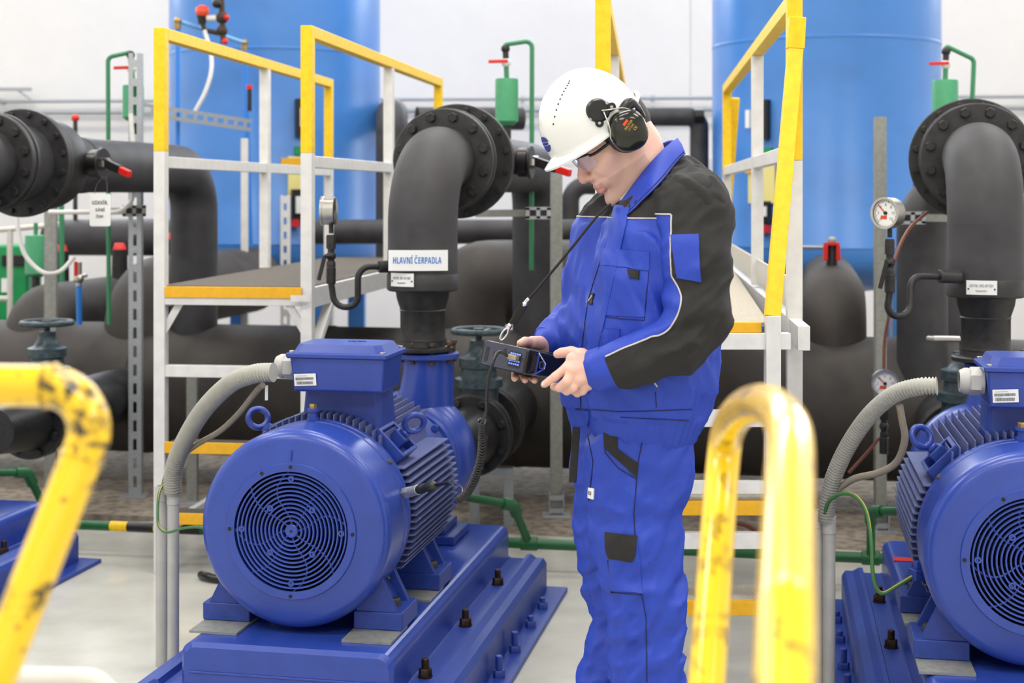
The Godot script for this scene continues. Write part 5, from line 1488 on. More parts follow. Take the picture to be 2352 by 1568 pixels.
	run("white_conduit", "white conduit bending up along the tall slotted strut", "conduit", [P(112, 487, 7.1), P(275, 487, 7.12), P(304, 462, 7.15), P(306, 340, 7.18), P(300, 260, 7.18)], 0.011, M.white, 0.06)
	run("green_riser", "thin green pipe standing behind the steel channel upright", "pipe", [P(143, 745, 8.3), P(141, 470, 8.3)], 0.016, M.green_pipe, 0.05)
	var bv := thing("blue_drain_valve", "short blue pipe with a red-handled ball valve on the header", "valve", P(182, 740, 7.5))
	obj("pipe", G().cyl(P(182, 745, 7.5), P(181, 655, 7.5), 0.0145, -1.0, 14), M.pipe_blue, bv)
	obj("body", G().ball(P(181, 640, 7.5), 0.026, 8).cyl(P(181, 656, 7.5), P(181, 602, 7.5), 0.016, -1.0, 12).cyl(P(181, 636, 7.5), P(200, 632, 7.5), 0.010, -1.0, 8), M.steel, bv)
	obj("handle", G().bar(P(174, 600, 7.46), P(174, 634, 7.46), 0.016, 0.012, Vector3.BACK), M.red, bv)
	var rb := thing("air_vent", "small red-capped air vent pipe behind the black valve with the hanging tag", "vent", P(173, 548, 9.3))
	obj("cap", G().ball(P(173, 271, 9.3), 0.025, 10), M.red, rb)
	obj("pipe", G().cyl(P(173, 275, 9.3), P(173, 548, 9.3), 0.014, -1.0, 10), M.rubber2, rb)
	for q in [[397.0, 545.0, 8.6, "red flanged valve behind the ribbed-deck platform post"], [275.0, 568.0, 8.7, "red valve cap between the tall slotted strut and the hanging tag"], [140.0, 572.0, 8.7, "small red valve cap behind the steel channel upright"]]:
		var t := thing("red_valve", q[3], "valve", P(q[0], q[1] + 20, q[2]))
		obj("body", G().cyl(P(q[0], q[1] + 90, q[2]), P(q[0], q[1] + 5, q[2]), 0.05, 0.045, 16), M.iron, t)
		obj("cap", G().cyl(P(q[0], q[1] + 6, q[2]), P(q[0], q[1] - 10, q[2]), 0.04, 0.03, 16, 0.004), M.red, t)

func handrails() -> void:
	# chipped paint
	var nz := FastNoiseLite.new()
	nz.seed = 5; nz.frequency = 0.018; nz.fractal_octaves = 5
	var im := nz.get_seamless_image(512, 512)
	im.convert(Image.FORMAT_RGB8)
	var chip := Image.create(512, 512, false, Image.FORMAT_RGB8)
	var worn := Image.create(512, 512, false, Image.FORMAT_RGB8)
	for y in 512:
		for x in 512:
			var v := im.get_pixel(x, y).r
			var base := Color(0.96, 0.79, 0.02)
			chip.set_pixel(x, y, base if v < 0.80 else (Color(0.55, 0.42, 0.14) if v < 0.815 else Color(0.10, 0.09, 0.08)))
			worn.set_pixel(x, y, base if v < 0.56 else (Color(0.58, 0.44, 0.12) if v < 0.59 else Color(0.13, 0.11, 0.09)))
	M.chip = mat(Color.WHITE, 0.22, 0.0, ImageTexture.create_from_image(chip), 2.2)
	M.worn = mat(Color.WHITE, 0.3, 0.0, ImageTexture.create_from_image(worn), 6.0)
	for m in [M.chip, M.worn]:
		m.clearcoat_enabled = true; m.clearcoat = 0.6; m.clearcoat_roughness = 0.12
	# left rail: level run, bend, then down
	var t := thing("handrail", "chipped yellow tubular handrail with a worn black bend", "handrail", P(-150, 1900, 1.30))
	var d := 1.45
	var pts := [P(-420, 882, d), P(252, 888, d), P(-30, 1600, 1.36), P(-100, 1780, 1.34)]
	var path := fil(pts, 0.047, 18)
	var r := 0.0205
	obj("level_run", G().tube([P(-420, 882, d), P(128, 886, d)], r, 28), M.chip, t)
	var bend := [P(118, 886, d)]
	for i in range(1, 20): bend.append(path[i])
	var low: Vector3 = bend[-1]
	var dn: Vector3 = (pts[2] - low).normalized()
	bend.append(low + dn * 0.012)
	obj("bend", G().tube(bend, r + 0.0006, 28), M.worn, t)
	obj("slope", G().tube([low + dn * 0.008, pts[2], pts[3]], r, 28), M.chip, t)
	for q in [[P(127, 886, d), Vector3(1, 0, 0)], [path[1], Vector3(1, 0, 0)], [low + dn * 0.01, dn]]:
		var n: Vector3 = (q[1] as Vector3).normalized()
		obj("weld_ring", G().lathe([Vector2(r - 0.001, -0.003), Vector2(r + 0.0022, -0.001), Vector2(r + 0.0022, 0.001), Vector2(r - 0.001, 0.003)], Geo.ax(q[0], n), 28), M.worn, t)
	# its post below the frame
	obj("post", G().tube([pts[3] + Vector3(0, 0.02, 0), Vector3(pts[3].x, 0.0, pts[3].z)], r, 20), M.chip, t)
	# right rail: two bars joined by a bend
	var u := thing("handrail", "bright yellow tubular handrail with a hairpin end bend", "handrail", Vector3(P(1800, 0, 0.95).x, 0, -0.95))
	r = 0.0215
	var q2 := [P(1797, 1900, 0.90), P(1806, 1400, 1.06), P(1815, 985, 1.33), P(1735, 880, 1.62), P(1662, 985, 1.90), P(1622, 1560, 1.68), P(1600, 1900, 1.58)]
	var ctl := [q2[0], q2[1], q2[2]]
	var pp := [q2[0]] + spl([P(1806, 1400, 1.06), P(1812, 1150, 1.22), P(1816, 1030, 1.32), P(1808, 975, 1.39), P(1782, 940, 1.49), P(1742, 926, 1.62), P(1702, 942, 1.75), P(1674, 984, 1.85), P(1662, 1050, 1.88), P(1646, 1250, 1.80), P(1614, 1700, 1.65)], 8)
	obj("hairpin", G().tube(pp, r, 30), M.chip, u)
	obj("post", G().tube([q2[0] + Vector3(0, 0.01, 0), Vector3(q2[0].x, 0, q2[0].z)], r, 20).tube([P(1614, 1700, 1.65) + Vector3(0, 0.01, 0), FL(1614, 1.65)], r, 20), M.chip, u)
	# pale floor pipe at the bottom left corner
	var wp := thing("floor_pipe", "blurred pale pipe low in front of the chipped handrail", "pipe", Vector3(P(60, 0, 1.9).x, 0.0, -1.9))
	var py := P(60, 1565, 1.9)
	obj("pipe", G().tube(fil([P(-260, 1552, 1.9), P(215, 1562, 1.9), P(300, 1640, 1.9), Vector3(P(300, 0, 1.9).x, 0, -1.9)], 0.03, 6), 0.0155, 18), M.offwhite, wp)

# a distance field on a grid: tapered limbs joined smoothly, meshed as surface nets
class Field:
	var o := Vector3.ZERO
	var h := 0.01
	var nx := 0
	var ny := 0
	var nz := 0
	var val := PackedFloat32Array()
	func _init(lo: Vector3, hi: Vector3, cell: float) -> void:
		o = lo; h = cell
		nx = int((hi.x - lo.x) / h) + 2; ny = int((hi.y - lo.y) / h) + 2; nz = int((hi.z - lo.z) / h) + 2
		val.resize(nx * ny * nz); val.fill(1.0)
	func limb(a: Vector3, b: Vector3, ra: float, rb: float, k: float, sub := false) -> void:
		var m := maxf(ra, rb) + k + h * 3.0
		var lo := Vector3(minf(a.x, b.x) - m, minf(a.y, b.y) - m, minf(a.z, b.z) - m)
		var hi := Vector3(maxf(a.x, b.x) + m, maxf(a.y, b.y) + m, maxf(a.z, b.z) + m)
		var i0 := clampi(int((lo.x - o.x) / h), 0, nx - 1)
		var i1 := clampi(int((hi.x - o.x) / h) + 1, 0, nx - 1)
		var j0 := clampi(int((lo.y - o.y) / h), 0, ny - 1)
		var j1 := clampi(int((hi.y - o.y) / h) + 1, 0, ny - 1)
		var k0 := clampi(int((lo.z - o.z) / h), 0, nz - 1)
		var k1 := clampi(int((hi.z - o.z) / h) + 1, 0, nz - 1)
		var ab := b - a
		var il := 1.0 / maxf(ab.length_squared(), 1e-9)
		var dr := rb - ra
		for kk in range(k0, k1 + 1):
			var z := o.z + kk * h
			for j in range(j0, j1 + 1):
				var y := o.y + j * h
				var idx := (kk * ny + j) * nx + i0
				for i in range(i0, i1 + 1):
					var p := Vector3(o.x + i * h, y, z) - a
					var t := clampf(p.dot(ab) * il, 0.0, 1.0)
					var d := (p - ab * t).length() - ra - dr * t
					var v := val[idx]
					if sub:
						if -d > v - k:
							var q := clampf(0.5 - 0.5 * (v + d) / k, 0.0, 1.0)
							val[idx] = lerpf(v, -d, q) + k * q * (1.0 - q)
					elif d < v - k: val[idx] = d
					elif d < v + k:
						var q := 0.5 + 0.5 * (v - d) / k
						val[idx] = v + (d - v) * q - k * q * (1.0 - q)
					idx += 1
	func blob(c: Vector3, r: Vector3, bs: Basis, k: float) -> void:
		var m := maxf(r.x, maxf(r.y, r.z)) + k + h * 3.0
		var inv := bs.transposed()
		var mr := minf(r.x, minf(r.y, r.z))
		var i0 := clampi(int((c.x - m - o.x) / h), 0, nx - 1)
		var i1 := clampi(int((c.x + m - o.x) / h) + 1, 0, nx - 1)
		var j0 := clampi(int((c.y - m - o.y) / h), 0, ny - 1)
		var j1 := clampi(int((c.y + m - o.y) / h) + 1, 0, ny - 1)
		var k0 := clampi(int((c.z - m - o.z) / h), 0, nz - 1)
		var k1 := clampi(int((c.z + m - o.z) / h) + 1, 0, nz - 1)
		for kk in range(k0, k1 + 1):
			for j in range(j0, j1 + 1):
				var idx := (kk * ny + j) * nx + i0
				for i in range(i0, i1 + 1):
					var p := inv * (Vector3(o.x + i * h, o.y + j * h, o.z + kk * h) - c)
					var q3 := p / r
					var l := q3.length()
					var d := (l - 1.0) * mr if l < 0.2 else l * (l - 1.0) / maxf((q3 / r).length(), 1e-6)
					var v := val[idx]
					if d < v - k: val[idx] = d
					elif d < v + k:
						var q := 0.5 + 0.5 * (v - d) / k
						val[idx] = v + (d - v) * q - k * q * (1.0 - q)
					idx += 1
	func at(p: Vector3) -> float:
		var f := (p - o) / h
		var i := int(f.x)
		var j := int(f.y)
		var k := int(f.z)
		if f.x < 0.0 or f.y < 0.0 or f.z < 0.0 or i >= nx - 1 or j >= ny - 1 or k >= nz - 1: return 1.0
		var u := f.x - i
		var v := f.y - j
		var w := f.z - k
		var q := (k * ny + j) * nx + i
		var s := nx * ny
		var a := lerpf(lerpf(val[q], val[q + 1], u), lerpf(val[q + nx], val[q + nx + 1], u), v)
		var b := lerpf(lerpf(val[q + s], val[q + s + 1], u), lerpf(val[q + s + nx], val[q + s + nx + 1], u), v)
		return lerpf(a, b, w)
	func grad(p: Vector3) -> Vector3:
		var e := h * 0.7
		return Vector3(at(p + Vector3(e, 0, 0)) - at(p - Vector3(e, 0, 0)), at(p + Vector3(0, e, 0)) - at(p - Vector3(0, e, 0)), at(p + Vector3(0, 0, e)) - at(p - Vector3(0, 0, e))).normalized()
	func hit(from: Vector3, dir: Vector3, reach := 6.0) -> Vector3:
		# first point of the surface along a ray, or INF
		var t := 0.0
		var lo := o
		var hi := o + Vector3(nx - 1, ny - 1, nz - 1) * h
		var t0 := 0.0
		var t1 := reach
		for a in 3:
			if absf(dir[a]) > 1e-9:
				var q0 := (lo[a] - from[a]) / dir[a]
				var q1 := (hi[a] - from[a]) / dir[a]
				t0 = maxf(t0, minf(q0, q1)); t1 = minf(t1, maxf(q0, q1))
		t = t0 + 1e-4
		while t < t1:
			var d := at(from + dir * t)
			if d < 0.0006: return from + dir * t
			t += clampf(d * 0.6, 0.0006, 0.04)
		return Vector3.INF
	# vertices, normals and triangles
	func net() -> Array:
		var cell := PackedInt32Array()
		cell.resize(nx * ny * nz); cell.fill(-1)
		var vs := PackedVector3Array()
		var lim := h * 3.5
		var s := nx * ny
		var off := [0, 1, nx, nx + 1, s, s + 1, s + nx, s + nx + 1]
		var co := [Vector3(0, 0, 0), Vector3(1, 0, 0), Vector3(0, 1, 0), Vector3(1, 1, 0), Vector3(0, 0, 1), Vector3(1, 0, 1), Vector3(0, 1, 1), Vector3(1, 1, 1)]
		var ed := [[0, 1], [2, 3], [4, 5], [6, 7], [0, 2], [1, 3], [4, 6], [5, 7], [0, 4], [1, 5], [2, 6], [3, 7]]
		var c8 := PackedFloat32Array()
		c8.resize(8)
		var quads := PackedInt32Array()
		for k in range(0, nz - 1):
			for j in range(0, ny - 1):
				var idx := (k * ny + j) * nx
				for i in range(0, nx - 1):
					var v0 := val[idx]
					if v0 < lim and v0 > -lim:
						var neg := 0
						for q in 8:
							var x := val[idx + off[q]]
							c8[q] = x
							if x < 0.0: neg += 1
						if neg > 0 and neg < 8:
							var sum := Vector3.ZERO
							var n := 0
							for e in ed:
								var a: float = c8[e[0]]
								var b: float = c8[e[1]]
								if (a < 0.0) != (b < 0.0):
									sum += (co[e[0]] as Vector3).lerp(co[e[1]], a / (a - b)); n += 1
							cell[idx] = vs.size()
							vs.push_back(o + (Vector3(i, j, k) + sum / n) * h)
							if i > 0 and j > 0 and k > 0:
								if (c8[0] < 0.0) != (c8[1] < 0.0): quads.append_array([idx, idx - nx, idx - nx - s, idx - s])
								if (c8[0] < 0.0) != (c8[2] < 0.0): quads.append_array([idx, idx - 1, idx - 1 - s, idx - s])
								if (c8[0] < 0.0) != (c8[4] < 0.0): quads.append_array([idx, idx - 1, idx - 1 - nx, idx - nx])
					idx += 1
		var tris := PackedInt32Array()
		for q in range(0, quads.size(), 4):
			var a := cell[quads[q]]
			var b := cell[quads[q + 1]]
			var c := cell[quads[q + 2]]
			var d := cell[quads[q + 3]]
			if a >= 0 and b >= 0 and c >= 0 and d >= 0: tris.append_array([a, b, c, a, c, d])
		var ns := PackedVector3Array()
		ns.resize(vs.size())
		for i in vs.size(): ns[i] = grad(vs[i])
		return [vs, ns, tris]
	func geo() -> Geo:
		var r := net()
		var g := Geo.new()
		var t: PackedInt32Array = r[2]
		for i in range(0, t.size(), 3):
			g.tri(r[0][t[i]], r[0][t[i + 1]], r[0][t[i + 2]], r[1][t[i]], r[1][t[i + 1]], r[1][t[i + 2]])
		return g
	# the net cut cleanly along the zero line of a marking: [geo where it is <= 0, geo where > 0, cut segments]
	func split(mark: Callable) -> Array:
		var r := net()
		var V: PackedVector3Array = r[0]
		var N: PackedVector3Array = r[1]
		var t: PackedInt32Array = r[2]
		var mk := PackedFloat32Array()
		mk.resize(V.size())
		for i in V.size(): mk[i] = mark.call(V[i], N[i])
		var ga := Geo.new()
		var gb := Geo.new()
		var seg := []
		for i in range(0, t.size(), 3):
			var q := [t[i], t[i + 1], t[i + 2]]
			var c := 0
			for x in q:
				if mk[x] > 0.0: c += 1
			if c == 0 or c == 3:
				(gb if c == 3 else ga).tri(V[q[0]], V[q[1]], V[q[2]], N[q[0]], N[q[1]], N[q[2]])
				continue
			# rotate so that q[0] is alone on its side
			while (mk[q[0]] > 0.0) == (mk[q[1]] > 0.0) or (mk[q[0]] > 0.0) == (mk[q[2]] > 0.0):
				q = [q[1], q[2], q[0]]
			var f1 := mk[q[0]] / (mk[q[0]] - mk[q[1]])
			var f2 := mk[q[0]] / (mk[q[0]] - mk[q[2]])
			var p1 := V[q[0]].lerp(V[q[1]], f1)
			var p2 := V[q[0]].lerp(V[q[2]], f2)
			var n1 := N[q[0]].lerp(N[q[1]], f1).normalized()
			var n2 := N[q[0]].lerp(N[q[2]], f2).normalized()
			var one: Geo = gb if mk[q[0]] > 0.0 else ga
			var two: Geo = ga if mk[q[0]] > 0.0 else gb
			one.tri(V[q[0]], p1, p2, N[q[0]], n1, n2)
			two.tri(p1, V[q[1]], V[q[2]], n1, N[q[1]], N[q[2]])
			two.tri(p1, V[q[2]], p2, n1, N[q[2]], n2)
			seg.append([p1, p2])
		return [ga, gb, seg]
	# pushes the surface in and out by folds
	func fold(f: Callable, reach := 0.03) -> void:
		for k in nz:
			for j in ny:
				var idx := (k * ny + j) * nx
				for i in nx:
					var v := val[idx]
					if v < reach and v > -reach:
						val[idx] = v - f.call(o + Vector3(i, j, k) * h)
					idx += 1

var jk: Field
var sl: Field
var tr: Field
func ray(px: float, py: float) -> Vector3:
	return (P(px, py, 1.0) - Vector3(0, EYE, 0)).normalized()
func on(fd: Field, px: float, py: float) -> Vector3:       # the point of the cloth behind a pixel
	return fd.hit(Vector3(0, EYE, 0), ray(px, py))
# a cloth patch sewn onto a garment; corners tl, tr, br, bl
func sew(fd: Field, c: Array, thick: float, called: String, m: Material, parent: Node3D, nu := 10, nv := 10, cut := 0.0) -> MeshInstance3D:
	var rows := []
	var low := []
	for j in nv + 1:
		var v := float(j) / nv
		var line := []
		var line2 := []
		for i in nu + 1:
			var u := float(i) / nu
			var uu := u
			if cut > 0.0 and v > 1.0 - cut:          # clipped lower corners
				var k := (v - (1.0 - cut)) / cut
				uu = lerpf(0.5, u, 1.0 - 0.22 * k * k)
			var a: Vector2 = (c[0] as Vector2).lerp(c[1], uu)
			var b: Vector2 = (c[3] as Vector2).lerp(c[2], uu)
			var q := a.lerp(b, v)
			var p := on(fd, q.x, q.y)
			if p == Vector3.INF:
				p = line[-1] if line.size() > 0 else (rows[-1][i] if rows.size() > 0 else P(q.x, q.y, 3.3))
				line.append(p); line2.append(p)
				continue
			var n := fd.grad(p)
			line.append(p + n * thick); line2.append(p - n * 0.002)
		rows.append(line); low.append(line2)
	var g := G()
	var mid: Vector3 = low[nv / 2][nu / 2]
	g.grid(rows, false, mid - fd.grad(mid) * 0.3)
	for j in nv:
		g.fquad(rows[j][0], rows[j + 1][0], low[j + 1][0], low[j][0], rows[j][0] - rows[j][1])
		g.fquad(rows[j][nu], rows[j + 1][nu], low[j + 1][nu], low[j][nu], rows[j][nu] - rows[j][nu - 1])
	for i in nu:
		g.fquad(rows[0][i], rows[0][i + 1], low[0][i + 1], low[0][i], rows[0][i] - rows[1][i])
		g.fquad(rows[nv][i], rows[nv][i + 1], low[nv][i + 1], low[nv][i], rows[nv][i] - rows[nv - 1][i])
	return obj(called, g, m, parent)
func seam(fd: Field, pts: Array, r: float, lift: float) -> Geo:
	var path := []
	for i in pts.size() - 1:
		var a: Vector2 = pts[i]
		var b: Vector2 = pts[i + 1]
		var n := maxi(2, int(a.distance_to(b) / 7.0))
		for k in n + (1 if i == pts.size() - 2 else 0):
			var q := a.lerp(b, float(k) / n)
			var p := on(fd, q.x, q.y)
			if p != Vector3.INF and (path.is_empty() or p.distance_to(path[-1]) < 0.05): path.append(p + fd.grad(p) * lift)
	return G().tube(path, r, 6)
func stud(fd: Field, px: float, py: float, r: float) -> Geo:
	var p := on(fd, px, py)
	var n := fd.grad(p)
	return G().lathe([Vector2(0, 0.004), Vector2(r * 0.7, 0.004), Vector2(r, 0.001), Vector2(r, -0.001)].map(func(v): return v), Geo.ax(p, n), 14)

func person() -> void:
	M.cloth = mat(Color(0.10, 0.235, 0.68), 0.6, 0.0, noise_tex(81, 0.05, 0.92, 1.06, 4), 5.0)
	M.cloth_black = mat(Color(0.115, 0.112, 0.115), 0.8, 0.0, noise_tex(83, 0.05, 0.85, 1.12, 4), 5.0)
	M.piping = mat(Color(0.78, 0.76, 0.74), 0.6)
	M.thread = mat(Color(0.07, 0.10, 0.30), 0.8)
	M.skin = mat(Color.WHITE, 0.48)
	M.skin.vertex_color_use_as_albedo = true
	M.skin.subsurf_scatter_enabled = true; M.skin.subsurf_scatter_strength = 0.12
	M.helmet = mat(Color(0.87, 0.875, 0.87), 0.22)
	M.helmet.clearcoat_enabled = true; M.helmet.clearcoat = 0.5; M.helmet.clearcoat_roughness = 0.08
	M.muff = mat(Color(0.115, 0.125, 0.09), 0.16)
	M.hair = mat(Color(0.14, 0.105, 0.085), 0.6)
	M.stud = mat(Color(0.28, 0.27, 0.27), 0.3, 0.9)
	M.lens = mat(Color(0.55, 0.60, 0.85, 0.22), 0.03)
	M.lens.transparency = BaseMaterial3D.TRANSPARENCY_ALPHA
	M.shirt = mat(Color(0.75, 0.74, 0.72), 0.8)
	var t := thing("person", "man in white helmet and blue and black workwear reading a handheld instrument", "person", FL(1450, 3.46))
	var l := Vector3(0.34, 0, 0.94)
	var fw := Vector3(-0.94, 0, 0.34)
	# ---------------------------------------------------------------- joints
	var SL := P(1598, 486, 3.27)
	var EL := P(1597, 752, 3.21)
	var WL := P(1368, 850, 3.24)
	var SR := P(1450, 490, 3.64)
	var ER := P(1405, 722, 3.70)
	var WR := P(1262, 786, 3.52)
	# ---------------------------------------------------------------- jacket
	jk = Field.new(Vector3(0.02, 0.90, -3.92), Vector3(0.60, 1.68, -3.05), 0.0078)
	var lev := [[980.0, 1449.0, 0.112, 0.062], [948.0, 1450.0, 0.116, 0.066], [916.0, 1458.0, 0.140, 0.068], [860.0, 1463.0, 0.149, 0.072], [750.0, 1466.0, 0.150, 0.078], [640.0, 1476.0, 0.146, 0.085], [560.0, 1489.0, 0.138, 0.09], [520.0, 1506.0, 0.108, 0.088], [482.0, 1548.0, 0.062, 0.06]]
	for i in lev.size() - 1:
		var A := P(lev[i][1], lev[i][0], 3.46)
		var B := P(lev[i + 1][1], lev[i + 1][0], 3.46)
		for s in [-1.0, 1.0]:
			jk.limb(A + l * (lev[i][3] * s), B + l * (lev[i + 1][3] * s), lev[i][2], lev[i + 1][2], 0.02)
	var nb := P(1562, 424, 3.46)
	jk.limb(nb, SL + Vector3(0, 0.012, 0), 0.060, 0.078, 0.03)
	jk.limb(nb, SR + Vector3(0.02, 0.012, 0), 0.060, 0.070, 0.03)
	# near sleeve, a tube of its own set into the armhole
	sl = Field.new(Vector3(0.14, 1.02, -3.40), Vector3(0.56, 1.56, -3.08), 0.0068)
	sl.limb(SL + Vector3(-0.03, 0.01, -0.06), SL, 0.066, 0.079, 0.03)
	sl.limb(SL, P(1600, 600, 3.225), 0.079, 0.072, 0.03)
	sl.limb(P(1600, 600, 3.225), P(1600, 730, 3.21), 0.072, 0.066, 0.02)
	sl.limb(P(1600, 730, 3.21), P(1560, 790, 3.205), 0.063, 0.060, 0.03)
	sl.limb(P(1560, 790, 3.205), P(1450, 830, 3.22), 0.060, 0.051, 0.02)
	sl.limb(P(1450, 830, 3.22), P(1376, 848, 3.235), 0.051, 0.045, 0.02)
	jk.limb(SR, ER, 0.074, 0.062, 0.03)
	jk.limb(ER, P(1320, 748, 3.60), 0.062, 0.054, 0.02)
	jk.limb(P(1320, 748, 3.60), P(1268, 782, 3.53), 0.054, 0.043, 0.02)
	# folds
	var nz := FastNoiseLite.new()
	nz.seed = 4; nz.frequency = 1.0; nz.fractal_octaves = 2
	nz.fractal_type = FastNoiseLite.FRACTAL_RIDGED; nz.noise_type = FastNoiseLite.TYPE_SIMPLEX_SMOOTH
	var hemY := P(0, 940, 3.46).y
	var fore := (WL - EL).normalized()
	var upa := (EL - SL).normalized()
	sl.fold(func(p: Vector3) -> float:
		var ta := clampf((p - SL).dot(upa) / SL.distance_to(EL), 0.0, 1.0)
		var tf := clampf((p - EL).dot(fore) / EL.distance_to(WL), 0.0, 1.0)
		var da := (p - SL.lerp(EL, ta)).length()
		var df := (p - EL.lerp(WL, tf)).length()
		var q := (p - EL)
		var s := q.dot(fore) if df < da else -q.dot(upa)
		var near := exp(-absf(s) * 6.0)
		var w := nz.get_noise_3d(p.x * 3.2 + p.y * 5.5, p.y * 8.0 - p.x * 8.0, p.z * 4.0)
		return (w - 0.1) * (0.006 + 0.008 * near))
	jk.fold(func(p: Vector3) -> float:
		if p.y < hemY:
			return sin(atan2(p.x - 0.285, p.z + 3.46) * 64.0 + p.y * 15.0) * (0.0032 if p.x > 0.245 else 0.0006) - 0.001
		return (nz.get_noise_3d(p.x * 9.0 + p.y * 3.0, p.y * 3.4, p.z * 9.0) - 0.1) * 0.0135)
	var yk := EYE - (500.0 - HY) * 3.36 / F
	var mark := func(p: Vector3, n: Vector3) -> float:
		var best := p.y - yk
		var tf := clampf((p - ER).dot(WR - ER) / ER.distance_squared_to(WR), 0.0, 1.0)
		var of := p - ER.lerp(WR, tf)
		if of.length() < 0.09: best = maxf(best, minf(of.y + 0.01, (0.5 - tf) * 0.3))
		return best
	var mark2 := func(p: Vector3, n: Vector3) -> float:
		var ta := clampf((p - SL).dot(EL - SL) / SL.distance_squared_to(EL), 0.0, 1.0)
		var tf := clampf((p - EL).dot(WL - EL) / EL.distance_squared_to(WL), 0.0, 1.0)
		var oa := p - SL.lerp(EL, ta)
		var of := p - EL.lerp(WL, tf)
		var f := clampf((oa.length() - of.length()) / 0.05 * 0.5 + 0.5, 0.0, 1.0)
		var g := lerpf(oa.dot(Vector3(0.90, 0.0, 0.42)) + 0.030, of.dot(Vector3(0.10, -0.93, 0.22)) + 0.010, f)
		g = minf(g, (0.86 - tf) * 0.3)
		return maxf(g, p.y - yk - 0.01)
	var sp := jk.split(mark)
	var jacket := obj("jacket", sp[0], M.cloth, t, "royal blue work jacket")
	obj("jacket_black_panel", sp[1], M.cloth_black, jacket, "black yoke")
	var sq := sl.split(mark2)
	obj("sleeve", sq[0], M.cloth, jacket)
	obj("sleeve_black_panel", sq[1], M.cloth_black, jacket, "black outer sleeve panel")
	var pg := G()
	for s in sp[2]:
		var n := jk.grad((s[0] + s[1]) * 0.5)
		pg.tube([s[0] + n * 0.0008, s[1] + n * 0.0008], 0.0019, 5, false)
	for s in sq[2]:
		var n := sl.grad((s[0] + s[1]) * 0.5)
		var tw := ((s[0] as Vector3) - EL).dot(WL - EL) / EL.distance_squared_to(WL)
		if n.y < -0.5 or tw > 0.845: continue
		pg.tube([s[0] + n * 0.0008, s[1] + n * 0.0008], 0.0019, 5, false)
	obj("white_piping", pg, M.piping, jacket)
	var th := G()
	for q in [
		[Vector2(1412, 505), Vector2(1385, 580), Vector2(1350, 690), Vector2(1336, 800), Vector2(1332, 905), Vector2(1338, 975)],
		[Vector2(1378, 600), Vector2(1378, 720), Vector2(1366, 790)],
		[Vector2(1424, 640), Vector2(1418, 728)],
		[Vector2(1360, 722), Vector2(1424, 732), Vector2(1480, 735)],
		[Vector2(1352, 752), Vector2(1425, 757)],
		[Vector2(1352, 752), Vector2(1357, 800)],
		[Vector2(1322, 938), Vector2(1420, 945), Vector2(1480, 944), Vector2(1590, 940)],
		[Vector2(1425, 958), Vector2(1500, 962), Vector2(1582, 966)],
		[Vector2(1490, 620), Vector2(1480, 735)],
		[Vector2(1505, 900), Vector2(1508, 935)],
	]: th.add(seam(jk, q, 0.0011, 0.0004))
	obj("stitching", th, M.thread, jacket)
	obj("pocket_piping", seam(jk, [Vector2(1490, 862), Vector2(1502, 876), Vector2(1510, 888)], 0.002, 0.001), M.piping, jacket)
	# chest pocket, flap, sleeve pocket, labels
	sew(jk, [Vector2(1380, 606), Vector2(1490, 614), Vector2(1480, 728), Vector2(1366, 722)], 0.0022, "chest_pocket", M.cloth, jacket, 12, 12)
	var fl := sew(jk, [Vector2(1386, 570), Vector2(1492, 579), Vector2(1490, 622), Vector2(1382, 608)], 0.0048, "pocket_flap", M.cloth, jacket, 12, 8)
	obj("snap_stud", stud(jk, 1432, 592, 0.0085), M.stud, fl)
	sew(jk, [Vector2(1441, 620), Vector2(1470, 622), Vector2(1470, 642), Vector2(1446, 639)], 0.006, "flap_tab", M.cloth_black, jacket, 4, 4)
	sew(sl, [Vector2(1541, 540), Vector2(1604, 538), Vector2(1610, 648), Vector2(1556, 638)], 0.003, "sleeve_pocket", M.cloth, jacket, 10, 12)
	var lb := sew(jk, [Vector2(1359, 672), Vector2(1366, 674), Vector2(1360, 700), Vector2(1352, 698)], 0.003, "woven_label", M.cloth_black, jacket, 3, 5)
	sew(jk, [Vector2(1356, 752), Vector2(1424, 757), Vector2(1418, 830), Vector2(1357, 840)], 0.002, "side_pocket", M.cloth, jacket, 8, 8)
	# woven mark on the label
	var lp := on(jk, 1359, 686)
	var ln := jk.grad(lp)
	var lx := Vector3.UP.cross(ln).normalized().rotated(ln, deg_to_rad(74))
	obj("label_lettering", G().add(words("NOMO", 0.0085, 0.0008, true), Transform3D(Basis(lx, ln.cross(lx), ln), lp + ln * 0.0046)), M.piping, lb)
	# front placket and collar flap
	sew(jk, [Vector2(1412, 470), Vector2(1447, 478), Vector2(1352, 905), Vector2(1325, 900)], 0.003, "placket", M.cloth, jacket, 6, 30)
	sew(jk, [Vector2(1322, 940), Vector2(1356, 944), Vector2(1353, 978), Vector2(1316, 972)], 0.005, "hem_tab", M.cloth, jacket, 6, 6)
	for q in [[1327.0, 953.0], [1440.0, 474.0], [1463.0, 466.0]]:
		var p := on(jk, q[0], q[1])
		if p != Vector3.INF: obj("snap_stud", stud(jk, q[0], q[1], 0.0075), M.stud, jacket)
	# cuff rims
	obj("cuff", G().tube([P(1392, 843, 3.232), P(1362, 851, 3.243)], [0.0475, 0.0462], 26), M.cloth, jacket)
	obj("cuff", G().tube([P(1282, 772, 3.545), P(1258, 789, 3.52)], [0.0455, 0.0445], 26), M.cloth, jacket)
	# collar standing round the neck
	var top := []
	var bot := []
	var mids := []
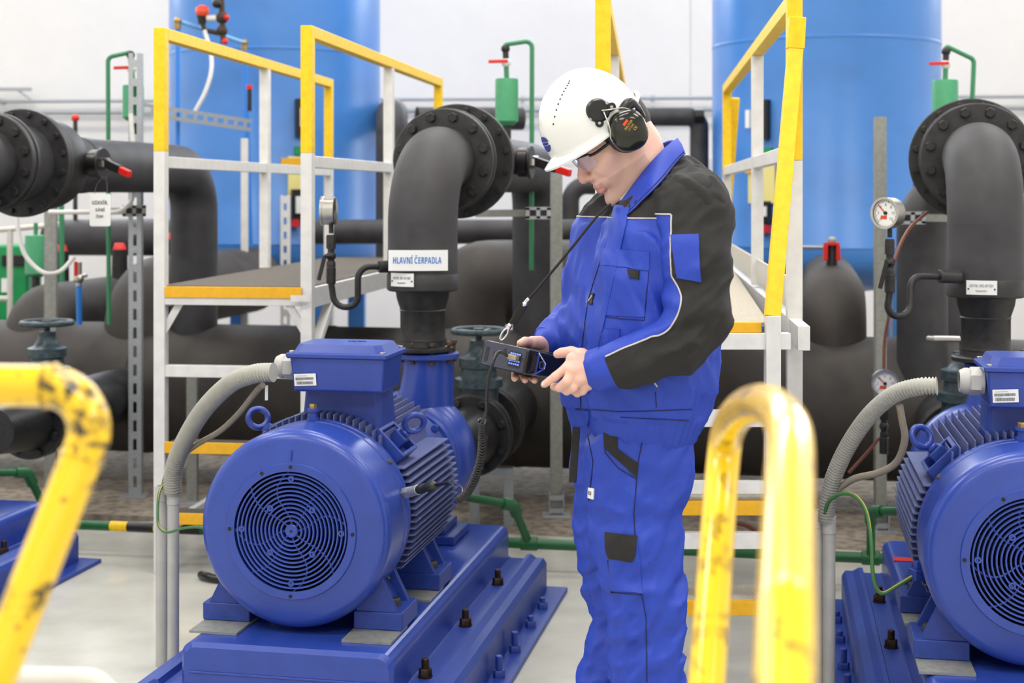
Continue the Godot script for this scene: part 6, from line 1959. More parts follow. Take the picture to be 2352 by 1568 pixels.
	for i in 33:
		var a := deg_to_rad(-158.0 + 316.0 * i / 32)            # zero at the back
		var cosb := cos(a)
		var back := Vector3(0.94, 0.0, -0.25)
		var bp := P(1488, 440, 3.46) + back * (cosb * (0.094 if cosb > 0.0 else 0.056)) + l * (sin(a) * 0.096) + Vector3(0, cosb * (0.068 if cosb > 0.0 else 0.054), 0)
		var tp := P(1464, 396, 3.455) + back * (cosb * (0.088 if cosb > 0.0 else 0.050)) + l * (sin(a) * 0.083) + Vector3(0, cosb * (0.078 if cosb > 0.0 else 0.060), 0)
		bot.append(bp); top.append(tp); mids.append(bp.lerp(tp, 0.5) + (bp.lerp(tp, 0.5) - P(1480, 415, 3.46)).normalized() * 0.004)
	var inner := []
	var inlow := []
	for i in 33:
		inner.append(top[i] + (P(1464, 400, 3.46) - top[i]).normalized() * 0.006 + Vector3(0, -0.001, 0))
		inlow.append(bot[i] + (P(1485, 430, 3.46) - bot[i]).normalized() * 0.012)
	obj("collar", G().grid([bot, mids, top, inner, inlow], false, P(1476, 415, 3.46)), M.cloth, jacket)
	var lo2 := []
	var md2 := []
	var up2 := []
	var in2 := []
	var L1 := [[1574.0, 352.0], [1552.0, 380.0], [1526.0, 414.0], [1500.0, 442.0], [1476.0, 464.0], [1458.0, 482.0], [1442.0, 496.0]]
	var U1 := [[1556.0, 316.0, 3.45], [1530.0, 336.0, 3.41], [1502.0, 364.0, 3.385], [1476.0, 394.0, 3.375], [1454.0, 422.0, 3.375], [1438.0, 444.0, 3.38], [1424.0, 464.0, 3.385]]
	for i in 7:
		var hp := on(jk, L1[i][0], L1[i][1])
		var lowp := P(L1[i][0], L1[i][1], 3.38) if hp == Vector3.INF else hp
		if hp != Vector3.INF: lowp = lowp + jk.grad(hp) * 0.005
		var upp := P(U1[i][0], U1[i][1], U1[i][2])
		if lowp.z < upp.z - 0.03: lowp.z = upp.z - 0.03
		lo2.append(lowp); up2.append(upp)
		md2.append(lowp.lerp(upp, 0.5) + Vector3(0.02, 0.06, 0.2).normalized() * 0.008)
		in2.append(upp + Vector3(-0.1, -0.3, -0.9).normalized() * 0.006)
	var flap := []
	for row in [lo2, md2, up2, in2]:
		flap.append(spl(row, 4))
	obj("collar_leaf", G().grid(flap, false, P(1490, 430, 3.6)), M.cloth, jacket)
	obj("stitching", G().tube(flap[0], 0.0012, 5).tube(spl(range(7).map(func(i): return (lo2[i] as Vector3).lerp(md2[i], 0.25) + Vector3(0, 0, 0.001)), 4), 0.0009, 5), M.thread, jacket)
	# ---------------------------------------------------------------- trousers
	tr = Field.new(Vector3(0.10, 0.02, -3.80), Vector3(0.50, 1.04, -3.16), 0.0088)
	for s in [[1448.0, 3.46]]:
		tr.limb(P(1449, 985, 3.46) + l * 0.07, P(1447, 1075, 3.46) + l * 0.075, 0.112, 0.113, 0.02)
		tr.limb(P(1449, 985, 3.46) - l * 0.07, P(1443, 1075, 3.46) - l * 0.075, 0.112, 0.108, 0.02)
	var ll := [[1060.0, 1452.0, 3.39, 0.112], [1130.0, 1457.0, 3.38, 0.106], [1230.0, 1461.0, 3.37, 0.102], [1360.0, 1478.0, 3.36, 0.091], [1470.0, 1484.0, 3.36, 0.084], [1568.0, 1486.0, 3.36, 0.080], [1860.0, 1490.0, 3.36, 0.072]]
	var rl := [[1060.0, 1428.0, 3.53, 0.112], [1230.0, 1415.0, 3.56, 0.100], [1330.0, 1426.0, 3.57, 0.090], [1400.0, 1446.0, 3.57, 0.078], [1480.0, 1424.0, 3.57, 0.078], [1568.0, 1404.0, 3.57, 0.078], [1800.0, 1372.0, 3.56, 0.072]]
	for leg in [ll, rl]:
		for i in leg.size() - 1:
			tr.limb(P(leg[i][1], leg[i][0], leg[i][2]), P(leg[i + 1][1], leg[i + 1][0], leg[i + 1][2]), leg[i][3], leg[i + 1][3], 0.016)
	nz.seed = 9
	tr.fold(func(p: Vector3) -> float:
		var amp := 0.015 if p.y < 0.62 else 0.010
		return (nz.get_noise_3d(p.x * 5.5 + p.y * 4.5, p.y * 8.5 - p.x * 8.0, p.z * 6.0) - 0.1) * amp)
	var tro := obj("trousers", tr.geo(), M.cloth, t, "royal blue work trousers with black trim")
	var ts := G()
	for q in [
		[Vector2(1350, 1000), Vector2(1362, 1060), Vector2(1352, 1150)],
		[Vector2(1386, 985), Vector2(1390, 1040), Vector2(1420, 1075), Vector2(1462, 1100)],
		[Vector2(1480, 990), Vector2(1466, 1060), Vector2(1456, 1180), Vector2(1462, 1290), Vector2(1474, 1362), Vector2(1484, 1420), Vector2(1486, 1566)],
		[Vector2(1344, 1152), Vector2(1372, 1172), Vector2(1410, 1182), Vector2(1456, 1182)],
		[Vector2(1396, 1286), Vector2(1404, 1360), Vector2(1474, 1366)],
	]: ts.add(seam(tr, q, 0.0013, 0.0004))
	obj("stitching", ts, M.thread, tro)
	sew(tr, [Vector2(1387, 978), Vector2(1420, 978), Vector2(1418, 1030), Vector2(1388, 1028)], 0.003, "pocket_trim", M.cloth_black, tro, 6, 8)
	sew(tr, [Vector2(1388, 1028), Vector2(1418, 1030), Vector2(1466, 1064), Vector2(1464, 1098)], 0.003, "pocket_trim", M.cloth_black, tro, 8, 8)
	sew(tr, [Vector2(1396, 1232), Vector2(1464, 1236), Vector2(1476, 1362), Vector2(1402, 1354)], 0.0025, "thigh_pocket", M.cloth, tro, 10, 12)
	sew(tr, [Vector2(1392, 1222), Vector2(1464, 1230), Vector2(1460, 1290), Vector2(1394, 1280)], 0.0052, "pocket_flap", M.cloth_black, tro, 8, 8, 0.4)
	var tl := sew(tr, [Vector2(1353, 1119), Vector2(1365, 1122), Vector2(1364, 1146), Vector2(1352, 1143)], 0.003, "cloth_label", M.plate, tro, 3, 4)
	var tp2 := on(tr, 1358, 1132)
	var tn := tr.grad(tp2)
	var tx := Vector3.UP.cross(tn).normalized()
	obj("label_lettering", G().add(words("C", 0.011, 0.0008, true), Transform3D(Basis(tx, tn.cross(tx), tn), tp2 + tn * 0.0045 - tx * 0.0045)).add(words("S", 0.011, 0.0008, true), Transform3D(Basis(tx, tn.cross(tx), tn), tp2 + tn * 0.0045 + tx * 0.0045)), M.ink, tl)
	# drawstring strap at the front of the waistband
	obj("waist_strap", G().tube(spl([P(1322, 985, 3.37), P(1316, 1030, 3.36), P(1312, 1075, 3.36), P(1314, 1108, 3.36)], 6), [0.004], 6) if false else G().bar(P(1324, 980, 3.38), P(1315, 1108, 3.37), 0.018, 0.004, Vector3.BACK), M.cloth_black, tro)
	# boots
	for q in [[ll[6], 0.0], [rl[6], 0.02]]:
		var a := P(q[0][1], 0, q[0][2]); a.y = 0.0
		var bf := Field.new(a + Vector3(-0.30, -0.012, -0.12), a + Vector3(0.14, 0.20, 0.20), 0.012)
		bf.limb(a + Vector3(0.02, 0.05, 0), a + fw * 0.16 + Vector3(0, 0.045, 0), 0.046, 0.044, 0.02)
		bf.limb(a + Vector3(0.0, 0.16, 0), a + Vector3(0.01, 0.05, 0), 0.05, 0.048, 0.03)
		obj("boot", bf.geo(), M.black_plastic, t, "black work boot")
	head(t, l)
	hands(t)

var skin_geo: Geo
var skin_col := PackedColorArray()
const SKIN := Color(0.76, 0.475, 0.39)
func skin_add(g: Geo, tint: Callable) -> void:
	for i in g.v.size():
		skin_geo.v.push_back(g.v[i]); skin_geo.n.push_back(g.n[i])
		skin_col.push_back(tint.call(g.v[i]))

func head(t: Node3D, l: Vector3) -> void:
	skin_geo = G()
	var yaw := deg_to_rad(13.0)
	var pit := deg_to_rad(36.0)
	var fy := Vector3(-cos(yaw), 0, sin(yaw))
	var hf := fy * cos(pit) + Vector3.DOWN * sin(pit)
	var hu := fy * sin(pit) + Vector3.UP * cos(pit)
	var hl := hu.cross(hf)
	var S := 1.04
	var C := P(1411, 322, 3.45)
	var X := func(a: float, b: float, c: float) -> Vector3: return C + (hf * a + hu * b + hl * c) * S
	var bs := Basis(hf, hu, hl)
	var fd := Field.new(C - Vector3(0.19, 0.20, 0.13), C + Vector3(0.19, 0.16, 0.13), 0.0036)
	fd.blob(X.call(-0.008, 0.033, 0), Vector3(0.092, 0.092, 0.075) * S, bs, 0.01)
	fd.blob(X.call(0.030, -0.030, 0), Vector3(0.062, 0.078, 0.060) * S, bs, 0.02)
	fd.limb(X.call(0.05, -0.07, 0), X.call(0.062, -0.106, 0), 0.038 * S, 0.029 * S, 0.015)
	for s in [-1.0, 1.0]:
		fd.limb(X.call(-0.012, -0.035, 0.050 * s), X.call(0.0, -0.068, 0.045 * s), 0.024 * S, 0.022 * S, 0.02)
		fd.limb(X.call(0.0, -0.068, 0.045 * s), X.call(0.060, -0.110, 0.018 * s), 0.024 * S, 0.018 * S, 0.018)
		fd.limb(X.call(0.045, -0.012, 0.044 * s), X.call(0.066, -0.028, 0.030 * s), 0.022 * S, 0.018 * S, 0.014)
		fd.limb(X.call(0.083, 0.030, 0.012 * s), X.call(0.066, 0.030, 0.050 * s), 0.012 * S, 0.010 * S, 0.012)
		fd.limb(X.call(0.070, 0.006, 0.024 * s), X.call(0.066, 0.005, 0.038 * s), 0.0125 * S, 0.011 * S, 0.005)
		fd.limb(X.call(0.098, -0.034, 0.011 * s), X.call(0.090, -0.036, 0.014 * s), 0.0085 * S, 0.008 * S, 0.005)
		fd.blob(X.call(-0.012, -0.004, 0.076 * s), Vector3(0.018, 0.030, 0.010) * S, bs, 0.006)
		fd.limb(X.call(0.086, -0.046, 0.004 * s), X.call(0.076, -0.060, 0.024 * s), 0.012, 0.010, 0.012)
	fd.limb(X.call(0.084, 0.018, 0), X.call(0.108, -0.022, 0), 0.0095 * S, 0.0105 * S, 0.008)
	fd.limb(X.call(0.108, -0.022, 0), X.call(0.110, -0.029, 0), 0.0115 * S, 0.0118 * S, 0.006)
	# eye sockets, lips and chin
	for s in [-1.0, 1.0]:
		fd.limb(X.call(0.092, 0.008, 0.022 * s), X.call(0.080, 0.006, 0.034 * s), 0.008, 0.007, 0.008, true)
		fd.blob(X.call(0.068, 0.004, 0.031 * s), Vector3(0.0135, 0.0125, 0.0135), bs, 0.003)
	fd.limb(X.call(0.0945, -0.0615, -0.012), X.call(0.0945, -0.0615, 0.012), 0.0062, 0.0062, 0.004)
	for s in [-1.0, 1.0]: fd.limb(X.call(0.0945, -0.0615, 0.010 * s), X.call(0.080, -0.066, 0.025 * s), 0.006, 0.004, 0.004)
	fd.limb(X.call(0.0935, -0.0735, -0.010), X.call(0.0935, -0.0735, 0.010), 0.0068, 0.0068, 0.004)
	for s in [-1.0, 1.0]: fd.limb(X.call(0.0935, -0.0735, 0.009 * s), X.call(0.080, -0.069, 0.024 * s), 0.0062, 0.004, 0.004)
	fd.limb(X.call(0.102, -0.0675, -0.02), X.call(0.102, -0.0675, 0.02), 0.0022, 0.0022, 0.002, true)
	fd.limb(X.call(0.080, -0.106, -0.007), X.call(0.080, -0.106, 0.007), 0.0175, 0.0175, 0.012)
	# neck down into the collar
	fd.limb(X.call(-0.036, -0.040, 0), P(1492, 430, 3.46), 0.060, 0.064, 0.025)
	var lipc := Color(0.50, 0.215, 0.185)
	var tint := func(p: Vector3) -> Color:
		var q := bs.transposed() * (p - C) / S
		var c := SKIN
		if q.x > 0.072 and absf(q.z) < 0.026 and q.y < -0.0555 and q.y > -0.081 and q.x > 0.083: c = SKIN.lerp(lipc, 0.75)
		elif q.x > 0.0 and q.y > 0.022 and q.y < 0.034 and q.x > 0.06 and absf(q.z) > 0.010: c = Color(0.16, 0.11, 0.08)
		elif q.y < -0.055 and q.x > -0.02 and (q.y < -0.082 or absf(q.z) > 0.024): c = SKIN.lerp(Color(0.36, 0.25, 0.205), 0.38)    # shaved beard
		elif q.x > 0.095 and q.y > -0.05: c = SKIN.lerp(Color(0.60, 0.28, 0.22), 0.4)
		return c
	skin_add(fd.geo(), tint)
	# hair at temples and nape
	var hr := Field.new(C - Vector3(0.17, 0.14, 0.12), C + Vector3(0.17, 0.16, 0.12), 0.006)
	hr.blob(X.call(-0.010, 0.034, 0), Vector3(0.0935, 0.093, 0.0765) * S, bs, 0.01)
	hr.limb(X.call(-0.056, 0.008, 0), X.call(-0.052, -0.008, 0), 0.044, 0.038, 0.015)
	var cutp: Vector3 = X.call(0.02, 0.03, 0)
	hr.limb(X.call(0.11, 0.02, -0.07), X.call(0.11, 0.02, 0.07), 0.07, 0.07, 0.004, true)
	obj("hair", hr.geo(), M.hair, t, "short dark brown hair")
	# ---------------- helmet
	var hp := deg_to_rad(38.5)
	var gf := fy * cos(hp) + Vector3.DOWN * sin(hp)
	var gu := fy * sin(hp) + Vector3.UP * cos(hp)
	var gl := gu.cross(gf)
	var H := P(1367, 288, 3.45)
	var dome := func(th: float, ph: float) -> Vector3:       # th from the crown, ph round from the front
		var st := sin(th)
		var r := pow(st, 0.92)
		var x := cos(ph) * r * (0.130 if cos(ph) > 0 else 0.119)
		var z := sin(ph) * r * 0.109
		var y := cos(th) * 0.137
		var k := clampf((th - 1.2) / 0.37, 0.0, 1.0)
		y -= k * (0.020 * pow(absf(sin(ph)), 2.0) - 0.004)
		# ridge along the crown
		y += 0.004 * exp(-pow(z / 0.028, 2.0)) * cos(th)
		return H + gf * x + gu * y + gl * z
	var rows := []
	for i in 23:
		var th := 0.001 + (PI / 2 - 0.001) * i / 22
		var line := []
		for k in 64: line.append(dome.call(th, TAU * k / 64))
		rows.append(line)
	var lip := []
	var lip2 := []
	var in1 := []
	for k in 64:
		var ph := TAU * k / 64
		var e: Vector3 = rows[22][k]
		var o: Vector3 = (gf * cos(ph) + gl * sin(ph)).normalized()
		var peak := pow(clampf(cos(ph), 0.0, 1.0), 1.6)
		var back := pow(clampf(-cos(ph), 0.0, 1.0), 2.0)
		var out := 0.006 + 0.024 * peak + 0.005 * back
		lip.append(e + o * out - gu * (0.004 + 0.008 * peak - 0.004 * back))
		lip2.append(e + o * out - gu * (0.008 + 0.009 * peak - 0.004 * back))
		in1.append(H + (e - H) * 0.95 - gu * 0.004)
	rows.append(lip)
	var ins := []
	for k in 64: ins.append(H + (rows[12][k] - H) * 0.95)
	var hg := G().grid(rows, true, H + gu * 0.03)
	for k in 64:
		var k2 := (k + 1) % 64
		hg.fquad(lip[k], lip[k2], lip2[k2], lip2[k], lip[k] - H)
		hg.fquad(lip2[k], lip2[k2], in1[k2], in1[k], -gu)
		hg.fquad(in1[k], in1[k2], ins[k2], ins[k], H - in1[k])
	var hel := obj("safety_helmet", hg, M.helmet, t, "white safety helmet")
	var dots := G()
	for i in 11:
		var f := i / 10.0
		var p: Vector3 = dome.call(lerpf(1.02, 0.42, f) * (1.0 - 0.15 * sin(f * PI)), lerpf(0.62, 1.62, f))
		var n := (p - H).normalized()
		dots.cyl(p - n * 0.002, p + n * 0.0008, 0.0022, -1.0, 8)
	for q in [[1372.0, 295.0], [1409.0, 248.0]]: pass
	obj("vent_hole", dots, M.ink, hel)
	# emblem on the brow
	M.emblem = mat(Color(0.13, 0.20, 0.55), 0.4)
	var em := G()
	var ew := G()
	for j in 2:
		var er := []
		for i in 7:
			var line := []
			for k in 9:
				var u := -1.0 + k / 4.0
				var v := i / 6.0
				var hh := sqrt(maxf(1.0 - u * u, 0.0))
				var ph := u * 0.24 + 0.05
				var th := 1.28 + (0.035 + v * 0.12 * hh if j == 0 else -0.035 - v * 0.10 * hh)
				var p: Vector3 = dome.call(th, ph)
				line.append(p + (p - H).normalized() * 0.0012)
			er.append(line)
		em.grid(er, false, H)
	obj("emblem", em, M.emblem, hel, "blue split oval emblem")
	for k in 8:
		var p: Vector3 = dome.call(1.28, 0.05 - 0.17 + k * 0.048)
		var n := (p - H).normalized()
		ew.box(p + n * 0.0008, Vector3(0.0032, 0.006, 0.001), Basis(gu.cross(n).normalized(), n.cross(gu.cross(n).normalized()), n))
	obj("emblem_lettering", ew, M.emblem, hel)
	# ---------------- ear defenders
	var mc := P(1440, 300, 3.352)
	var mu := (hu * 0.9 - hf * 0.25).normalized()
	var mn := hl
	var mf := mu.cross(mn).normalized()
	mf = (mf - mn * mf.dot(mn)).normalized()
	var mb := Basis(mf, mn, mf.cross(mn))
	var cup := []
	for q in [[-0.012, 0.88], [0.0, 1.0], [0.014, 1.0], [0.026, 0.93], [0.034, 0.78], [0.038, 0.5], [0.0395, 0.22], [0.040, 0.001]]:
		var line := []
		for k in 40:
			var a := TAU * k / 40
			var sx := signf(cos(a)) * pow(absf(cos(a)), 0.85)
			var sy := signf(sin(a)) * pow(absf(sin(a)), 0.85)
			line.append(mc + mf * (sx * 0.044 * q[1]) + mu * (sy * 0.049 * q[1]) + mn * q[0])
		cup.append(line)
	var ear := obj("ear_muff", G().grid(cup, true, mc), M.muff, t, "glossy dark olive ear muff cup")
	var cus := []
	for q in [[-0.030, 0.9], [-0.026, 1.03], [-0.016, 1.05], [-0.010, 0.95]]:
		var line := []
		for k in 36:
			var a := TAU * k / 36
			line.append(mc + mf * (cos(a) * 0.044 * q[1]) + mu * (sin(a) * 0.049 * q[1]) + mn * q[0])
		cus.append(line)
	obj("cushion", G().grid(cus, true, mc), M.black_plastic, ear)
	# gold print on the cup
	M.gold = mat(Color(0.70, 0.55, 0.22), 0.5)
	var pr := G()
	var px := (-mu * 0.55 + mf * -0.83).normalized()
	px = -px
	var py := mn.cross(px).normalized()
	var pc := mc + mn * 0.0395 + mu * 0.010 - mf * 0.002
	pr.add(words("PELTOR", 0.0075, 0.0006, true), Transform3D(Basis(px, py, mn), pc + py * 0.004))
	pr.add(words("OPTIME", 0.0055, 0.0006), Transform3D(Basis(px, py, mn), pc - py * 0.004))
	pr.add(words("CE", 0.009, 0.0006, true), Transform3D(Basis(px, py, mn), pc - py * 0.013 + px * 0.004))
	obj("gold_print", pr, M.gold, ear)
	obj("orange_print", G().box(pc + py * 0.013, Vector3(0.016, 0.006, 0.0008), Basis(px, py, mn)), M.orange, ear)
	# pivot on the helmet and wire arm
	var pv := P(1374, 254, 3.345)
	var pn := (pv - H).normalized()
	pn = (pn * 0.4 + gl * 0.9).normalized()
	var arm := G().cyl(pv - pn * 0.012, pv + pn * 0.010, 0.031, 0.026, 24, 0.003)
	var pxx := gu.cross(pn).normalized()
	var pyy := pn.cross(pxx)
	for q in [[P(1404, 246, 3.345)], [P(1376, 283, 3.345)]]:
		var e: Vector3 = q[0]
		arm.bar(pv + pn * 0.002, e, 0.022, 0.008, pn, 0.003)
		arm.cyl(e - pn * 0.004, e + pn * 0.006, 0.010, -1.0, 14)
	obj("muff_pivot", arm, M.black_plastic, ear)
	var rv := G()
	for e in [P(1404, 246, 3.34), P(1393, 237, 3.34), P(1376, 283, 3.34), P(1357, 272, 3.34)]: rv.cyl(e, e + pn * 0.005, 0.0035, -1.0, 10)
	obj("rivet", rv, M.galv, ear)
	var wire := spl([pv + pn * 0.012 + P(1382, 254, 3.33) - P(1374, 254, 3.33), P(1395, 278, 3.318), P(1402, 300, 3.312), P(1403, 318, 3.315), P(1412, 332, 3.325)], 6)
	obj("wire_arm", G().tube(wire, 0.0016, 8).tube(spl([P(1382, 254, 3.33), P(1400, 252, 3.325), P(1430, 248, 3.33), P(1447, 252, 3.335)], 6), 0.0016, 8), M.steel, ear)
	# head band adjuster behind
	var hb := G()
	hb.tube(spl([P(1428, 256, 3.36), P(1445, 236, 3.37), P(1462, 250, 3.40), P(1470, 275, 3.45)], 6), 0.012, 10)
	hb.bar(P(1460, 240, 3.40), P(1474, 268, 3.42), 0.012, 0.03, gl, 0.004)
	obj("headband", hb, M.black_plastic, hel)
	# ---------------- spectacles
	var gs := G()
	gs.tube(spl([X.call(-0.01, 0.015, 0.080), X.call(0.03, 0.014, 0.079), X.call(0.068, 0.012, 0.066), X.call(0.082, 0.014, 0.056)], 6), 0.0035, 8)
	gs.tube(spl([X.call(0.082, 0.018, 0.056), X.call(0.102, 0.022, 0.030), X.call(0.108, 0.022, 0.0), X.call(0.102, 0.022, -0.030), X.call(0.082, 0.018, -0.056)], 6), 0.0026, 8)
	var frame := obj("safety_glasses", gs, M.black_plastic, t, "black framed safety glasses with clear lens")
	var lens := []
	for i in 7:
		var v := i / 6.0
		var line := []
		for k in 17:
			var u := -1.0 + k / 8.0
			var drop := 0.040 * (1.0 - 0.25 * absf(u) * absf(u)) * (1.0 - 0.45 * exp(-pow(u / 0.14, 2.0)))
			line.append(X.call(0.109 - 0.027 * u * u - 0.006 * v, 0.022 - 0.004 * u * u - drop * v, 0.057 * u))
		lens.append(line)
	obj("lens", G().grid(lens, false, C), M.lens, frame)
	# shirt collar peeping out
	obj("shirt_collar", G().tube(spl([P(1428, 460, 3.40), P(1441, 446, 3.392), P(1456, 428, 3.388), P(1470, 412, 3.388)], 5), 0.006, 8), M.shirt, t)
	# black lining at the open neck
	obj("undershirt", G().tube([P(1432, 498, 3.42), P(1482, 455, 3.46)], 0.036, 18), M.cloth_black, t)

func finger(fd: Field, pts: Array, r0: float, r1: float) -> void:
	var n := pts.size() - 1
	for i in n:
		fd.limb(pts[i], pts[i + 1], lerpf(r0, r1, float(i) / n), lerpf(r0, r1, float(i + 1) / n), 0.0026)

func hands(t: Node3D) -> void:
	var tone := func(p: Vector3) -> Color:
		return SKIN.lerp(Color(0.62, 0.36, 0.28), 0.4)
	# ---- near hand: back of the hand towards us, thumb over the top, index along the side
	var W := P(1372, 848, 3.24)
	var fd := Field.new(P(1420, 925, 3.24) - Vector3(0.24, 0.0, 0.10), P(1420, 775, 3.24) + Vector3(0.02, 0.0, 0.09), 0.0032)
	var mi := P(1317, 826, 3.225)      # knuckles
	var mm := P(1316, 850, 3.205)
	var mr := P(1326, 871, 3.205)
	var ml := P(1342, 886, 3.222)
	for q in [[mi, 0.017], [mm, 0.017], [mr, 0.016], [ml, 0.014]]:
		fd.limb(W + ((q[0] as Vector3) - mm) * 0.35, q[0], 0.022, q[1], 0.008)
	fd.limb(W + Vector3(0.05, -0.004, 0), W, 0.028, 0.026, 0.01)
	finger(fd, [mi, P(1300, 846, 3.215), P(1276, 864, 3.215), P(1251, 882, 3.225)], 0.0125, 0.0082)
	finger(fd, [mm, P(1302, 876, 3.195), P(1285, 890, 3.215), P(1272, 888, 3.245)], 0.0120, 0.0085)
	finger(fd, [mr, P(1316, 890, 3.20), P(1302, 898, 3.22), P(1290, 892, 3.25)], 0.0115, 0.0082)
	finger(fd, [ml, P(1338, 897, 3.225), P(1326, 903, 3.245), P(1315, 897, 3.27)], 0.0105, 0.0078)
	# thumb leaves the side of the palm and lies over the top edge
	fd.limb(W + Vector3(-0.005, 0.008, -0.006), P(1336, 816, 3.255), 0.021, 0.017, 0.01)
	finger(fd, [P(1336, 816, 3.255), P(1312, 808, 3.275), P(1290, 810, 3.29), P(1280, 813, 3.295)], 0.0145, 0.0095)
	skin_add(fd.geo(), tone)
	# ---- far hand: thumb over the far edge, fingertips below
	var V := P(1258, 790, 3.515)
	var f2 := Field.new(P(1215, 900, 3.46) - Vector3(0.09, 0.0, 0.17), P(1215, 745, 3.46) + Vector3(0.09, 0.0, 0.17), 0.0034)
	f2.limb(V + Vector3(0.04, 0.012, -0.02), V, 0.027, 0.026, 0.01)
	var kn := [P(1232, 800, 3.50), P(1222, 812, 3.51), P(1220, 826, 3.505), P(1226, 838, 3.49)]
	for q in kn: f2.limb(V, q, 0.022, 0.0155, 0.008)
	f2.limb(V, P(1222, 786, 3.46), 0.02, 0.015, 0.01)
	finger(f2, [P(1222, 786, 3.46), P(1206, 784, 3.435), P(1196, 788, 3.42)], 0.0125, 0.0095)
	finger(f2, [kn[1], P(1196, 842, 3.48), P(1184, 858, 3.43), P(1182, 868, 3.39)], 0.0115, 0.0085)
	finger(f2, [kn[2], P(1208, 852, 3.48), P(1204, 866, 3.43), P(1206, 872, 3.39)], 0.0115, 0.0082)
	finger(f2, [kn[3], P(1222, 858, 3.46), P(1224, 868, 3.43), P(1228, 873, 3.39)], 0.0105, 0.008)
	finger(f2, [kn[0], P(1205, 800, 3.47), P(1190, 800, 3.45)], 0.0115, 0.0085)
	skin_add(f2.geo(), tone)
	# ---- the body under the clothes, so that head and hands belong to one figure
	var bf := Field.new(Vector3(0.02, 0.10, -3.85), Vector3(0.58, 1.60, -3.10), 0.022)
	var l := Vector3(0.34, 0, 0.94)
	bf.limb(P(1448, 1020, 3.46) + l * 0.06, P(1490, 560, 3.46) + l * 0.06, 0.085, 0.095, 0.03)
	bf.limb(P(1448, 1020, 3.46) - l * 0.06, P(1490, 560, 3.46) - l * 0.06, 0.085, 0.095, 0.03)
	bf.limb(P(1490, 560, 3.46), P(1515, 430, 3.46), 0.09, 0.055, 0.03)
	bf.limb(P(1520, 480, 3.46), P(1598, 490, 3.27), 0.05, 0.045, 0.02)
	bf.limb(P(1520, 480, 3.46), P(1450, 492, 3.64), 0.05, 0.045, 0.02)
	bf.limb(P(1598, 490, 3.27), P(1597, 752, 3.21), 0.045, 0.036, 0.02)
	bf.limb(P(1597, 752, 3.21), W, 0.036, 0.026, 0.01)
	bf.limb(P(1450, 492, 3.64), P(1405, 722, 3.70), 0.045, 0.036, 0.02)
	bf.limb(P(1405, 722, 3.70), V, 0.036, 0.026, 0.01)
	bf.limb(P(1452, 1060, 3.39), P(1478, 1400, 3.36), 0.07, 0.05, 0.02)
	bf.limb(P(1478, 1400, 3.36), P(1490, 1840, 3.36), 0.05, 0.035, 0.02)
	bf.limb(P(1428, 1060, 3.53), P(1444, 1400, 3.57), 0.07, 0.05, 0.02)
	bf.limb(P(1444, 1400, 3.57), P(1372, 1780, 3.56), 0.05, 0.035, 0.02)
	skin_add(bf.geo(), tone)
	var arr := []
	arr.resize(Mesh.ARRAY_MAX)
	var inv: Transform3D = t.transform.affine_inverse()
	arr[Mesh.ARRAY_VERTEX] = inv * skin_geo.v
	arr[Mesh.ARRAY_NORMAL] = skin_geo.n
	arr[Mesh.ARRAY_COLOR] = skin_col
	var me := ArrayMesh.new()
	me.add_surface_from_arrays(Mesh.PRIMITIVE_TRIANGLES, arr)
	var o := MeshInstance3D.new()
	o.name = "body"; o.mesh = me; o.material_override = M.skin
	t.add_child(o)
	# nails
	var nl := G()
	for q in [[P(1247, 884, 3.217), Vector3(-0.5, 0.1, 0.85)], [P(1183, 868, 3.378), Vector3(-0.3, -0.2, 0.9)], [P(1207, 872, 3.378), Vector3(-0.2, -0.2, 0.95)]]:
		nl.add(G().ball(Vector3.ZERO, 1.0, 8), Transform3D(Geo.ax(Vector3.ZERO, q[1]).basis.scaled_local(Vector3(0.0055, 0.0022, 0.0055)), q[0]))
	obj("fingernail", nl, mat(Color(0.86, 0.70, 0.64), 0.3), o)

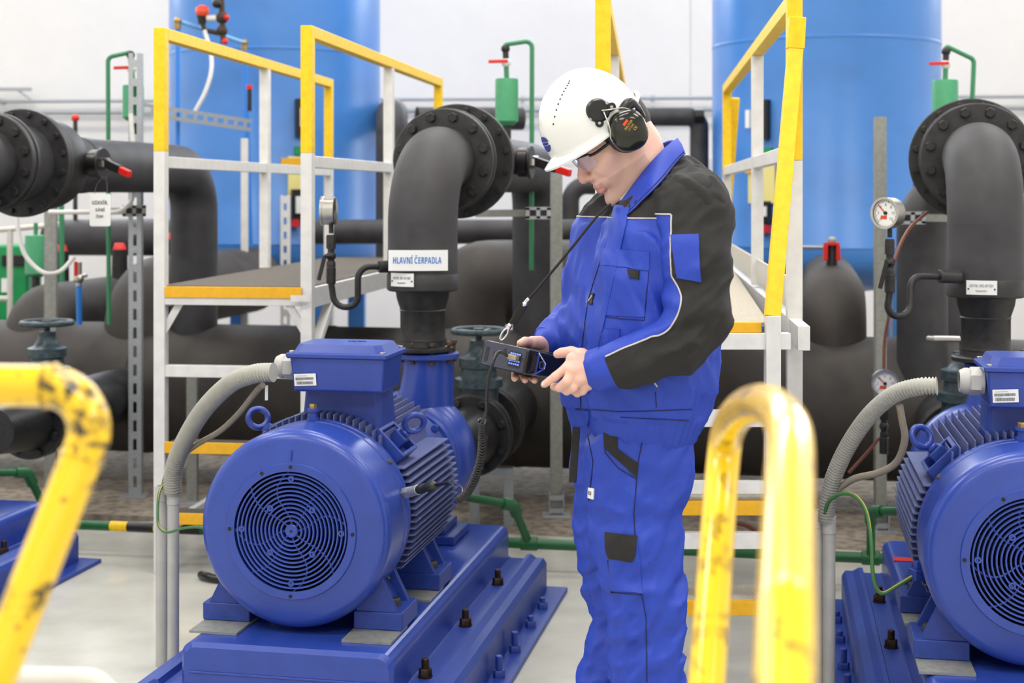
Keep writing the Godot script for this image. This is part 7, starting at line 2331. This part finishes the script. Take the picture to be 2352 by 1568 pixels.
func instrument() -> void:
	M.leather = mat(Color(0.05, 0.05, 0.052), 0.42)
	M.panel = mat(Color(0.24, 0.25, 0.32), 0.25, 0.3)
	M.led = mat(Color(0.5, 0.6, 0.95), 0.4)
	M.led.emission_enabled = true; M.led.emission = Color(0.35, 0.45, 1.0); M.led.emission_energy_multiplier = 0.9
	var n := Vector3(-0.62, 0.20, 0.755).normalized()
	var r := Vector3(0.766, -0.10, 0.63)
	r = (r - n * r.dot(n)).normalized()
	var u := n.cross(r).normalized()
	var bs := Basis(r, u, n)
	var c := P(1157, 819, 3.33)                    # middle of the connector panel
	var w := 0.136
	var h := 0.058
	var L := 0.205
	var t := thing("handheld_instrument", "black leather-cased handheld instrument in the man's hands", "instrument", c - n * L * 0.5 - u * h * 0.5)
	var X := func(a: float, b: float, d: float) -> Vector3: return c + r * a + u * b + n * d
	# the leather case, a hood in front and a body tapering back
	var rows := []
	for q in [[0.0, 0.985, 0.95], [-0.003, 1.0, 1.0], [-0.012, 1.0, 1.0], [-0.0135, 0.985, 0.97], [-0.0165, 0.985, 0.97], [-0.018, 1.0, 1.0], [-L, 0.97, 0.86]]:
		var line := []
		for p in rrect(w * q[1], h * q[2], 0.011, 4): line.append(X.call(p.x, p.y, q[0]))
		rows.append(line)
	var g := G().grid(rows, true, c - n * L * 0.5)
	var endp := PackedVector2Array(rrect(w * 0.97, h * 0.86, 0.011, 4))
	g.ext(endp, Transform3D(bs, X.call(0, 0, -L - 0.002)), 0.003)
	obj("case", g, M.leather, t)
	# front panel with its openings
	var pn := obj("connector_panel", G().ext(rrect(w * 0.97, h * 0.93, 0.009, 4), Transform3D(bs, X.call(0, 0, -0.004)), 0.005), M.panel, t)
	var holes := G()
	var slot := rrect(0.010, 0.036, 0.005, 4)
	holes.ext(slot, Transform3D(bs, X.call(-0.050, -0.002, 0.0004)), 0.0012)
	holes.ext(rrect(0.010, 0.016, 0.005, 4), Transform3D(bs, X.call(-0.026, 0.001, 0.0004)), 0.0012)
	holes.ext(rrect(0.009, 0.016, 0.0045, 4), Transform3D(bs, X.call(0.002, 0.012, 0.0004)), 0.0012)
	holes.ext(rrect(0.036, 0.036, 0.003, 3), Transform3D(bs, X.call(0.034, -0.001, 0.0004)), 0.0012)
	obj("port", holes, M.ink, pn)
	var led := G()
	for i in 5:
		for j in [-0.011, -0.004, 0.012]:
			led.box(X.call(0.0215 + i * 0.0064, j, 0.002), Vector3(0.0042, 0.0035, 0.001), bs)
	obj("led_array", led, M.led, pn)
	var cn := obj("connector", G().box(X.call(0.036, 0.003, 0.010), Vector3(0.026, 0.013, 0.016), bs, 0.003), mat(Color(0.62, 0.60, 0.50), 0.35, 0.6), t, "pale metal data connector")
	# bumper ribs at the panel corners
	for s in [-1.0, 1.0]:
		obj("corner_rib", G().box(X.call(s * (w / 2 - 0.004), 0, -0.006), Vector3(0.012, h * 0.96, 0.016), bs, 0.005), M.black_plastic, t)
	# strap slots and ring on the near side
	var sd := Basis(-n, u, r)
	var side := X.call(w / 2, 0.0, -0.10) as Vector3
	obj("strap_slot", G().ext(rrect(0.014, 0.036, 0.004, 3), Transform3D(sd, X.call(w / 2 - 0.001, 0, -0.024)), 0.003), M.ink, t)
	var k0: Vector3 = X.call(w / 2 + 0.004, 0.024, -0.034)
	var k1: Vector3 = X.call(w / 2 + 0.004, -0.024, -0.034)
	var k2: Vector3 = X.call(w / 2 + 0.004, 0.004, -0.064)
	var k3: Vector3 = X.call(w / 2 + 0.004, -0.008, -0.064)
	obj("strap_ring", G().tube(fil([k1 + n * 0.01, k1, k3, k2, k0], 0.005, 4), 0.0022, 8).bar(k0, k1, 0.006, 0.002, r, 0.0), M.chrome, t)
	obj("ring_eye", G().lathe([Vector2(0.007, 0), Vector2(0.010, 0), Vector2(0.010, 0.004), Vector2(0.007, 0.004), Vector2(0.007, 0)], Geo.ax(X.call(w / 2 + 0.002, -0.001, -0.050), r), 18), M.chrome, t)
	# top screen
	obj("screen", G().ext(rrect(w * 0.7, 0.10, 0.004, 3), Transform3D(Basis(r, -n, u), X.call(0, h / 2 - 0.0005, -0.12)), 0.0015), M.ink, t)
	# ---- neck strap
	var st := thing("neck_strap", "black neck strap with steel hooks running down to the instrument", "strap", P(1150, 780, 3.38))
	var cord := [P(1212, 690, 3.36), P(1300, 585, 3.33), P(1360, 510, 3.32), P(1390, 478, 3.335), P(1402, 470, 3.36)]
	obj("cord", G().tube(spl(cord, 5), 0.0032, 8), M.cloth_black, st)
	obj("webbing", G().bar(P(1207, 698, 3.36), P(1178, 744, 3.37), 0.014, 0.004, Vector3(0.3, 0.2, 0.9)).bar(P(1200, 696, 3.36), P(1172, 742, 3.37), 0.008, 0.003, Vector3(0.3, 0.2, 0.9)), M.cloth_black, st)
	var hk := G()
	hk.tube([P(1203, 703, 3.36), P(1208, 693, 3.36), P(1215, 686, 3.36)], 0.0045, 8).ball(P(1206, 698, 3.36), 0.0065, 6)
	hk.cyl(P(1173, 744, 3.37), P(1167, 756, 3.37), 0.0055, -1.0, 10).ball(P(1171, 748, 3.37), 0.0065, 6)
	var loop := []
	for k in 18:
		var a := TAU * k / 18
		loop.append(P(1158 + cos(a) * 5 - sin(a) * 8, 768 + cos(a) * 3 + sin(a) * 13, 3.375))
	hk.tube(loop, 0.0024, 8, false, true)
	obj("hook", hk, M.chrome, st)
	# ---- cable from the panel to the motor
	var cb := thing("sensor_cable", "black coiled cable hanging from instrument to the motor sensor", "cable", P(1085, 1140, 3.7))
	var o0: Vector3 = X.call(0.024, 0.004, 0.016)
	obj("lead", G().tube(spl([o0, o0 + n * 0.02 - r * 0.012 + Vector3(0, 0.004, 0), P(1128, 846, 3.28), P(1119, 890, 3.30), P(1117, 940, 3.34), P(1109, 965, 3.37), P(1104, 978, 3.38)], 8), 0.0036, 10), M.black_plastic, cb)
	var ax := spl([P(1108, 968, 3.38), P(1109, 1000, 3.42), P(1105, 1050, 3.52), P(1092, 1095, 3.62), P(1074, 1130, 3.72), P(1055, 1146, 3.80)], 40)
	var coil := []
	for i in ax.size():
		var f := float(i) / (ax.size() - 1)
		var tg: Vector3 = ((ax[mini(i + 1, ax.size() - 1)] as Vector3) - ax[maxi(i - 1, 0)]).normalized()
		var s1: Vector3 = tg.cross(Vector3.BACK).normalized()
		var s2: Vector3 = tg.cross(s1)
		var turns := 38.0
		for k in 2:
			var a := (f + k * 0.5 / (ax.size() - 1)) * TAU * turns
			var p: Vector3 = ax[i] if k == 0 else (ax[i] as Vector3).lerp(ax[mini(i + 1, ax.size() - 1)], 0.5)
			coil.append(p + (s1 * cos(a) + s2 * sin(a)) * 0.0082)
	obj("coil", G().tube(coil, 0.0036, 6), M.black_plastic, cb)
	obj("coil_core", G().tube(ax, 0.0066, 10), M.black_plastic, cb)
	obj("thin_wire", G().tube(spl([P(1055, 1146, 3.80), P(1062, 1125, 3.86), P(1052, 1112, 3.95), P(1032, 1109, 4.02)], 6), 0.0018, 6), M.steel, cb)
	obj("tail", G().tube(spl([P(1036, 1109, 4.02), P(1018, 1110, 4.06), P(1000, 1113, 4.1)], 4), 0.0048, 8), M.black_plastic, cb)
	# ---- vibration sensor on the motor
	var s0 := P(930, 1132, 4.24)
	var s1 := P(1001, 1114, 4.10)
	var dd := (s1 - s0).normalized()
	var q := s0.distance_to(s1)
	var vs := thing("vibration_sensor", "small steel sensor with olive plug fixed to the motor side", "sensor", s0 - Vector3(0, 0.02, 0))
	obj("body", G().hexa(s0, dd, 0.017, q * 0.2).cyl(s0 + dd * q * 0.18, s0 + dd * q * 0.46, 0.0145, -1.0, 20, 0.002), M.galv, vs)
	obj("plug", G().lathe([Vector2(0, 0), Vector2(0.013, 0), Vector2(0.014, 0.004), Vector2(0.014, 0.014), Vector2(0.011, 0.016), Vector2(0.011, 0.026), Vector2(0.014, 0.028), Vector2(0.0145, 0.042), Vector2(0.008, 0.05), Vector2(0, 0.052)].map(func(v): return Vector2(v.x, v.y * q * 11.0)), Geo.ax(s0 + dd * q * 0.45, dd), 20), mat(Color(0.13, 0.14, 0.09), 0.4), vs)
